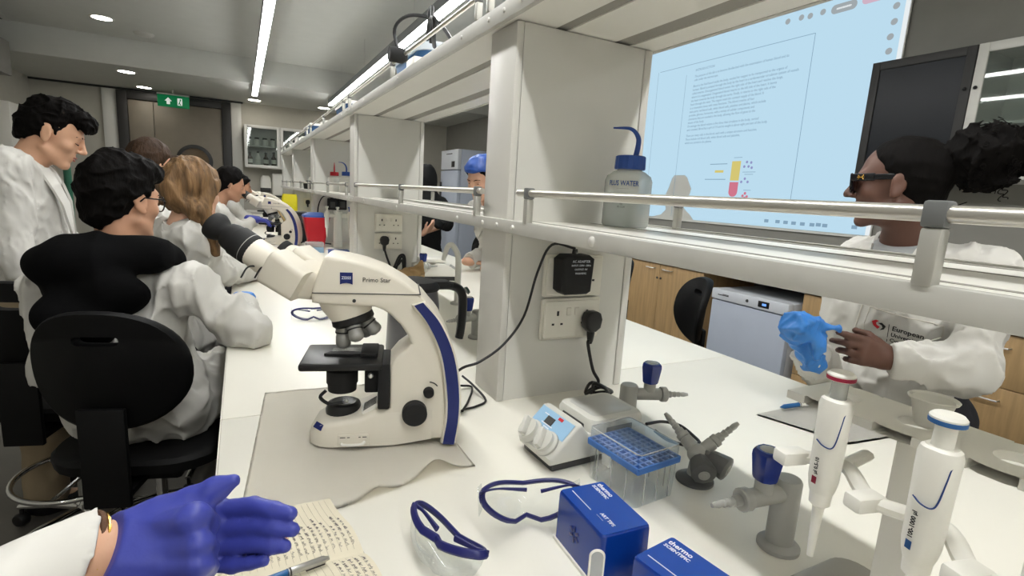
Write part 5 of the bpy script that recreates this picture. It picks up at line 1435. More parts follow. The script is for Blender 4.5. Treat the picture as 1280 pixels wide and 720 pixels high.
# sharps bin, pipette stand, adapters and trays near the third pillar
q = pz(402, 309, B)
t = thing('red_sharps_bin', 'red tapered sharps bin with blue lid on the bench', 'bin', (0.52, 4.42, B))
b = BM(); loft(b, [[(p[0], p[1], z) for p in rrect(w, w, 0.02)] for z, w in ((0, 0.115), (0.24, 0.195))]); obj('body', b, M_red, t)
b = BM(); loft(b, [[(p[0], p[1], z) for p in rrect(w, w, 0.02)] for z, w in ((0.2405, 0.20), (0.255, 0.19), (0.275, 0.10))]); obj('lid', b, M_bluep, t)
b = BM(); box(b, -0.02, 0.02, -0.1, -0.085, 0.12, 0.19, 0, RX(-0.16)); obj('label_band', b, M_label, t)
t = thing('pipette_carousel', 'white pipette stand holding white pipettes near the third pillar', 'stand', (0.66, 4.24, B))
b = BM(); lathe(b, [(0.0, 0), (0.09, 0), (0.09, 0.012), (0.03, 0.02)], 24); obj('foot', b, M_white2, t)
b = BM(); lathe(b, [(0.035, 0.0202), (0.03, 0.30), (0, 0.301)], 18); obj('column', b, M_white2, t)
b = BM(); box(b, -0.10, 0.10, -0.02, 0.02, 0.25, 0.28, 0.006); box(b, -0.02, 0.02, -0.10, 0.10, 0.282, 0.30, 0.006); obj('arms', b, M_white2, t)
for k, (dx, dy) in enumerate(((-0.085, -0.03), (-0.02, -0.115), (0.085, -0.03))):
    p = thing('pipette', 'white pipette hanging on the stand by the third pillar, %s' % ('left one', 'front one', 'right one')[k], 'pipette', (0.66 + dx, 4.24 + dy, B + 0.10), 0, 'pipettes on the far stand')
    b = BM(); lathe(b, [(0.004, 0), (0.009, 0.07), (0.014, 0.075), (0.018, 0.19), (0.012, 0.2)], 14); obj('handle', b, M_white2, p)
    b = BM(); lathe(b, [(0.008, 0.2005), (0.008, 0.225), (0.013, 0.226), (0.013, 0.236), (0, 0.237)], 12); obj('plunger', b, M_bluep if k == 2 else M_white2, p)
for k, u in enumerate((415, 427)):
    q = py(u, 255, 4.78)
    t = thing('power_adapter', 'black power adapter on the third pillar, %s of two' % ('left', 'right')[k], 'adapter', (q.x, 4.797, q.z), 0, 'black adapters on the third pillar')
    b = BM(); box(b, -0.038, 0.038, -0.06, -0.001, -0.05, 0.05, 0.008); obj('body', b, M_blackm, t)
    b = BM(); box(b, -0.02, 0.02, -0.0612, -0.0598, -0.03, 0.02); obj('rating_plate', b, M_darkgrey, t)
cable('adapter_cable', [(0.71, 4.74, 1.28), (0.62, 4.70, 1.30), (0.57, 4.66, 1.22), (0.56, 4.64, 1.08), (0.56, 4.62, 0.92), (0.50, 4.60, 0.905)], 0.005, 'grey-black cable hanging from the adapters on the third pillar')
q = pz(425, 317, B)
b = BM(); box(b, -0.07, 0.07, -0.05, 0.05, 0, 0.035, 0.004); o = tag(obj('blue_tray', b, M_bluep), 'flat dark blue box in front of the far pipette stand', 'box'); o.location = (0.62, 3.93, B)
q = pz(393, 312, B)
t = thing('tip_rack', 'pale blue tip rack with clear lid beside the red bin', 'tip box', (0.47, 4.08, B))
b = BM(); box(b, -0.06, 0.06, -0.045, 0.045, 0, 0.04, 0.004); obj('base', b, mat('pale_blue', (150, 180, 206), 0.4, var=0.03), t)
b = BM(); box(b, -0.061, 0.061, -0.046, 0.046, 0.0405, 0.075, 0.004); obj('lid', b, M_frost, t)
t = thing('black_box_file', 'black upright box standing on the bench beyond the second microscope', 'box', (0.455, 4.93, B))
b = BM(); box(b, -0.055, 0.055, -0.12, 0.12, 0, 0.25, 0.004); obj('body', b, M_blackm, t)
b = BM(); box(b, -0.03, 0.03, -0.122, -0.1202, 0.16, 0.22); obj('spine_label', b, M_darkgrey, t)
cable('black_lead', [(0.40, 4.6, 0.905), (0.46, 4.55, 0.93), (0.52, 4.62, 0.905), (0.58, 4.58, 0.92), (0.62, 4.66, 0.905), (0.66, 4.6, 0.905)], 0.006, 'tangled black lead on the bench beside the red bin')
t = thing('yellow_bag', 'bright yellow bag standing at the far end of the bench', 'bag', (0.47, 6.3, B))
b = BM(); loft(b, [[(p[0], p[1], z) for p in rrect(w, 0.06 * s, 0.025 * s)] for z, w, s in ((0.0, 0.12, 1.2), (0.2, 0.16, 1.4), (0.33, 0.16, 0.9), (0.37, 0.14, 0.5))]); obj('bag_body', b, M_yellow, t)
for k in range(3):
    b = BM(); box(b, -0.006, 0.006, -0.11, 0.11, 0, 0.34, 0.002)
    o = tag(obj('cardboard_folder', b, M_brown if k != 1 else M_label), ('brown card folder leaning at the far end, nearest the microscope', 'pale card folder leaning between the two brown ones', 'brown card folder leaning, nearest the yellow bag')[k], 'folder', 'leaning card folders'); o.matrix_world = TR(0.43 + 0.024 * k, 5.55 + 0.02 * k, B + 0.003) @ RY(-0.5)

# ================================================================ things on the top shelf
ZT = 1.776 + 0.0225
t = thing('blue_crate', 'blue plastic tub with pale rim and cables on the top shelf', 'tub', (0.75, 2.25, ZT))
b = BM(); loft(b, [[(p[0], p[1], z) for p in rrect(w, d, 0.06)] for z, w, d in ((0, 0.22, 0.36), (0.13, 0.26, 0.42))]); obj('tub_wall', b, mat('tub_blue', (62, 104, 150), 0.4, var=0.04), t)
b = BM(); loft(b, [[(p[0], p[1], z) for p in rrect(w, d, 0.06)] for z, w, d in ((0.1305, 0.275, 0.435), (0.16, 0.28, 0.44), (0.165, 0.26, 0.42))]); obj('lid_rim', b, mat('pale_rim', (196, 204, 212), 0.4, var=0.02), t)
for k, pts in enumerate(([(0.64, 2.42, 1.975), (0.62, 2.44, 2.09), (0.66, 2.35, 2.13), (0.74, 2.22, 2.09), (0.78, 2.1, 1.975)], [(0.70, 2.15, 1.97), (0.66, 2.08, 2.06), (0.64, 1.98, 2.06), (0.62, 1.92, 1.98), (0.63, 1.95, 1.93)], [(0.62, 1.98, 1.95), (0.60, 1.90, 1.93), (0.58, 1.82, 1.96), (0.575, 1.75, 1.95), (0.59, 1.80, 1.91), (0.62, 1.88, 1.90)])):
    cable('tub_cable', pts, 0.0075, ('black cord arching over the blue tub on the top shelf', 'black cord loop at the near end of the blue tub', 'black cord end hanging over the top shelf edge')[k], grp=None)
t = thing('rail_clamp', 'round black clamp on the top rail by the blue tub', 'clamp', (0.50, 1.93, 1.862))
b = BM(); lathe(b, [(0, -0.028), (0.024, -0.028), (0.026, -0.02), (0.026, 0.02), (0.02, 0.028), (0, 0.028)], 22, RY(PI / 2)); obj('knob', b, M_blackm, t)
b = BM(); box(b, 0.024, 0.036, -0.014, 0.014, -0.018, 0.018, 0.003); obj('jaw', b, M_black, t)
b = BM(); box(b, -0.04, 0.04, -0.05, 0.05, 0, 0.075, 0.003); o = tag(obj('white_carton', b, M_white2), 'small white carton beside the blue tub on the top shelf', 'box'); o.location = (0.605, 1.99, ZT)
t = thing('blue_crate', 'second blue tub farther along the top shelf', 'tub', (0.74, 3.75, ZT))
b = BM(); loft(b, [[(p[0], p[1], z) for p in rrect(w, d, 0.04)] for z, w, d in ((0, 0.24, 0.40), (0.11, 0.28, 0.46))]); obj('tub_wall', b, mat('tub_blue_dark', (42, 78, 122), 0.4, var=0.04), t)
b = BM(); loft(b, [[(p[0], p[1], z) for p in rrect(w, d, 0.04)] for z, w, d in ((0.1105, 0.29, 0.47), (0.13, 0.29, 0.47))]); obj('lid_rim', b, M_white2, t)
b = BM(); box(b, -0.05, 0.05, -0.1, 0.1, 0, 0.06, 0.003); o = tag(obj('white_carton', b, M_white2), 'white carton on the top shelf past the second blue tub', 'box'); o.location = (0.60, 4.25, ZT)
t = thing('blue_crate', 'dark blue tub at the far part of the top shelf', 'tub', (0.72, 5.6, ZT))
b = BM(); loft(b, [[(p[0], p[1], z) for p in rrect(w, d, 0.04)] for z, w, d in ((0, 0.24, 0.5), (0.13, 0.28, 0.56))]); obj('tub_wall', b, _mats['tub_blue_dark'], t)
b = BM(); box(b, -0.14, 0.14, -0.3, 0.3, 0.1305, 0.15, 0.004); obj('lid_rim', b, M_white2, t)
for k, y in enumerate((6.4, 7.0, 7.6)):
    b = BM(); box(b, -0.08, 0.08, -0.12, 0.12, 0, 0.10 + 0.03 * (k % 2), 0.004); o = tag(obj('white_carton', b, M_white2), 'white carton on the far top shelf, %s from near' % ('first', 'second', 'third')[k], 'box', 'white cartons on the far top shelf'); o.location = (0.68, y, ZT)

# ================================================================ people
def skin(name, c, **k): return mat(name, c, 0.5, bump=0.03, bscale=250, var=0.05, vscale=14, sss=0.06, **k)
M_sk1 = skin('skin_light', (206, 160, 130)); M_sk2 = skin('skin_tan', (186, 140, 112)); M_sk3 = skin('skin_deep', (92, 62, 50)); M_sk4 = skin('skin_rosy', (212, 166, 140))
M_coat = mat('lab_coat_cotton', (204, 202, 196), 0.9, bump=0.8, bscale=7, kind='wrinkle', var=0.02)
M_coat2 = mat('lab_coat_seam', (206, 202, 192), 0.85, var=0.02)
M_hairb = mat('hair_black', (12, 10, 9), 0.7, bump=0.3, bscale=120, var=0.25, vscale=60, stretch=(1, 1, 0.25), spec=0.08)
M_hairbl = mat('hair_blond', (112, 86, 58), 0.55, bump=0.4, bscale=150, var=0.6, vscale=50, stretch=(1, 1, 0.12), spec=0.25)
M_hairbr = mat('hair_brown', (56, 40, 28), 0.65, spec=0.2, bump=0.5, bscale=120, var=0.35, vscale=50, stretch=(1, 1, 0.2))
M_hood = mat('hood_fleece', (9, 9, 10), 0.95, bump=0.1, bscale=260, var=0.15, spec=0.1)
M_trous = mat('trousers_beige', (142, 126, 102), 0.9, bump=0.08, bscale=200, var=0.05)
M_trousd = mat('trousers_dark', (34, 34, 40), 0.9, bump=0.08, bscale=200, var=0.08)
M_tee = mat('tee_grey', (150, 152, 152), 0.9, bump=0.06, bscale=300, var=0.04)
M_teeb = mat('tee_black', (26, 26, 28), 0.9, bump=0.06, bscale=300, var=0.08)
M_shoe = mat('shoe_black', (20, 20, 22), 0.5, bump=0.05, bscale=200, var=0.1)
M_glove = mat('glove_violet_blue', (62, 70, 160), 0.42, bump=0.08, bscale=70, var=0.06, vscale=20, sss=0.03)
M_gloveb = mat('glove_sky_blue', (56, 128, 208), 0.42, bump=0.10, bscale=60, var=0.08, vscale=20, sss=0.03)
M_eye = mat('eye_white', (226, 220, 212), 0.15, var=0.02)
M_iris = mat('eye_dark', (40, 26, 18), 0.1, var=0.1)
M_lip = mat('lip', (168, 104, 92), 0.4, var=0.05)
M_lipd = mat('lip_deep', (104, 62, 56), 0.4, var=0.05)
M_gold = mat('gold', (212, 170, 84), 0.25, metal=1.0, var=0.04)
M_frame_ = mat('spectacle_black', (14, 14, 18), 0.2, var=0.1)
M_lensd = mat('tinted_lens', (26, 30, 52), 0.05, var=0.05)
M_cloth = mat('black_cloth', (15, 15, 16), 0.95, bump=0.1, bscale=200, var=0.12)
V = Vector


def HM(pos, face, pitch=0.0, roll=0.0):
    """head frame: X to the person's right, Y where the face looks, Z up"""
    f = V(face); az = math.atan2(f.x, f.y)
    return TR(*pos) @ RZ(-az) @ RX(-pitch) @ RY(roll)


def head_sdf(S, M, k=1.0, nose=1.0, jaw=1.0):
    P = lambda x, y, z: M @ V((x, y, z))
    S.ell(M @ TR(0, -0.012, 0.030), (0.074, 0.094, 0.084), 0.0)
    S.ell(M @ TR(0, 0.034, -0.030), (0.057, 0.055, 0.074), 0.03)
    S.ell(M @ TR(0, 0.030, -0.074), (0.048 * jaw, 0.048, 0.034), 0.025)
    for s in (-1, 1):
        S.cap(P(s * 0.058 * jaw, 0.0, -0.062), P(s * 0.022, 0.068, -0.100), 0.012, 0.013, 0.02)
        S.ell(M @ TR(s * 0.042, 0.058, -0.026), (0.020, 0.018, 0.017), 0.02)
    S.cap(P(-0.008, 0.074, -0.101), P(0.008, 0.074, -0.101), 0.0135, 0.0135, 0.018)
    S.cap(P(-0.034, 0.076, 0.022), P(0.034, 0.076, 0.022), 0.011, 0.011, 0.016)
    for s in (-1, 1):
        S.ell(M @ TR(s * 0.032, 0.094, 0.004), (0.017, 0.014, 0.010), 0.008, True)
        S.ell(M @ TR(s * 0.032, 0.072, 0.003), (0.0135, 0.0135, 0.0125), 0.004)
    S.cap(P(0, 0.088, 0.012), P(0, 0.108 * nose, -0.026), 0.0075, 0.0110, 0.010)
    for s in (-1, 1): S.ell(M @ TR(s * 0.011, 0.097, -0.031), (0.0085, 0.010, 0.0075), 0.006)
    S.cap(P(-0.017, 0.083, -0.057), P(0.017, 0.083, -0.057), 0.0065, 0.0065, 0.006); S.cap(P(0, 0.089, -0.055), P(0, 0.089, -0.056), 0.006, 0.006, 0.006)
    S.cap(P(-0.014, 0.083, -0.069), P(0.014, 0.083, -0.069), 0.0072, 0.0072, 0.006)
    for s in (-1, 1):
        E_ = M @ TR(s * 0.076, -0.006, -0.010) @ RZ(s * -0.35) @ RX(0.15)
        S.ell(E_, (0.0065, 0.019, 0.032), 0.006)
        S.ell(E_ @ TR(s * 0.007, 0.002, 0.004), (0.005, 0.010, 0.018), 0.004, True)
        S.cap(E_ @ V((0, 0.004, -0.026)), E_ @ V((0, 0.006, -0.028)), 0.007, 0.007, 0.005)


def eyes(t, M, brow_m, shut=0.0, lip=None):
    for s in (-1, 1):
        if shut > 0.7:
            b = BM(); tube(b, spline([M @ V((s * 0.018, 0.0835, -0.003)), M @ V((s * 0.032, 0.0872, -0.007)), M @ V((s * 0.047, 0.078, -0.003))], 4), [0.0012, 0.0018, 0.001], 5); obj('eyelashes', b, brow_m, t, world=True)
            b = BM(); tube(b, spline([M @ V((s * 0.014, 0.087, 0.020)), M @ V((s * 0.030, 0.0865, 0.025)), M @ V((s * 0.048, 0.073, 0.020))], 4), [0.003, 0.0035, 0.002], 6, flat=0.6); obj('eyebrow', b, brow_m, t, world=True)
            continue
        b = BM(); ball(b, (s * 0.032, 0.0715, 0.0025 - shut * 0.004), (0.0125, 0.0125, 0.0062 - shut * 0.003), M); e = obj('eye', b, M_eye, t, world=True)
        b = BM(); ball(b, (s * 0.032, 0.0810, 0.002 - shut * 0.004), (0.0052, 0.0042, 0.0052 - shut * 0.0022), M); obj('iris', b, M_iris, e, world=True)
        b = BM(); tube(b, spline([M @ V((s * 0.014, 0.089, 0.021)), M @ V((s * 0.030, 0.088, 0.026)), M @ V((s * 0.048, 0.074, 0.021))], 4), [0.0035, 0.004, 0.002], 6, flat=0.6); obj('eyebrow', b, brow_m, t, world=True)
    if lip:
        b = BM(); tube(b, spline([M @ V((-0.020, 0.083, -0.061)), M @ V((-0.008, 0.0945, -0.057)), M @ V((0, 0.0945, -0.058)), M @ V((0.008, 0.0945, -0.057)), M @ V((0.020, 0.083, -0.061))], 4), [0.002, 0.0035, 0.002], 6); tube(b, spline([M @ V((-0.018, 0.083, -0.064)), M @ V((0, 0.0930, -0.069)), M @ V((0.018, 0.083, -0.064))], 5), [0.002, 0.0045, 0.002], 6); obj('lips', b, lip, t, world=True, kind='stuff')


def hand(S, w, fwd, palm, side, curl=(0.35, 0.35, 0.4, 0.45), size=1.0, thumb=0.5, k=0.006, fat=1.0, spread=0.0):
    """palm with five separate fingers; fwd towards the finger tips, palm the way the palm looks, side towards the thumb"""
    f = V(fwd).normalized(); p = V(palm); p = (p - f * p.dot(f)).normalized(); sd = p.cross(f)
    if sd.dot(V(side)) < 0: sd = -sd
    w = V(w); Q = lambda x, y, z: w + (f * x + sd * y + p * z) * size
    S.cap(Q(-0.03, 0, 0), Q(0.015, 0, 0), 0.027 * size * fat, 0.027 * size * fat, 0.012)
    for y, r in ((0.026, 0.0125), (0.009, 0.0135), (-0.008, 0.0135), (-0.024, 0.0125)):
        S.cap(Q(0.012, y * 0.7, 0), Q(0.083 - abs(y) * 0.25, y, 0), 0.014 * size * fat, r * size * fat, 0.012)
    S.cap(Q(0.018, 0.020, 0.008), Q(0.045, 0.030, 0.012), 0.015 * size, 0.012 * size, 0.012)
    tips = []
    for i, (y, L) in enumerate(((0.029, 0.070), (0.010, 0.078), (-0.010, 0.072), (-0.028, 0.056))):
        a = 0.0; c = curl[i]; x, z = 0.084 - abs(y - 0.005) * 0.30, 0.0; yy = y
        pts = [Q(x, yy, z)]
        for seg, fr in enumerate((0.44, 0.31, 0.25)):
            a += c * (0.8, 1.2, 0.8)[seg]; x += math.cos(a) * L * fr; z += math.sin(a) * L * fr; yy += spread * (y / 0.03) * L * fr
            pts.append(Q(x, yy, z))
        rr = [0.0102, 0.0094, 0.0084, 0.0070]
        if i == 3: rr = [x_ * 0.86 for x_ in rr]
        S.chain(pts, [x_ * size * fat for x_ in rr], k * 0.6); tips.append(pts[-1])
    th = [Q(0.030, 0.030, 0.008), Q(0.058, 0.030 + 0.030 * thumb + 0.01, 0.018), Q(0.086, 0.034 + 0.042 * thumb + 0.008, 0.024 + 0.008 * (1 - thumb))]
    S.chain(th, [0.0135 * size * fat, 0.0108 * size * fat, 0.0085 * size * fat], k)
    return tips


def body(S, J, M, hands=(), legs=True, k=0.03, nose=1.0, jaw=1.0):
    head_sdf(S, M, nose=nose, jaw=jaw)
    S.cap(M @ V((0, -0.022, -0.055)), J['neck'], 0.050, 0.055, 0.025)
    S.cap(J['neck'], J['chest'], 0.050, 0.078, k); S.cap(J['chest'], J['pelvis'], 0.078, 0.085, k)
    for s in 'LR':
        S.cap(J['neck'] - V((0, 0, 0.05)), J['sh' + s] - V((0, 0, 0.012)), 0.034, 0.032, k)
        S.chain([J['sh' + s], J['el' + s], J['wr' + s]], [0.036, 0.031, 0.025], 0.015)
        if legs:
            S.cap(J['pelvis'], J['hip' + s], 0.09, 0.075, k); S.chain([J['hip' + s], J['kn' + s], J['an' + s]], [0.072, 0.052, 0.036], 0.02)
            S.cap(J['an' + s], J['toe' + s], 0.034, 0.026, 0.015)
    for h_ in hands: hand(S, **h_)


def bounds(pts, m):
    a = np.array([list(p) for p in pts]); return a.min(0) - m, a.max(0) + m


def coat_sdf(J, h, hem=0.45, seed=0, amp=0.011, shoulder=0.066, sleeve=(0.062, 0.060, 0.050), skirt=True, wid=1.0, cuffs=('L', 'R'), extra=None, fsc=26):
    pts = [J[k_] for k_ in ('neck', 'chest', 'pelvis', 'shL', 'shR', 'elL', 'elR', 'wrL', 'wrR')] + [J['hip' + s] for s in 'LR']
    if skirt: pts += [V((J['pelvis'].x, J['pelvis'].y, hem))]
    lo, hi = bounds(pts, 0.24); lo[2] = max(lo[2], 0.02)
    S = SDF(lo, hi, h)
    X = (J['shR'] - J['shL']).normalized(); Z = (J['neck'] - J['pelvis']).normalized(); Y = Z.cross(X).normalized(); X = Y.cross(Z)
    F = lambda o: Matrix(((X.x, Y.x, Z.x, o.x), (X.y, Y.y, Z.y, o.y), (X.z, Y.z, Z.z, o.z), (0, 0, 0, 1)))
    c, p, n = J['chest'], J['pelvis'], J['neck']
    S.ell(F(c.lerp(n, 0.15)), (0.168 * wid, 0.118 * wid, 0.17), 0.0); S.ell(F(c.lerp(p, 0.45)), (0.155 * wid, 0.118 * wid, 0.20), 0.06); S.ell(F(p), (0.178 * wid, 0.138 * wid, 0.16), 0.06)
    for s in 'LR':
        S.cap(n - Z * 0.045, J['sh' + s] - Z * 0.006, 0.052, shoulder, 0.05)
        S.chain([J['sh' + s], J['el' + s]], [shoulder, sleeve[1]], 0.03)
        d = (J['wr' + s] - J['el' + s]); S.cap(J['el' + s], J['el' + s] + d * 0.97, sleeve[1], sleeve[2], 0.022)
    if skirt:
        S.cap(p, V((p.x, p.y, hem)), 0.150, 0.185, 0.06)
    if extra: extra(S, F)
    S.warp(folds(fsc * 1.7, amp * 1.5, (1, 1, 0.55), seed)); S.warp(folds(fsc * 3.8, amp * 0.7, (1, 1, 0.75), seed + 9))
    if skirt: S.half((0, 0, hem + 0.01), (0, 0, -1))
    for s in cuffs:
        d = (J['wr' + s] - J['el' + s]).normalized(); S.half(J['wr' + s] - d * 0.004, d, np.array(J['wr' + s]) - 0.09, np.array(J['wr' + s]) + 0.09)
    return S, F


def collar(t, J, F, m=None, r=0.078, drop=0.06, open_=0.5, fwd=0.0, name='collar'):
    """turned-down collar and two lapels following the neck base"""
    n = J['neck']; pts_t, pts_b = [], []
    M = F(n - V((0, 0, 0.0)))
    rings = []
    for i in range(29):
        a = -PI / 2 - open_ + (-(2 * PI - 2 * open_)) * (i / 28) if False else PI / 2 + open_ + (2 * PI - 2 * open_) * i / 28
        fr = max(0.0, math.sin(a)); w = math.cos(a)
        top = M @ V((r * 0.88 * w, r * 0.86 * math.sin(a) + fwd, 0.020 - 0.045 * fr)); mid = M @ V((r * 1.0 * w, r * 0.98 * math.sin(a) + fwd, 0.022 - 0.045 * fr)); low = M @ V((r * 1.28 * w, r * 1.24 * math.sin(a) + fwd + 0.01 * fr, -0.026 - 0.07 * fr)); inn = M @ V((r * 1.16 * w, r * 1.12 * math.sin(a) + fwd + 0.01 * fr, -0.022 - 0.07 * fr))
        rings.append([top, mid, low, inn])
    b = BM(); loft(b, rings, True, True); o = obj(name, b, m or M_coat, t, world=True, sharp=60)
    return o


def hair_cap(S, M, grow=0.012, k=0.0, front=(0.060, 0.062), low=-0.07, ears=True, fn=None, top=0.0, back=0.0):
    S.ell(M @ TR(0, -0.014 - back * 0.5, 0.032 + top * 0.5), (0.074 + grow, 0.094 + grow + back, 0.084 + grow + top), 0.0)
    S.cap(M @ V((0, -0.055, 0.0)), M @ V((0, -0.058, -0.05)), 0.050 + grow, 0.040 + grow, 0.03)


def hair_cut(S, M, front=(0.055, 0.060), low=-0.075, ears=True, slope=-0.75):
    R3 = M.to_3x3()
    S.half(M @ V((0, front[0], front[1])), R3 @ V((0, 1, slope)), k=0.012)
    S.half(M @ V((0, -0.06, low)), R3 @ V((0, 0.55, -1)), k=0.01)
    if ears:
        for s in (-1, 1): S.ell(M @ TR(s * 0.088, 0.010, -0.022), (0.026, 0.026, 0.040), 0.010, True)


def strands(bm, M, roots, r=0.0016, n=4):
    for p in roots: tube(bm, spline([M @ V(q) for q in p], 4), [r, r, r * 0.5], n)


def limbset(base, f, H=1.70, stand=True):
    pass


# ---------------------------------------------------------------- 1 standing man at left
def standing(base, f, hgt, head_pos, head_pitch, arms):
    f = V(f).normalized(); r = V((f.y, -f.x, 0)); B0 = V(base); k_ = hgt / 1.72
    J = dict(pelvis=B0 + V((0, 0, 0.93 * k_)), chest=B0 + V((0, 0, 1.24 * k_)), neck=B0 + f * 0.02 + V((0, 0, 1.435 * k_)))
    for s, sg in (('L', -1), ('R', 1)):
        J['sh' + s] = B0 + r * sg * 0.185 + V((0, 0, 1.385 * k_)); J['hip' + s] = B0 + r * sg * 0.09 + V((0, 0, 0.88 * k_))
        J['kn' + s] = B0 + r * sg * 0.10 + f * 0.02 + V((0, 0, 0.48 * k_)); J['an' + s] = B0 + r * sg * 0.11 + V((0, 0, 0.075)); J['toe' + s] = J['an' + s] + f * 0.15 - V((0, 0, 0.035))
        e, w = arms[s]; J['el' + s] = J['sh' + s] + f * e[0] + r * e[1] + V((0, 0, e[2])); J['wr' + s] = J['el' + s] + f * w[0] + r * w[1] + V((0, 0, w[2]))
    M = HM(head_pos, f, head_pitch)
    return J, M, f, r


def shoes_trousers(t, J, f, m, h, hem=0.06, top=None, shoe=M_shoe):
    lo, hi = bounds([J['hipL'], J['hipR'], J['anL'], J['anR'], J['knL'], J['knR']], 0.14); lo[2] = max(lo[2], 0.03)
    S = SDF(lo, hi, h)
    S.cap(J['hipL'], J['hipR'], 0.12, 0.12, 0.03)
    for s in 'LR': S.chain([J['hip' + s], J['kn' + s], J['an' + s]], [0.098, 0.082, 0.072], 0.03)
    S.warp(folds(24, 0.010, (1, 1, 1.2), 4)); S.half((0, 0, hem), (0, 0, -1))
    obj('trousers', S.mesh('trousers'), m, t, world=True, sharp=180)
    for s in 'LR':
        a, o = J['an' + s], J['toe' + s]; lo, hi = bounds([a, o], 0.09); lo[2] = -0.01
        S = SDF(lo, hi, 0.006); S.cap(V((a.x, a.y, 0.05)) - f * 0.03, V((o.x, o.y, 0.036)) + f * 0.03, 0.046, 0.036, 0.02); S.cap(V((a.x, a.y, 0.05)), V((a.x, a.y, 0.09)), 0.05, 0.05, 0.02); S.half((0, 0, 0.003), (0, 0, -1))
        obj('shoe', S.mesh('shoe'), shoe, t, world=True, sharp=180)


h1 = py(66, 166, 2.65)
t = thing('person', 'standing young man in white lab coat with short dark hair looking down', 'person', (-0.76, 2.68, 0), group=None)
J, M, f, r = standing((h1.x - 0.115, 2.68, 0), (1, 0.10, 0), 1.72, (h1.x, h1.y, h1.z), 0.42, dict(L=((0.03, -0.05, -0.28), (0.20, 0.04, -0.10)), R=((0.0, 0.045, -0.29), (0.10, 0.0, -0.24))))
J['neck'] = V((h1.x - 0.085, h1.y - 0.005, h1.z - 0.125)); J['shL'].z += 0.01; J['shR'].z += 0.01
lo, hi = bounds(list(J.values()) + [M @ V((0, 0, 0))], 0.17); lo[2] = -0.0
S = SDF(lo, hi, 0.0055); body(S, J, M, [dict(w=J['wrL'], fwd=(1, 0, -0.3), palm=(0, 0, 1), side=(0, 1, 0), curl=(0.5,) * 4), dict(w=J['wrR'], fwd=(0.5, 0, -1), palm=(0, 1, 0), side=(1, 0, 0.3), curl=(0.5,) * 4)], nose=1.01)
obj('body', S.mesh('body'), M_sk1, t, world=True, sharp=180)
eyes(t, M, M_hairb, 0.8, M_lip)
def ex(S_, F):
    S_.cap(F(J['neck']) @ V((0, 0.12, 0.02)), F(J['neck']) @ V((0.01, 0.15, -0.24)), 0.052, 0.018, 0.01, True)
S, F = coat_sdf(J, 0.0065, 0.62, 11, 0.009, extra=ex)
S.warp(lambda P: np.where(np.linalg.norm(P - np.array(J['neck'] + V((0, 0, 0.04)), np.float32), axis=-1) < 0.06, 0.02, 0.0).astype(np.float32))
obj('lab_coat', S.mesh('coat', 1), M_coat, t, world=True, sharp=180); collar(t, J, F, r=0.076, open_=0.55)
lo, hi = bounds([J['chest'], J['neck']], 0.17); S = SDF(lo, hi, 0.008); S.ell(F(J['chest'].lerp(J['neck'], 0.2)), (0.14, 0.108, 0.17), 0.0); obj('tee_shirt', S.mesh('tee'), M_teeb, t, world=True, sharp=180)
for sg in (-1, 1):
    b = BM(); MF = F(J['neck']); loft(b, [[MF @ V((sg * a_, yy, z)) for a_, yy in ((x0, y0), (x1, y1), (x1, y1 + 0.008), (x0, y0 + 0.010))] for x0, y0, x1, y1, z in ((0.052, 0.062, 0.082, 0.040, 0.0), (0.040, 0.096, 0.100, 0.080, -0.07), (0.030, 0.118, 0.088, 0.106, -0.13), (0.018, 0.130, 0.03, 0.128, -0.26))]); obj('lapel', b, M_coat, t, world=True, sharp=60)
shoes_trousers(t, J, f, M_trous, 0.012)
lo, hi = bounds([M @ V((0, 0, 0.04))], 0.16); S = SDF(lo, hi, 0.004)
hair_cap(S, M, 0.006, top=0.006); hair_cut(S, M, (0.052, 0.070), -0.055, slope=-0.35)
S.ell(M @ TR(0, 0.006, 0.092), (0.066, 0.092, 0.040), 0.02); S.ell(M @ TR(0, 0.070, 0.080), (0.060, 0.040, 0.032), 0.02); S.cap(M @ V((-0.02, 0.086, 0.076)), M @ V((0.04, 0.090, 0.064)), 0.022, 0.018, 0.015)
S.warp(folds(85, 0.010, (1, 1, 1), 3)); S.warp(folds(170, 0.004, (1, 1, 1), 5))
obj('hair', S.mesh('hair', 1), M_hairb, t, world=True, sharp=180)


# ---------------------------------------------------------------- seated helper
def seated(base, f, seat, lean, head_pos, head_face, pitch, arm, shw=0.185, th=0.40):
    f = V(f).normalized(); r = V((f.y, -f.x, 0)); B0 = V(base)
    J = dict(pelvis=B0 + V((0, 0, seat + 0.12)), chest=B0 + f * lean * 0.6 + V((0, 0, seat + 0.36)), neck=B0 + f * lean + V((0, 0, seat + 0.575)))
    for s, sg in (('L', -1), ('R', 1)):
        J['sh' + s] = B0 + f * lean * 0.9 + r * sg * shw + V((0, 0, seat + 0.515)); J['hip' + s] = B0 + r * sg * 0.09 + V((0, 0, seat + 0.09))
        J['kn' + s] = J['hip' + s] + f * th + r * sg * 0.05; J['an' + s] = J['kn' + s] - V((0, 0, seat + 0.09 - 0.36)) + f * 0.02; J['toe' + s] = J['an' + s] + f * 0.13 - V((0, 0, 0.03))
        J['el' + s] = V(arm[s][0]); J['wr' + s] = V(arm[s][1])
    return J, HM(head_pos, head_face, pitch), f, r


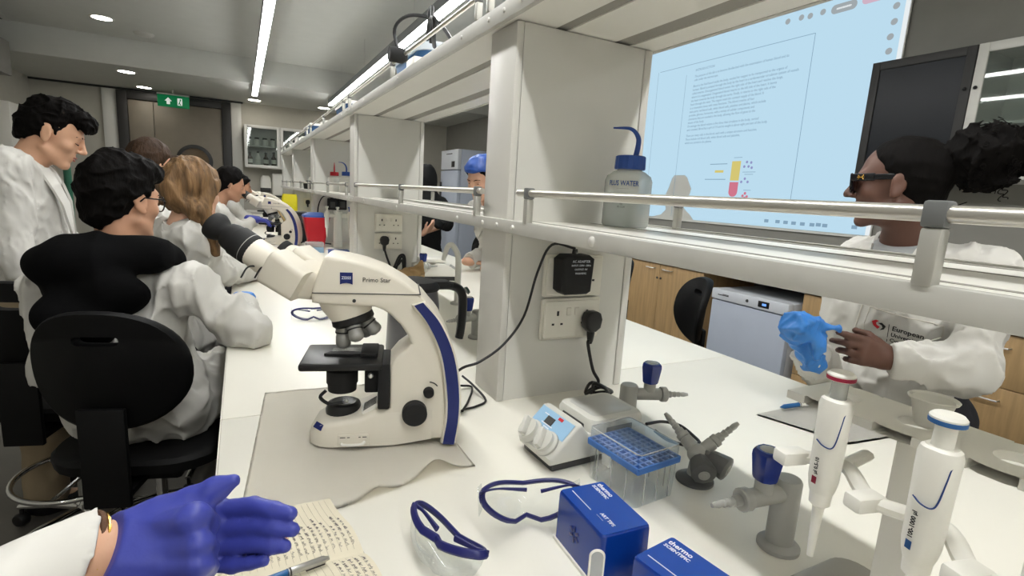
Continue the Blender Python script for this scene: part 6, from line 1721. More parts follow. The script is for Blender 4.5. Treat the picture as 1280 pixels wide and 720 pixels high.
# 2 seated man with black hood
hp = py(153, 248, 1.90)
t = thing('person', 'seated young man with thick dark hair and black hood over his lab coat', 'person', (-0.34, 1.86, 0.62))
J, M, f, r = seated((-0.29, 1.85, 0), (0.42, 0.9, 0), 0.62, 0.05, tuple(hp), (0.66, 0.75, 0), 0.12,
                    dict(L=((-0.52, 1.945, 0.82), (-0.34, 2.18, 0.80)), R=((0.002, 1.735, 0.950), (-0.020, 2.085, 0.948))), 0.20)
J['neck'] = V((hp.x - 0.01, hp.y - 0.02, hp.z - 0.165)); J['shR'] = V((-0.150, 1.80, 1.075)); J['shL'] = V((-0.495, 1.93, 1.055)); J['chest'] = V((-0.315, 1.86, 0.95))
lo, hi = bounds(list(J.values()) + [M @ V((0, 0, 0))], 0.17); lo[2] = 0.3
S = SDF(lo, hi, 0.006); body(S, J, M, [dict(w=J['wrL'], fwd=(1, 0.4, -0.2), palm=(0, 0, -1), side=(0, 1, 0))])
hand(S, J['wrR'] + V((0.0, 0.01, 0.012)), (0.25, 1, 0.12), (0, 0, -1), (-1, 0, 0), (0.5, 0.55, 0.6, 0.6), 0.97, 0.2)
obj('body', S.mesh('body'), M_sk2, t, world=True, sharp=180)
S = SDF(*bounds([J['wrR'] + V((0, 0.06, 0))], 0.16), 0.0045); hand(S, J['wrR'] + V((0.0, 0.01, 0.012)), (0.25, 1, 0.12), (0, 0, -1), (-1, 0, 0), (0.5, 0.55, 0.6, 0.6), 0.97, 0.2, fat=1.10)
obj('glove', S.mesh('glove'), M_gloveb, t, world=True, sharp=180)
eyes(t, M, M_hairb, 0, None)
def ex2(S_, F):
    S_.cap(J['elR'] + V((0.0, -0.01, -0.005)), J['elR'] + V((0.01, 0.02, -0.01)), 0.062, 0.060, 0.03)
    for s in 'LR': S_.cap(J['hip' + s], J['hip' + s].lerp(J['kn' + s], 0.55), 0.12, 0.10, 0.05)
S, F = coat_sdf(J, 0.0065, 0.50, 21, 0.014, 0.066, (0.062, 0.058, 0.045), skirt=False, wid=0.92, extra=ex2, fsc=20)
S.half((0, 0, B + 0.003), (0, 0, -1), (-0.055, 1.5, 0.7), (0.2, 2.4, 1.0))
obj('lab_coat', S.mesh('coat', 1), M_coat, t, world=True, sharp=180)
S = SDF((-0.72, 1.50, 0.90), (0.0, 2.10, 1.34), 0.006)
nk = J['neck']
S.ell(TR(-0.365, 1.755, 1.075) @ RZ(-0.30) @ RX(0.5), (0.130, 0.060, 0.080), 0.03)
S.cap((-0.465, 1.775, 1.150), (-0.40, 1.735, 1.165), 0.050, 0.052, 0.03)
S.cap((-0.40, 1.735, 1.16), (-0.24, 1.775, 1.165), 0.048, 0.045, 0.03)
S.cap((-0.24, 1.775, 1.165), (-0.195, 1.85, 1.150), 0.045, 0.036, 0.03)
S.cap((-0.465, 1.775, 1.145), (-0.44, 1.92, 1.16), 0.050, 0.045, 0.03)
S.cap((-0.44, 1.70, 1.02), (-0.36, 1.695, 0.975), 0.055, 0.040, 0.05)
S.cap((-0.195, 1.85, 1.15), (-0.22, 1.97, 1.12), 0.034, 0.03, 0.03); S.cap((-0.44, 1.92, 1.16), (-0.34, 1.99, 1.13), 0.04, 0.034, 0.03)
S.cap((-0.42, 1.78, 1.19), (-0.24, 1.80, 1.19), 0.045, 0.040, 0.03)
S.warp(folds(22, 0.014, seed=31))
obj('hood', S.mesh('hood', 2), M_hood, t, world=True, sharp=180)
lo, hi = bounds([M @ V((0, 0, 0.03))], 0.18); S = SDF(lo, hi, 0.0045)
hair_cap(S, M, 0.008, top=0.010, back=0.002); hair_cut(S, M, (0.060, 0.060), -0.105, slope=-0.8)
S.ell(M @ TR(0, 0.03, 0.088), (0.068, 0.080, 0.040), 0.025)
S.warp(folds(75, 0.009, seed=8)); S.warp(folds(170, 0.004, seed=9))
obj('hair', S.mesh('hair', 1), M_hairb, t, world=True, sharp=180)
b = BM()
for sg in (-1, 1):
    tube(b, [M @ V((sg * (0.033 + 0.026 * p[0]), 0.098 - 0.012 * abs(p[0]) * (1 if p[0] > 0 else 0.2), -0.004 + 0.5 * p[1] * 0.045)) for p in [(math.cos(a), math.sin(a)) for a in np.linspace(0, 2 * PI, 20, endpoint=False)]], 0.0022, 6, True)
    tube(b, [M @ V((sg * 0.059, 0.088, 0.006)), M @ V((sg * 0.077, 0.06, 0.008)), M @ V((sg * 0.081, 0.0, 0.006)), M @ V((sg * 0.080, -0.012, -0.006))], 0.0022, 6)
tube(b, [M @ V((-0.01, 0.100, 0.004)), M @ V((0.01, 0.100, 0.004))], 0.0022, 6)
obj('spectacles', b, M_frame_, t, world=True)
lo, hi = bounds([J['hipL'], J['hipR'], J['knL'], J['knR'], J['anL'], J['anR']], 0.14); S = SDF(lo, hi, 0.011)
for s in 'LR': S.chain([J['hip' + s], J['kn' + s], J['an' + s]], [0.095, 0.075, 0.058], 0.03)
S.warp(folds(24, 0.008, seed=4)); obj('trousers', S.mesh('trousers'), M_trousd, t, world=True, sharp=180)

# 3 seated woman with long blond hair
hp = py(243, 238, 2.55)
t = thing('person', 'seated woman with long blond hair in a ponytail and white lab coat', 'person', (-0.30, 2.62, 0.62))
J, M, f, r = seated((-0.28, 2.65, 0), (0.75, 0.66, 0), 0.62, 0.06, tuple(hp), (0.74, 0.67, 0), 0.10, dict(L=((-0.16, 2.98, 0.99), (0.02, 3.10, 0.945)), R=((-0.10, 2.62, 0.985), (0.045, 2.92, 0.945))), 0.175)
J['neck'] = V((hp.x - 0.045, hp.y - 0.02, hp.z - 0.155)); J['shR'] = V((-0.205, 2.475, 1.165)); J['shL'] = V((-0.40, 2.74, 1.17)); J['chest'] = V((-0.28, 2.61, 1.02))
lo, hi = bounds(list(J.values()) + [M @ V((0, 0, 0))], 0.15); lo[2] = 0.3
S = SDF(lo, hi, 0.007); body(S, J, M, [dict(w=J['wr' + s], fwd=(0.8, 0.5, -0.1), palm=(0, 0, -1), side=(-0.5, 0.8, 0)) for s in 'LR'])
obj('body', S.mesh('body'), M_sk4, t, world=True, sharp=180); eyes(t, M, M_hairbr, 0, M_lip)
def ex3(S_, F):
    for s in 'LR': S_.cap(J['hip' + s], J['hip' + s].lerp(J['kn' + s], 0.6), 0.12, 0.10, 0.05)
S, F = coat_sdf(J, 0.008, 0.5, 31, 0.013, 0.062, (0.06, 0.06, 0.046), skirt=False, wid=0.92, extra=ex3, fsc=24)
S.half((0, 0, B + 0.003), (0, 0, -1), (-0.055, 2.2, 0.7), (0.2, 3.4, 1.0))
obj('lab_coat', S.mesh('coat', 1), M_coat, t, world=True, sharp=180); collar(t, J, F, r=0.072, open_=0.4)
lo, hi = bounds([M @ V((0, 0, 0)), M @ V((0.10, 0.0, -0.30)), M @ V((0, -0.15, -0.05))], 0.14); S = SDF(lo, hi, 0.005)
hair_cap(S, M, 0.014, top=0.006, back=0.004); hair_cut(S, M, (0.066, 0.040), -0.085, False, slope=-1.0)
S.cap(M @ V((0.0, -0.10, -0.01)), M @ V((-0.075, -0.110, -0.035)), 0.048, 0.042, 0.025)
S.chain([M @ V((0.02, -0.09, -0.04)), M @ V((0.075, -0.04, -0.09)), M @ V((0.100, 0.012, -0.17)), M @ V((0.098, 0.030, -0.25))], [0.040, 0.036, 0.028, 0.014], 0.02)
S.cap(M @ V((0.075, 0.035, 0.03)), M @ V((0.075, -0.03, -0.07)), 0.020, 0.030, 0.02)
S.warp(folds(75, 0.010, (1, 1, 0.35), 12)); S.warp(folds(160, 0.004, (1, 1, 0.3), 13))
obj('hair', S.mesh('hair', 1), M_hairbl, t, world=True, sharp=180)
lo, hi = bounds([J['hipL'], J['hipR'], J['knL'], J['knR'], J['anL'], J['anR']], 0.14); S = SDF(lo, hi, 0.014)
for s in 'LR': S.chain([J['hip' + s], J['kn' + s], J['an' + s]], [0.095, 0.075, 0.058], 0.03)
obj('trousers', S.mesh('trousers'), M_trousd, t, world=True, sharp=180)


# 4-7 farther seated students
def far_person(label, hp, face, pitch, hairm, sk, base, f, arms, h=0.010, glove=None, hairkind='short', seat=0.62, coatm=None, hairmesh=None):
    t = thing('person', label, 'person', (base[0], base[1], seat))
    J, M, f, r = seated(base, f, seat, 0.08, tuple(hp), face, pitch, arms, 0.175)
    J['neck'] = M @ V((0, -0.045, -0.16)); dz = J['neck'].z - (seat + 0.575)
    for s, sg in (('L', -1), ('R', 1)): J['sh' + s] = J['neck'] + r * sg * 0.175 - f * 0.01 - V((0, 0, 0.06))
    J['chest'] = J['pelvis'].lerp(J['neck'], 0.55)
    lo, hi = bounds(list(J.values()) + [M @ V((0, 0, 0))], 0.15); lo[2] = 0.25
    hs = [dict(w=J['wr' + s], fwd=(0.9, 0.2, -0.1), palm=(0, 0, -1), side=(0, 1 if s == 'R' else -1, 0)) for s in 'LR']
    S = SDF(lo, hi, h); body(S, J, M, hs); obj('body', S.mesh('body'), sk, t, world=True, sharp=180); eyes(t, M, hairm, 0.3, None)
    S, F = coat_sdf(J, h * 1.1, 0.5, int(hp[0] * 100) % 50, 0.012, 0.060, (0.06, 0.058, 0.046), skirt=False, wid=0.94); obj('lab_coat', S.mesh('coat', 1), coatm or M_coat, t, world=True, sharp=180); collar(t, J, F, coatm, r=0.072, open_=0.5)
    if glove:
        for s in 'LR':
            S = SDF(*bounds([J['wr' + s] + V((0.07, 0, 0))], 0.15), 0.007); q_ = dict(hs['LR'.index(s)]); q_['fat'] = 1.15; hand(S, **q_); obj('glove', S.mesh('glove'), glove, t, world=True, sharp=180)
    lo, hi = bounds([M @ V((0, 0, 0.02))], 0.19); S = SDF(lo, hi, 0.006); hair_cap(S, M, 0.014, top=0.008); hair_cut(S, M, (0.058, 0.062), -0.085 if hairkind == 'short' else -0.12, hairkind == 'short')
    if hairkind == 'bun': S.ell(M @ TR(0, -0.10, 0.075), (0.042, 0.042, 0.042), 0.01)
    S.warp(folds(70, 0.008, seed=17)); obj('hair', S.mesh('hair', 1), hairm, t, world=True, sharp=180)
    lo, hi = bounds([J['hipL'], J['hipR'], J['knL'], J['knR'], J['anL'], J['anR']], 0.14); S = SDF(lo, hi, 0.016)
    for s in 'LR': S.chain([J['hip' + s], J['kn' + s], J['an' + s]], [0.095, 0.075, 0.058], 0.03)
    obj('trousers', S.mesh('trousers'), M_trousd, t, world=True, sharp=180)
    return t, J, M


q = py(190, 207, 3.35)
far_person('student with brown hair, mostly hidden behind the hooded man', q, (0.8, 0.6, 0), 0.1, M_hairbr, M_sk1, (q.x - 0.10, 3.38, 0), (0.9, 0.3, 0), dict(L=((q.x + 0.2, 3.65, 1.00), (0.03, 3.60, 0.965)), R=((q.x + 0.22, 3.25, 1.00), (0.03, 3.34, 0.965))))
q = py(221, 222, 4.1)
far_person('student with dark brown hair, hidden behind the blond woman', q, (0.9, 0.4, 0), 0.2, M_hairbr, M_sk2, (q.x - 0.10, 4.12, 0), (0.95, 0.2, 0), dict(L=((q.x + 0.12, 4.35, 1.00), (0.03, 4.24, 0.965)), R=((q.x + 0.12, 3.97, 1.00), (0.03, 4.02, 0.965))))
q = py(288, 231, 4.62)
far_person('student with black hair and blue gloves bending to the second microscope', q, (1, 0.05, 0), 0.30, M_hairb, M_sk2, (q.x - 0.24, 4.64, 0), (1, 0.1, 0), dict(L=((-0.03, 4.86, 1.00), (0.10, 4.80, 1.08)), R=((-0.02, 4.46, 1.00), (0.07, 4.52, 1.10))), glove=M_glove)
q = py(301, 234, 6.35)
far_person('student in lab coat at the farthest microscope, behind the black-haired one', q, (1, 0.0, 0), 0.2, M_hairb, M_sk2, (q.x - 0.22, 6.38, 0), (1, 0.1, 0), dict(L=((0.0, 6.6, 1.00), (0.10, 6.56, 0.975)), R=((0.0, 6.2, 1.00), (0.10, 6.26, 0.975))))

# 8 man seen between the pillars
q = pd(602, 224, 3.12)
t, J, M = far_person('man in blue cap seen between the pillars on the far side of the bench', q, (-0.80, -0.45, 0), 0.40, M_hairb, M_sk4, (q.x + 0.40, q.y + 0.10, 0), (-1, -0.1, 0), dict(L=((q.x + 0.22, q.y - 0.22, 1.02), (q.x + 0.02, q.y - 0.12, 0.96)), R=((q.x + 0.22, q.y + 0.30, 1.02), (q.x + 0.02, q.y + 0.18, 0.96))), h=0.007)
lo, hi = bounds([M @ V((0, -0.01, 0.06))], 0.16); S = SDF(lo, hi, 0.005); S.ell(M @ TR(0, -0.014, 0.052), (0.096, 0.118, 0.092), 0.0); S.half(M @ V((0, 0, 0.062)), M.to_3x3() @ V((0, 0.05, -1)), k=0.01); S.warp(folds(90, 0.006, seed=2)); obj('surgical_cap', S.mesh('cap', 1), M_bluep, t, world=True, sharp=180)

# 9 figure in black cloth behind the second pillar
c = px(531, 258, 1.74)
t = thing('person', 'person in black headscarf and long black clothes beyond the second pillar', 'person', (c.x, c.y, 0))
S = SDF((c.x - 0.45, c.y - 0.45, -0.05), (c.x + 0.45, c.y + 0.45, 1.75), 0.010)
hz = py(520, 222, c.y).z
S.ell(TR(c.x, c.y, hz + 0.02), (0.105, 0.125, 0.135), 0.0); S.cap((c.x, c.y, hz - 0.05), (c.x, c.y, hz - 0.24), 0.10, 0.15, 0.08)
S.cap((c.x - 0.17, c.y, hz - 0.28), (c.x + 0.17, c.y, hz - 0.28), 0.09, 0.09, 0.06); S.cap((c.x, c.y, hz - 0.30), (c.x, c.y, 0.62), 0.17, 0.19, 0.05); S.cap((c.x, c.y, 0.62), (c.x, c.y, 0.05), 0.19, 0.24, 0.08)
S.chain([(c.x + 0.18, c.y - 0.03, hz - 0.28), (c.x + 0.20, c.y - 0.15, 1.06), (c.x + 0.06, c.y - 0.30, 1.06)], [0.08, 0.07, 0.055], 0.03)
S.chain([(c.x - 0.18, c.y - 0.03, hz - 0.28), (c.x - 0.22, c.y - 0.12, 1.06), (c.x - 0.18, c.y - 0.33, 1.02)], [0.08, 0.07, 0.055], 0.03)
S.warp(folds(32, 0.014, seed=6)); S.half((0, 0, 0.005), (0, 0, -1)); obj('black_robe', S.mesh('robe', 1), M_cloth, t, world=True, sharp=180)
S = SDF((c.x - 0.4, c.y - 0.55, 0.9), (c.x + 0.4, c.y + 0.2, hz + 0.2), 0.006); M = HM((c.x - 0.012, c.y, hz), (-1, -0.1, 0), 0.2)
head_sdf(S, M); S.cap(M @ V((0, -0.02, -0.06)), (c.x, c.y, hz - 0.25), 0.05, 0.06, 0.02); S.cap((c.x, c.y, hz - 0.25), (c.x + 0.15, c.y - 0.05, hz - 0.28), 0.06, 0.04, 0.02)
hw_ = py(531, 290, c.y - 0.36)
S.chain([(c.x + 0.15, c.y - 0.05, hz - 0.28), (c.x + 0.20, c.y - 0.15, 1.06), tuple(hw_)], [0.04, 0.035, 0.024], 0.02)
hand(S, hw_, (0.55, -0.25, 0.55), (-0.3, 0.5, 0.3), (-0.3, 0, 1), (0.3,) * 4, 1.0)
obj('body', S.mesh('body'), M_sk4, t, world=True, sharp=180)

# ---------------------------------------------------------------- 10 woman with the hair bun, right side
hp = px(1122, 229, 1.545)
t = thing('person', 'woman with curly black hair bun and dark glasses pulling on a blue glove', 'person', (1.70, 0.78, 0))
fT = V((-1, 0.03, 0)).normalized()
M = HM(tuple(hp), (-0.40, 0.915, 0), 0.06)
J = dict(pelvis=V((1.72, 0.79, 0.88)), chest=V((1.70, 0.79, 1.14)), neck=V((1.635, 0.785, hp.z - 0.155)))
J['shR'] = px(1068, 320, 1.69); J['shL'] = px(1243, 333, 1.69)
J['hipR'] = V((1.73, 0.88, 0.84)); J['hipL'] = V((1.73, 0.70, 0.84)); J['knR'] = V((1.71, 0.89, 0.46)); J['knL'] = V((1.71, 0.69, 0.46)); J['anR'] = V((1.73, 0.89, 0.075)); J['anL'] = V((1.73, 0.69, 0.075)); J['toeR'] = J['anR'] + fT * 0.14 - V((0, 0, 0.035)); J['toeL'] = J['anL'] + fT * 0.14 - V((0, 0, 0.035))
wL, gR = pd(1110, 448, 1.36), pd(1012, 442, 1.40)
J['elL'] = px(1213, 458, 1.60); J['wrL'] = wL; J['elR'] = px(1038, 474, 1.63); J['wrR'] = gR
lo, hi = bounds(list(J.values()) + [M @ V((0, 0, 0))], 0.16); lo[2] = 0.0
S = SDF(lo, hi, 0.0055); body(S, J, M, nose=1.03, jaw=0.95)
kn = pd(1062, 434, 1.33); fw = (kn - wL).normalized()
LH = dict(w=wL, fwd=fw, palm=(0.25, 0.95, -0.15), side=(0, 0.0, 1), curl=(0.22, 0.55, 0.75, 0.85), size=1.04, thumb=0.15)
hand(S, **LH)
RH = dict(w=gR + V((0, 0, 0.0)), fwd=(pd(992, 400, 1.37) - gR), palm=(-0.3, -0.8, -0.3), side=(-0.3, 0.4, 0.9), curl=(0.5, 0.55, 0.55, 0.6), size=0.92, thumb=0.2)
hand(S, **dict(RH, fat=0.7))
obj('body', S.mesh('body'), M_sk3, t, world=True, sharp=180); eyes(t, M, M_hairb, 0.2, M_lipd)
# glove being pulled on: crumpled over the right hand with a stretched strip to the left hand
S = SDF(*bounds([gR, pd(992, 400, 1.37), pd(1040, 412, 1.36)], 0.13), 0.004); g = dict(RH); g['fat'] = 1.28; hand(S, **g)
S.ell(TR(*pd(996, 408, 1.37)) @ RY(0.3), (0.040, 0.042, 0.045), 0.02)
S.chain([pd(1000, 402, 1.36), pd(1022, 404, 1.35), pd(1048, 412, 1.34)], [0.022, 0.014, 0.008], 0.012)
S.chain([pd(1012, 412, 1.355), pd(1024, 428, 1.35), pd(1022, 448, 1.35)], [0.020, 0.016, 0.009], 0.012)
S.warp(folds(80, 0.009, seed=41)); S.warp(folds(150, 0.004, seed=43))
obj('glove', S.mesh('glove', 1), M_gloveb, t, world=True, sharp=180)
def ex10(S_, F):
    S_.cap(F(J['neck']) @ V((0, 0.10, 0.03)), F(J['neck']) @ V((0, 0.14, -0.12)), 0.052, 0.012, 0.012, True)
    S_.cap(J['elL'] + V((0, 0, -0.01)), J['elL'] + V((-0.03, 0.02, -0.02)), 0.060, 0.056, 0.03)
S, F = coat_sdf(J, 0.006, 0.50, 51, 0.011, 0.052, (0.056, 0.058, 0.044), skirt=True, wid=0.88, extra=ex10, fsc=26)
obj('lab_coat', S.mesh('coat', 1), M_coat, t, world=True, sharp=180); collar(t, J, F, r=0.074, open_=0.62)
for sg in (-1, 1):
    b = BM(); MF = F(J['neck']); loft(b, [[MF @ V((sg * a_, yy, z)) for a_, yy in ((x0, y0), (x1, y1), (x1, y1 + 0.008), (x0, y0 + 0.010))] for x0, y0, x1, y1, z in ((0.055, 0.050, 0.085, 0.035, 0.0), (0.044, 0.086, 0.100, 0.070, -0.05), (0.034, 0.104, 0.080, 0.092, -0.09), (0.018, 0.114, 0.03, 0.112, -0.135))]); obj('lapel', b, M_coat, t, world=True, sharp=60)
lo, hi = bounds([J['chest'], J['neck']], 0.17); S = SDF(lo, hi, 0.007); S.ell(F(J['chest'].lerp(J['neck'], 0.25)), (0.135, 0.100, 0.17), 0.0); S.cap(J['neck'] - V((0, 0, 0.03)), J['neck'] + V((-0.01, 0, 0.015)), 0.085, 0.064, 0.02); S.half(J['neck'] + V((0, 0, 0.010)), (-0.35, 0, 1)); obj('tee_shirt', S.mesh('tee'), M_tee, t, world=True, sharp=180)
shoes_trousers(t, J, fT, M_trousd, 0.014)
# slicked-back hair, curly bun, loose curls
lo, hi = bounds([M @ V((0, 0, 0.0)), M @ V((0, -0.20, 0.06))], 0.17); S = SDF(lo, hi, 0.0045)
hair_cap(S, M, 0.005); hair_cut(S, M, (0.046, 0.066), -0.080, True, slope=-0.55)
S.cap(M @ V((0, -0.085, 0.035)), M @ V((0, -0.12, 0.05)), 0.045, 0.040, 0.02); S.warp(folds(110, 0.003, (0.3, 1, 1), 7))
obj('slicked_hair', S.mesh('hair', 1), M_hairb, t, world=True, sharp=180)
S = SDF(lo, hi, 0.0045); S.ell(M @ TR(0, -0.165, 0.058), (0.078, 0.082, 0.076), 0.0); S.warp(folds(65, 0.022, seed=71)); S.warp(folds(140, 0.010, seed=72))
hb = obj('hair_bun', S.mesh('bun', 0), M_hairb, t, world=True, sharp=180)
b = BM(); rs = random.Random(4)
for k in range(100):
    a, e = rs.uniform(0, 2 * PI), rs.uniform(-1.2, 1.3); d = V((math.cos(e) * math.cos(a), math.cos(e) * math.sin(a), math.sin(e)))
    if d.y > 0.35: continue
    o = V((0, -0.165, 0.058)) + V((d.x * 0.070, d.y * 0.076, d.z * 0.068)); ln = rs.uniform(0.012, 0.026); pts = []
    hang = -0.9 if (d.y < -0.2 and rs.random() < 0.4) else 0.0
    u_ = d.orthogonal().normalized(); w_ = d.cross(u_); ph = rs.uniform(0, 6)
    for i in range(22):
        s_ = i / 21; dd = (d + V((0, 0, hang * s_ * 1.5))).normalized()
        pts.append(M @ (o + dd * ln * (1 + (0.9 if hang else 0)) * s_ + (u_ * math.cos(ph + s_ * 17) + w_ * math.sin(ph + s_ * 17)) * 0.0055))
    tube(b, pts, 0.0011, 4)
obj('loose_curls', b, M_hairb, hb, world=True, kind='stuff', sharp=180)
b = BM(); tube(b, spline([M @ V((0.02, -0.07, -0.062)), M @ V((0.02, -0.10, -0.068)), M @ V((0.02, -0.145, -0.05))], 5), [0.004, 0.0025, 0.001], 6); obj('stray_lock', b, M_hairb, t, world=True)
# glasses with gold mark
b = BM()
for sg in (-1, 1):
    prism(b, [(sg * 0.008, 0.016), (sg * 0.060, 0.020), (sg * 0.060, -0.012), (sg * 0.046, -0.022), (sg * 0.018, -0.020), (sg * 0.010, -0.008)][::sg], 0.094, 0.098, M @ TR(0, 0, 0.002)); 
gl = obj('tinted_lenses', b, M_lensd, t, world=True, kind='stuff')
b = BM()
for sg in (-1, 1):
    tube(b, [M @ V((sg * x, 0.097, z + 0.002)) for x, z in ((0.008, 0.017), (0.062, 0.021), (0.062, -0.013), (0.046, -0.024), (0.017, -0.022), (0.009, -0.008))], 0.0036, 6, True)
    box(b, sg * 0.064, sg * 0.069, 0.045, 0.100, 0.004, 0.024, 0.002, M); box(b, sg * 0.074, sg * 0.079, -0.010, 0.046, 0.006, 0.021, 0.002, M @ TR(sg * -0.004, 0, 0))
box(b, -0.010, 0.010, 0.094, 0.099, 0.010, 0.017, 0.001, M)
fr_ = obj('glasses_frame', b, M_frame_, t, world=True, kind='stuff')
for sg in (-1, 1):
    b = BM(); xx = sg * 0.0695
    tube(b, [M @ V((xx, 0.082, 0.020)), M @ V((xx, 0.078, 0.014)), M @ V((xx, 0.082, 0.008))], 0.0014, 5); tube(b, [M @ V((xx, 0.070, 0.020)), M @ V((xx, 0.074, 0.014)), M @ V((xx, 0.070, 0.008))], 0.0014, 5); tube(b, [M @ V((xx, 0.084, 0.014)), M @ V((xx, 0.068, 0.014))], 0.0012, 5); obj('gold_mark', b, M_gold, fr_, world=True)
# lettering on the chest, laid on the coat front
coat_o = [o for o in t.children if o.name.startswith('lab_coat')][0]
lp = px(1100, 412, 1.56)
from mathutils.bvhtree import BVHTree
def drape(o_mesh_obj, items, origin, right, up, out, parent):
    me = o_mesh_obj.data; mw = _mw[t.name]; vs = [mw @ v.co for v in me.vertices]; tree = BVHTree.FromPolygons(vs, [tuple(p.vertices) for p in me.polygons])
    for nm, me2, m_ in items:
        for v in me2.vertices:
            p = origin + right * v.co.x + up * v.co.y; h_ = tree.ray_cast(p + out * 0.09, -out)
            hp_ = h_[0] if h_[0] is not None else p
            v.co = hp_ + out * (0.0012 + v.co.z)
        obj(nm, me2, m_, parent, world=True, smooth=False)
def tmesh(s, size, x, y, bold=True):
    o = text('tmp', s, size, TR(x, y, 0), M_ink, None, world=False, bold=bold); me = o.data; bpy.data.objects.remove(o); me.materials.clear(); return me
rt = V((0.05, -1, -0.10)).normalized(); upv = V((0.1, -0.10, 1)).normalized(); ot = V((-1, -0.05, 0.05)).normalized()
items = [('coat_lettering', tmesh('European', 0.0185, 0, 0.008), M_ink), ('coat_lettering', tmesh('University', 0.0150, 0, -0.010), M_ink), ('coat_lettering', tmesh('Cyprus', 0.0150, 0, -0.026), M_ink)]
b = BM(); box(b, -0.008, -0.0065, -0.034, 0.018, 0, 0.0004); me_ = bpy.data.meshes.new('bar'); b.to_mesh(me_); b.free(); items.append(('emblem_bar', me_, M_ink))
for nm, pts, m_ in (('emblem_red', [(-0.048, 0.014), (-0.042, 0.020), (-0.034, 0.019), (-0.040, 0.012), (-0.038, 0.006), (-0.030, 0.002), (-0.036, -0.006), (-0.046, 0.002)], M_red), ('emblem_black', [(-0.036, 0.012), (-0.026, 0.016), (-0.016, 0.008), (-0.020, -0.002), (-0.030, -0.008), (-0.024, 0.002), (-0.026, 0.008)], M_ink)):
    b = BM(); f_ = b.faces.new([b.verts.new((p[0], p[1], 0)) for p in pts]); bmesh.ops.triangulate(b, faces=[f_]); me_ = bpy.data.meshes.new(nm); b.to_mesh(me_); b.free(); items.append((nm, me_, m_))
def strip(x0, y0, x1, y1, w=0.0018):
    b = BM(); n = 14; dx, dy = x1 - x0, y1 - y0; L = math.hypot(dx, dy); nx, ny = -dy / L * w, dx / L * w; R = []
    for i in range(n + 1):
        x, y = x0 + dx * i / n, y0 + dy * i / n; R.append([b.verts.new((x - nx, y - ny, 0)), b.verts.new((x, y, 0.0016)), b.verts.new((x + nx, y + ny, 0))])
    for a_, b_ in zip(R, R[1:]):
        for k in (0, 1): b.faces.new((a_[k], a_[k + 1], b_[k + 1], b_[k]))
    m_ = bpy.data.meshes.new('seam'); b.to_mesh(m_); b.free(); return m_
for q_ in ((-0.070, 0.050, 0.100, 0.050), (-0.070, 0.050, -0.066, -0.10), (0.100, 0.050, 0.092, -0.10)): items.append(('pocket_seam', strip(*q_), M_coat2))
items.append(('front_edge_seam', strip(-0.092, 0.16, -0.095, -0.22, 0.003), M_coat2))
drape(coat_o, items, px(1116, 414, 1.60), rt, upv, ot, t)

# ---------------------------------------------------------------- 11 gloved hands at the bottom left
t = thing('person', 'pair of hands in violet-blue gloves with a white sleeve at bottom left', 'person', tuple(pd(-60, 740, 0.42)))
wr = pd(122, 695, 0.405); elb = wr + V((-0.22, -0.07, -0.050)); nw_ = ((wr - elb).normalized() * 0.80 - V((0, 0, 0.60))).normalized()
def D_(u, v, d): return pd(u, v, d)
def right_hand(S, g=1.0):
    S.cap(wr, D_(170, 682, 0.414), 0.025 * g, 0.027 * g, 0.015); S.cap(wr, D_(165, 714, 0.408), 0.023 * g, 0.026 * g, 0.015)
    mcp = [D_(200, 660, 0.412), D_(208, 684, 0.404), D_(208, 708, 0.400), D_(202, 730, 0.402)]
    for q_ in mcp: S.cap(D_(152, 694, 0.412), q_, 0.022 * g, 0.0115 * g, 0.012)
    pip = [D_(242, 648, 0.402), D_(249, 680, 0.396), D_(249, 706, 0.393), D_(240, 731, 0.396)]; dip = [D_(256, 658, 0.424), D_(259, 686, 0.418), D_(257, 711, 0.414), D_(247, 733, 0.414)]; tip = [D_(240, 668, 0.442), D_(244, 692, 0.436), D_(242, 714, 0.432), D_(234, 735, 0.430)]
    for i_, (a_, b_, c_, d_) in enumerate(zip(mcp, pip, dip, tip)):
        f_ = (1.12, 0.95, 0.90, 0.85)[i_] * g; S.chain([a_, b_, c_, d_], [0.0118 * f_, 0.0108 * f_, 0.0092 * f_, 0.0080 * f_], 0.004)
    S.chain([D_(168, 668, 0.418), D_(205, 643, 0.424), D_(238, 626, 0.428), D_(270, 612, 0.430), D_(292, 601, 0.430)], [0.019 * g, 0.0135 * g, 0.0098 * g, 0.0086 * g, 0.0060 * g], 0.010)
def left_hand(S, g=1.0):
    base = D_(205, 692, 0.470)
    S.cap(D_(120, 735, 0.50), base, 0.025 * g, 0.028 * g, 0.015)
    mcp = [D_(270, 633, 0.468), D_(274, 655, 0.464), D_(272, 678, 0.462), D_(264, 702, 0.460)]
    for q_ in mcp: S.cap(base, q_, 0.020 * g, 0.0098 * g, 0.012)
    S.cap(D_(235, 655, 0.468), D_(235, 700, 0.464), 0.018 * g, 0.018 * g, 0.012)
    F4 = [[(272, 638, .468), (316, 633, .464), (344, 637, .460), (363, 642, .456)], [(276, 660, .464), (320, 656, .460), (348, 659, .457), (366, 662, .455)], [(274, 682, .462), (318, 679, .458), (342, 681, .455), (357, 683, .453)], [(264, 706, .460), (294, 706, .456), (314, 704, .453), (330, 701, .451)]]
    for i, fg in enumerate(F4):
        rr = [0.0082, 0.0080, 0.0073, 0.0056] if i < 3 else [0.0074, 0.0070, 0.0064, 0.0050]
        S.chain([D_(*q_) for q_ in fg], [x_ * g for x_ in rr], 0.0015)
tc = V((-0.66, 0.36, 1.02)); elL_ = D_(120, 735, 0.50) + V((-0.22, 0.02, -0.03))
S = SDF(*bounds([elb, wr, tc, D_(364, 646, .455), D_(291, 601, .43), D_(120, 735, .5), D_(230, 735, 0.42)], 0.10), 0.0038)
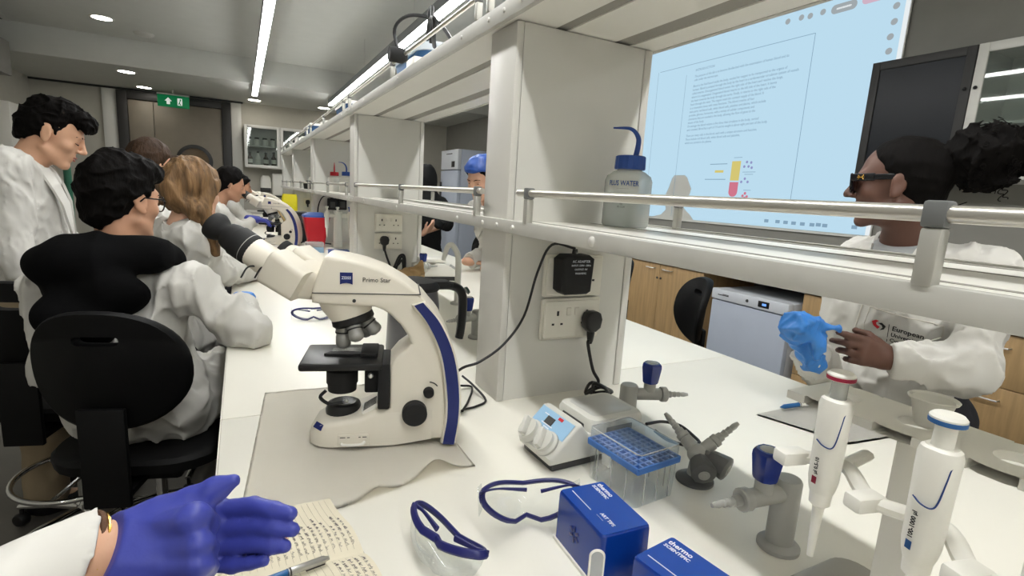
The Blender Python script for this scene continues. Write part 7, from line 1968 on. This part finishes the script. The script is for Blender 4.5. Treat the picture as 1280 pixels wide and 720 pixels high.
S.cap(wr, elb, 0.025, 0.034, 0.01); S.cap(D_(120, 735, 0.50), elL_, 0.025, 0.034, 0.01); S.cap(elb, tc + V((0, -0.03, 0.02)), 0.034, 0.06, 0.02); S.cap(elL_, tc + V((0, 0.03, 0.02)), 0.034, 0.06, 0.02)
right_hand(S, 0.62); left_hand(S, 0.62)
obj('body', S.mesh('hands', 1), M_sk1, t, world=True, sharp=180)
lo, hi = bounds([wr, D_(364, 646, .455), D_(291, 601, .43), D_(120, 735, .5), D_(230, 735, 0.42)], 0.045)
S = SDF(lo, hi, 0.0022); right_hand(S, 1.0)
S.warp(folds(110, 0.0016, (0.7, 1, 1), 5)); S.half(wr, -nw_)
obj('right_glove', S.mesh('glove', 1), M_glove, t, world=True, sharp=180)
S = SDF(lo, hi, 0.0022); left_hand(S, 1.0); S.warp(folds(110, 0.0016, (0.7, 1, 1), 6)); S.half(D_(120, 735, 0.50) + V((0.01, 0, 0)), V((-1, 0, -0.1)))
obj('left_glove', S.mesh('glove', 1), M_glove, t, world=True, sharp=180)
S = SDF(*bounds([elb + V((-0.05, 0, 0)), wr], 0.09), 0.005); d_ = (wr - elb).normalized(); c0_ = D_(84, 699, 0.405)
S.cap(elb - d_ * 0.04, wr + d_ * 0.02, 0.054, 0.0350, 0.01); S.warp(folds(60, 0.003, seed=3)); S.cap(elb, wr + d_ * 0.05, 0.027, 0.0285, 0.002, True); S.half(c0_, nw_)
obj('sleeve', S.mesh('sleeve', 1), M_coat, t, world=True, sharp=180)
d2 = V((1, -0.09, 0.14)).normalized(); e2 = D_(120, 735, 0.50) - d2 * 0.03
S = SDF(*bounds([e2 - d2 * 0.24, e2], 0.09), 0.006); S.cap(e2 - d2 * 0.24, e2, 0.062, 0.042, 0.01); S.warp(folds(40, 0.008, seed=4)); S.half(e2, d2); obj('sleeve', S.mesh('sleeve', 1), M_coat, t, world=True, sharp=180)
for k, (o_, r_, m_, nm) in enumerate(((0.010, 0.0305, M_gold, 'gold_bracelet'), (0.016, 0.0310, mat('brown_cord', (84, 56, 36), 0.7, bump=0.2, bscale=300, var=0.2), 'cord_bracelet'))):
    fm_ = frame(D_(110 - 1300 * (o_ - 0.010), 695, 0.405), nw_)
    b = BM()
    if k == 0: tube(b, [fm_ @ V(p) for p in circ(r_, 40)], [0.0016 if i % 2 else 0.0009 for i in range(40)], 6, True)
    else: tube(b, [fm_ @ V(p) for p in circ(r_, 30)], 0.0026, 8, True, flat=1.0)
    obj(nm, b, m_, t, world=True)

# ================================================================ chairs
M_seat = mat('chair_black', (11, 11, 12), 0.6, spec=0.25, bump=0.06, bscale=300, var=0.12)


def lab_chair(label, loc, rz, seat=0.60):
    t = thing('lab_chair', label, 'chair', loc, rz, 'black swivel lab chairs')
    # local: the sitter faces +Y
    for k in range(5):
        a = 2 * PI * k / 5 + 0.3; d = V((math.cos(a), math.sin(a), 0))
        b = BM(); tube(b, [d * 0.03 + V((0, 0, 0.125)), d * 0.16 + V((0, 0, 0.112)), d * 0.30 + V((0, 0, 0.082))], [0.020, 0.018, 0.014], 10, flat=0.75); lg = obj('leg', b, M_chrome, t)
        b = BM(); lathe(b, [(0, -0.018), (0.022, -0.018), (0.027, -0.012), (0.027, 0.012), (0.022, 0.018), (0, 0.018)], 16, TR(*(d * 0.30 + V((0, 0, 0.0275)))) @ RZ(a) @ RX(PI / 2)); lathe(b, [(0.008, 0.05), (0.008, 0.084)], 8, TR(*(d * 0.295))); obj('caster', b, M_black, lg)
    b = BM(); lathe(b, [(0.035, 0.09), (0.035, 0.15), (0.026, 0.16), (0.026, 0.36), (0.016, 0.365), (0.016, seat - 0.07)], 20); obj('column', b, M_chrome, t)
    b = BM(); tube(b, [(0.21 * math.cos(a), 0.21 * math.sin(a), 0.27) for a in np.linspace(0, 2 * PI, 40, endpoint=False)], 0.010, 10, True); fr = obj('foot_ring', b, M_chrome, t)
    b = BM()
    for k in range(3):
        a = 2 * PI * k / 3 + 0.5; tube(b, [(0.026 * math.cos(a), 0.026 * math.sin(a), 0.262), (0.205 * math.cos(a), 0.205 * math.sin(a), 0.268)], 0.007, 8)
    obj('ring_spokes', b, M_chrome, fr, kind='stuff')
    b = BM(); box(b, -0.11, 0.11, -0.13, 0.12, seat - 0.095, seat - 0.046, 0.012); obj('mechanism', b, M_seat, t)
    b = BM(); tube(b, [(0.10, 0.03, seat - 0.07), (0.19, 0.04, seat - 0.085), (0.23, 0.04, seat - 0.085)], 0.007, 8); obj('lever', b, M_chrome, t)
    b = BM(); loft(b, [[(p[0], p[1], z) for p in rrect(w, d, 0.14 * w / 0.46)] for z, w, d in ((seat - 0.045, 0.38, 0.36), (seat - 0.03, 0.45, 0.43), (seat, 0.46, 0.44), (seat + 0.012, 0.44, 0.42), (seat + 0.016, 0.38, 0.36))]); obj('seat', b, M_seat, t)
    b = BM(); box(b, -0.035, 0.035, -0.285, -0.10, seat - 0.075, seat - 0.055, 0.004); box(b, -0.055, 0.055, -0.30, -0.282, seat - 0.075, seat + 0.20, 0.004); obj('back_bar', b, M_seat, t)
    # oval shell back with a slot
    bz = seat + 0.285; W2, H2 = 0.188, 0.172; n = 48; th = np.linspace(0, 2 * PI, n, endpoint=False)
    def pt(x, z, y): return (x, -0.275 + y + 0.045 * (x / W2) ** 2 * 1.4 * -1 * -1 - 0.02 * (z / H2), bz + z)
    out = [(W2 * math.copysign(abs(math.cos(a)) ** 0.85, math.cos(a)), H2 * math.copysign(abs(math.sin(a)) ** 0.9, math.sin(a)) * (1.0 if math.sin(a) > 0 else 0.92)) for a in th]
    inn = [(0.052 * math.copysign(abs(math.cos(a)) ** 0.4, math.cos(a)), 0.095 + 0.013 * math.copysign(abs(math.sin(a)) ** 0.6, math.sin(a))) for a in th]
    b = BM(); R = []
    for (f_, y) in ((0.0, -0.012), (0.93, -0.014), (1.0, -0.002), (1.0, 0.008), (0.93, 0.020), (0.0, 0.026)):
        R.append([b.verts.new(pt(i[0] * (1 - f_) + o[0] * f_, i[1] * (1 - f_) + o[1] * f_, y)) for i, o in zip(inn, out)])
    R.append(R[0])
    for A_, B_ in zip(R, R[1:]):
        for i in range(n): b.faces.new((A_[i], A_[(i + 1) % n], B_[(i + 1) % n], B_[i]))
    bmesh.ops.recalc_face_normals(b, faces=list(b.faces)); obj('backrest', b, M_seat, t, sharp=50)
    return t


ch = lab_chair('black swivel chair of the hooded man, with an oval back and chrome foot ring', (-0.255, 1.86, 0), math.radians(-16))
def place(label, x, y, rz): dup(ch, (x, y, 0), rz, label)
q = pz(30, 470, 0.75)
place('empty black swivel chair at the far left, in front of the standing man', -0.56, 2.34, math.radians(-15))
place('black swivel chair of the blond woman', -0.17, 2.80, math.radians(-50))
place('black swivel chair in front of the white fridge, with a slot in its oval back', 1.78, 1.95, math.radians(62))
place('black swivel chair partly hidden by the nearest pillar, left of the white fridge', 1.86, 2.62, math.radians(75))
place('black swivel chair at the right edge of the photo, behind the woman with the bun', 2.28, 0.47, math.radians(100))
place('black swivel chair seen between the pillars, below the lower shelf', 1.72, 4.45, math.radians(80))
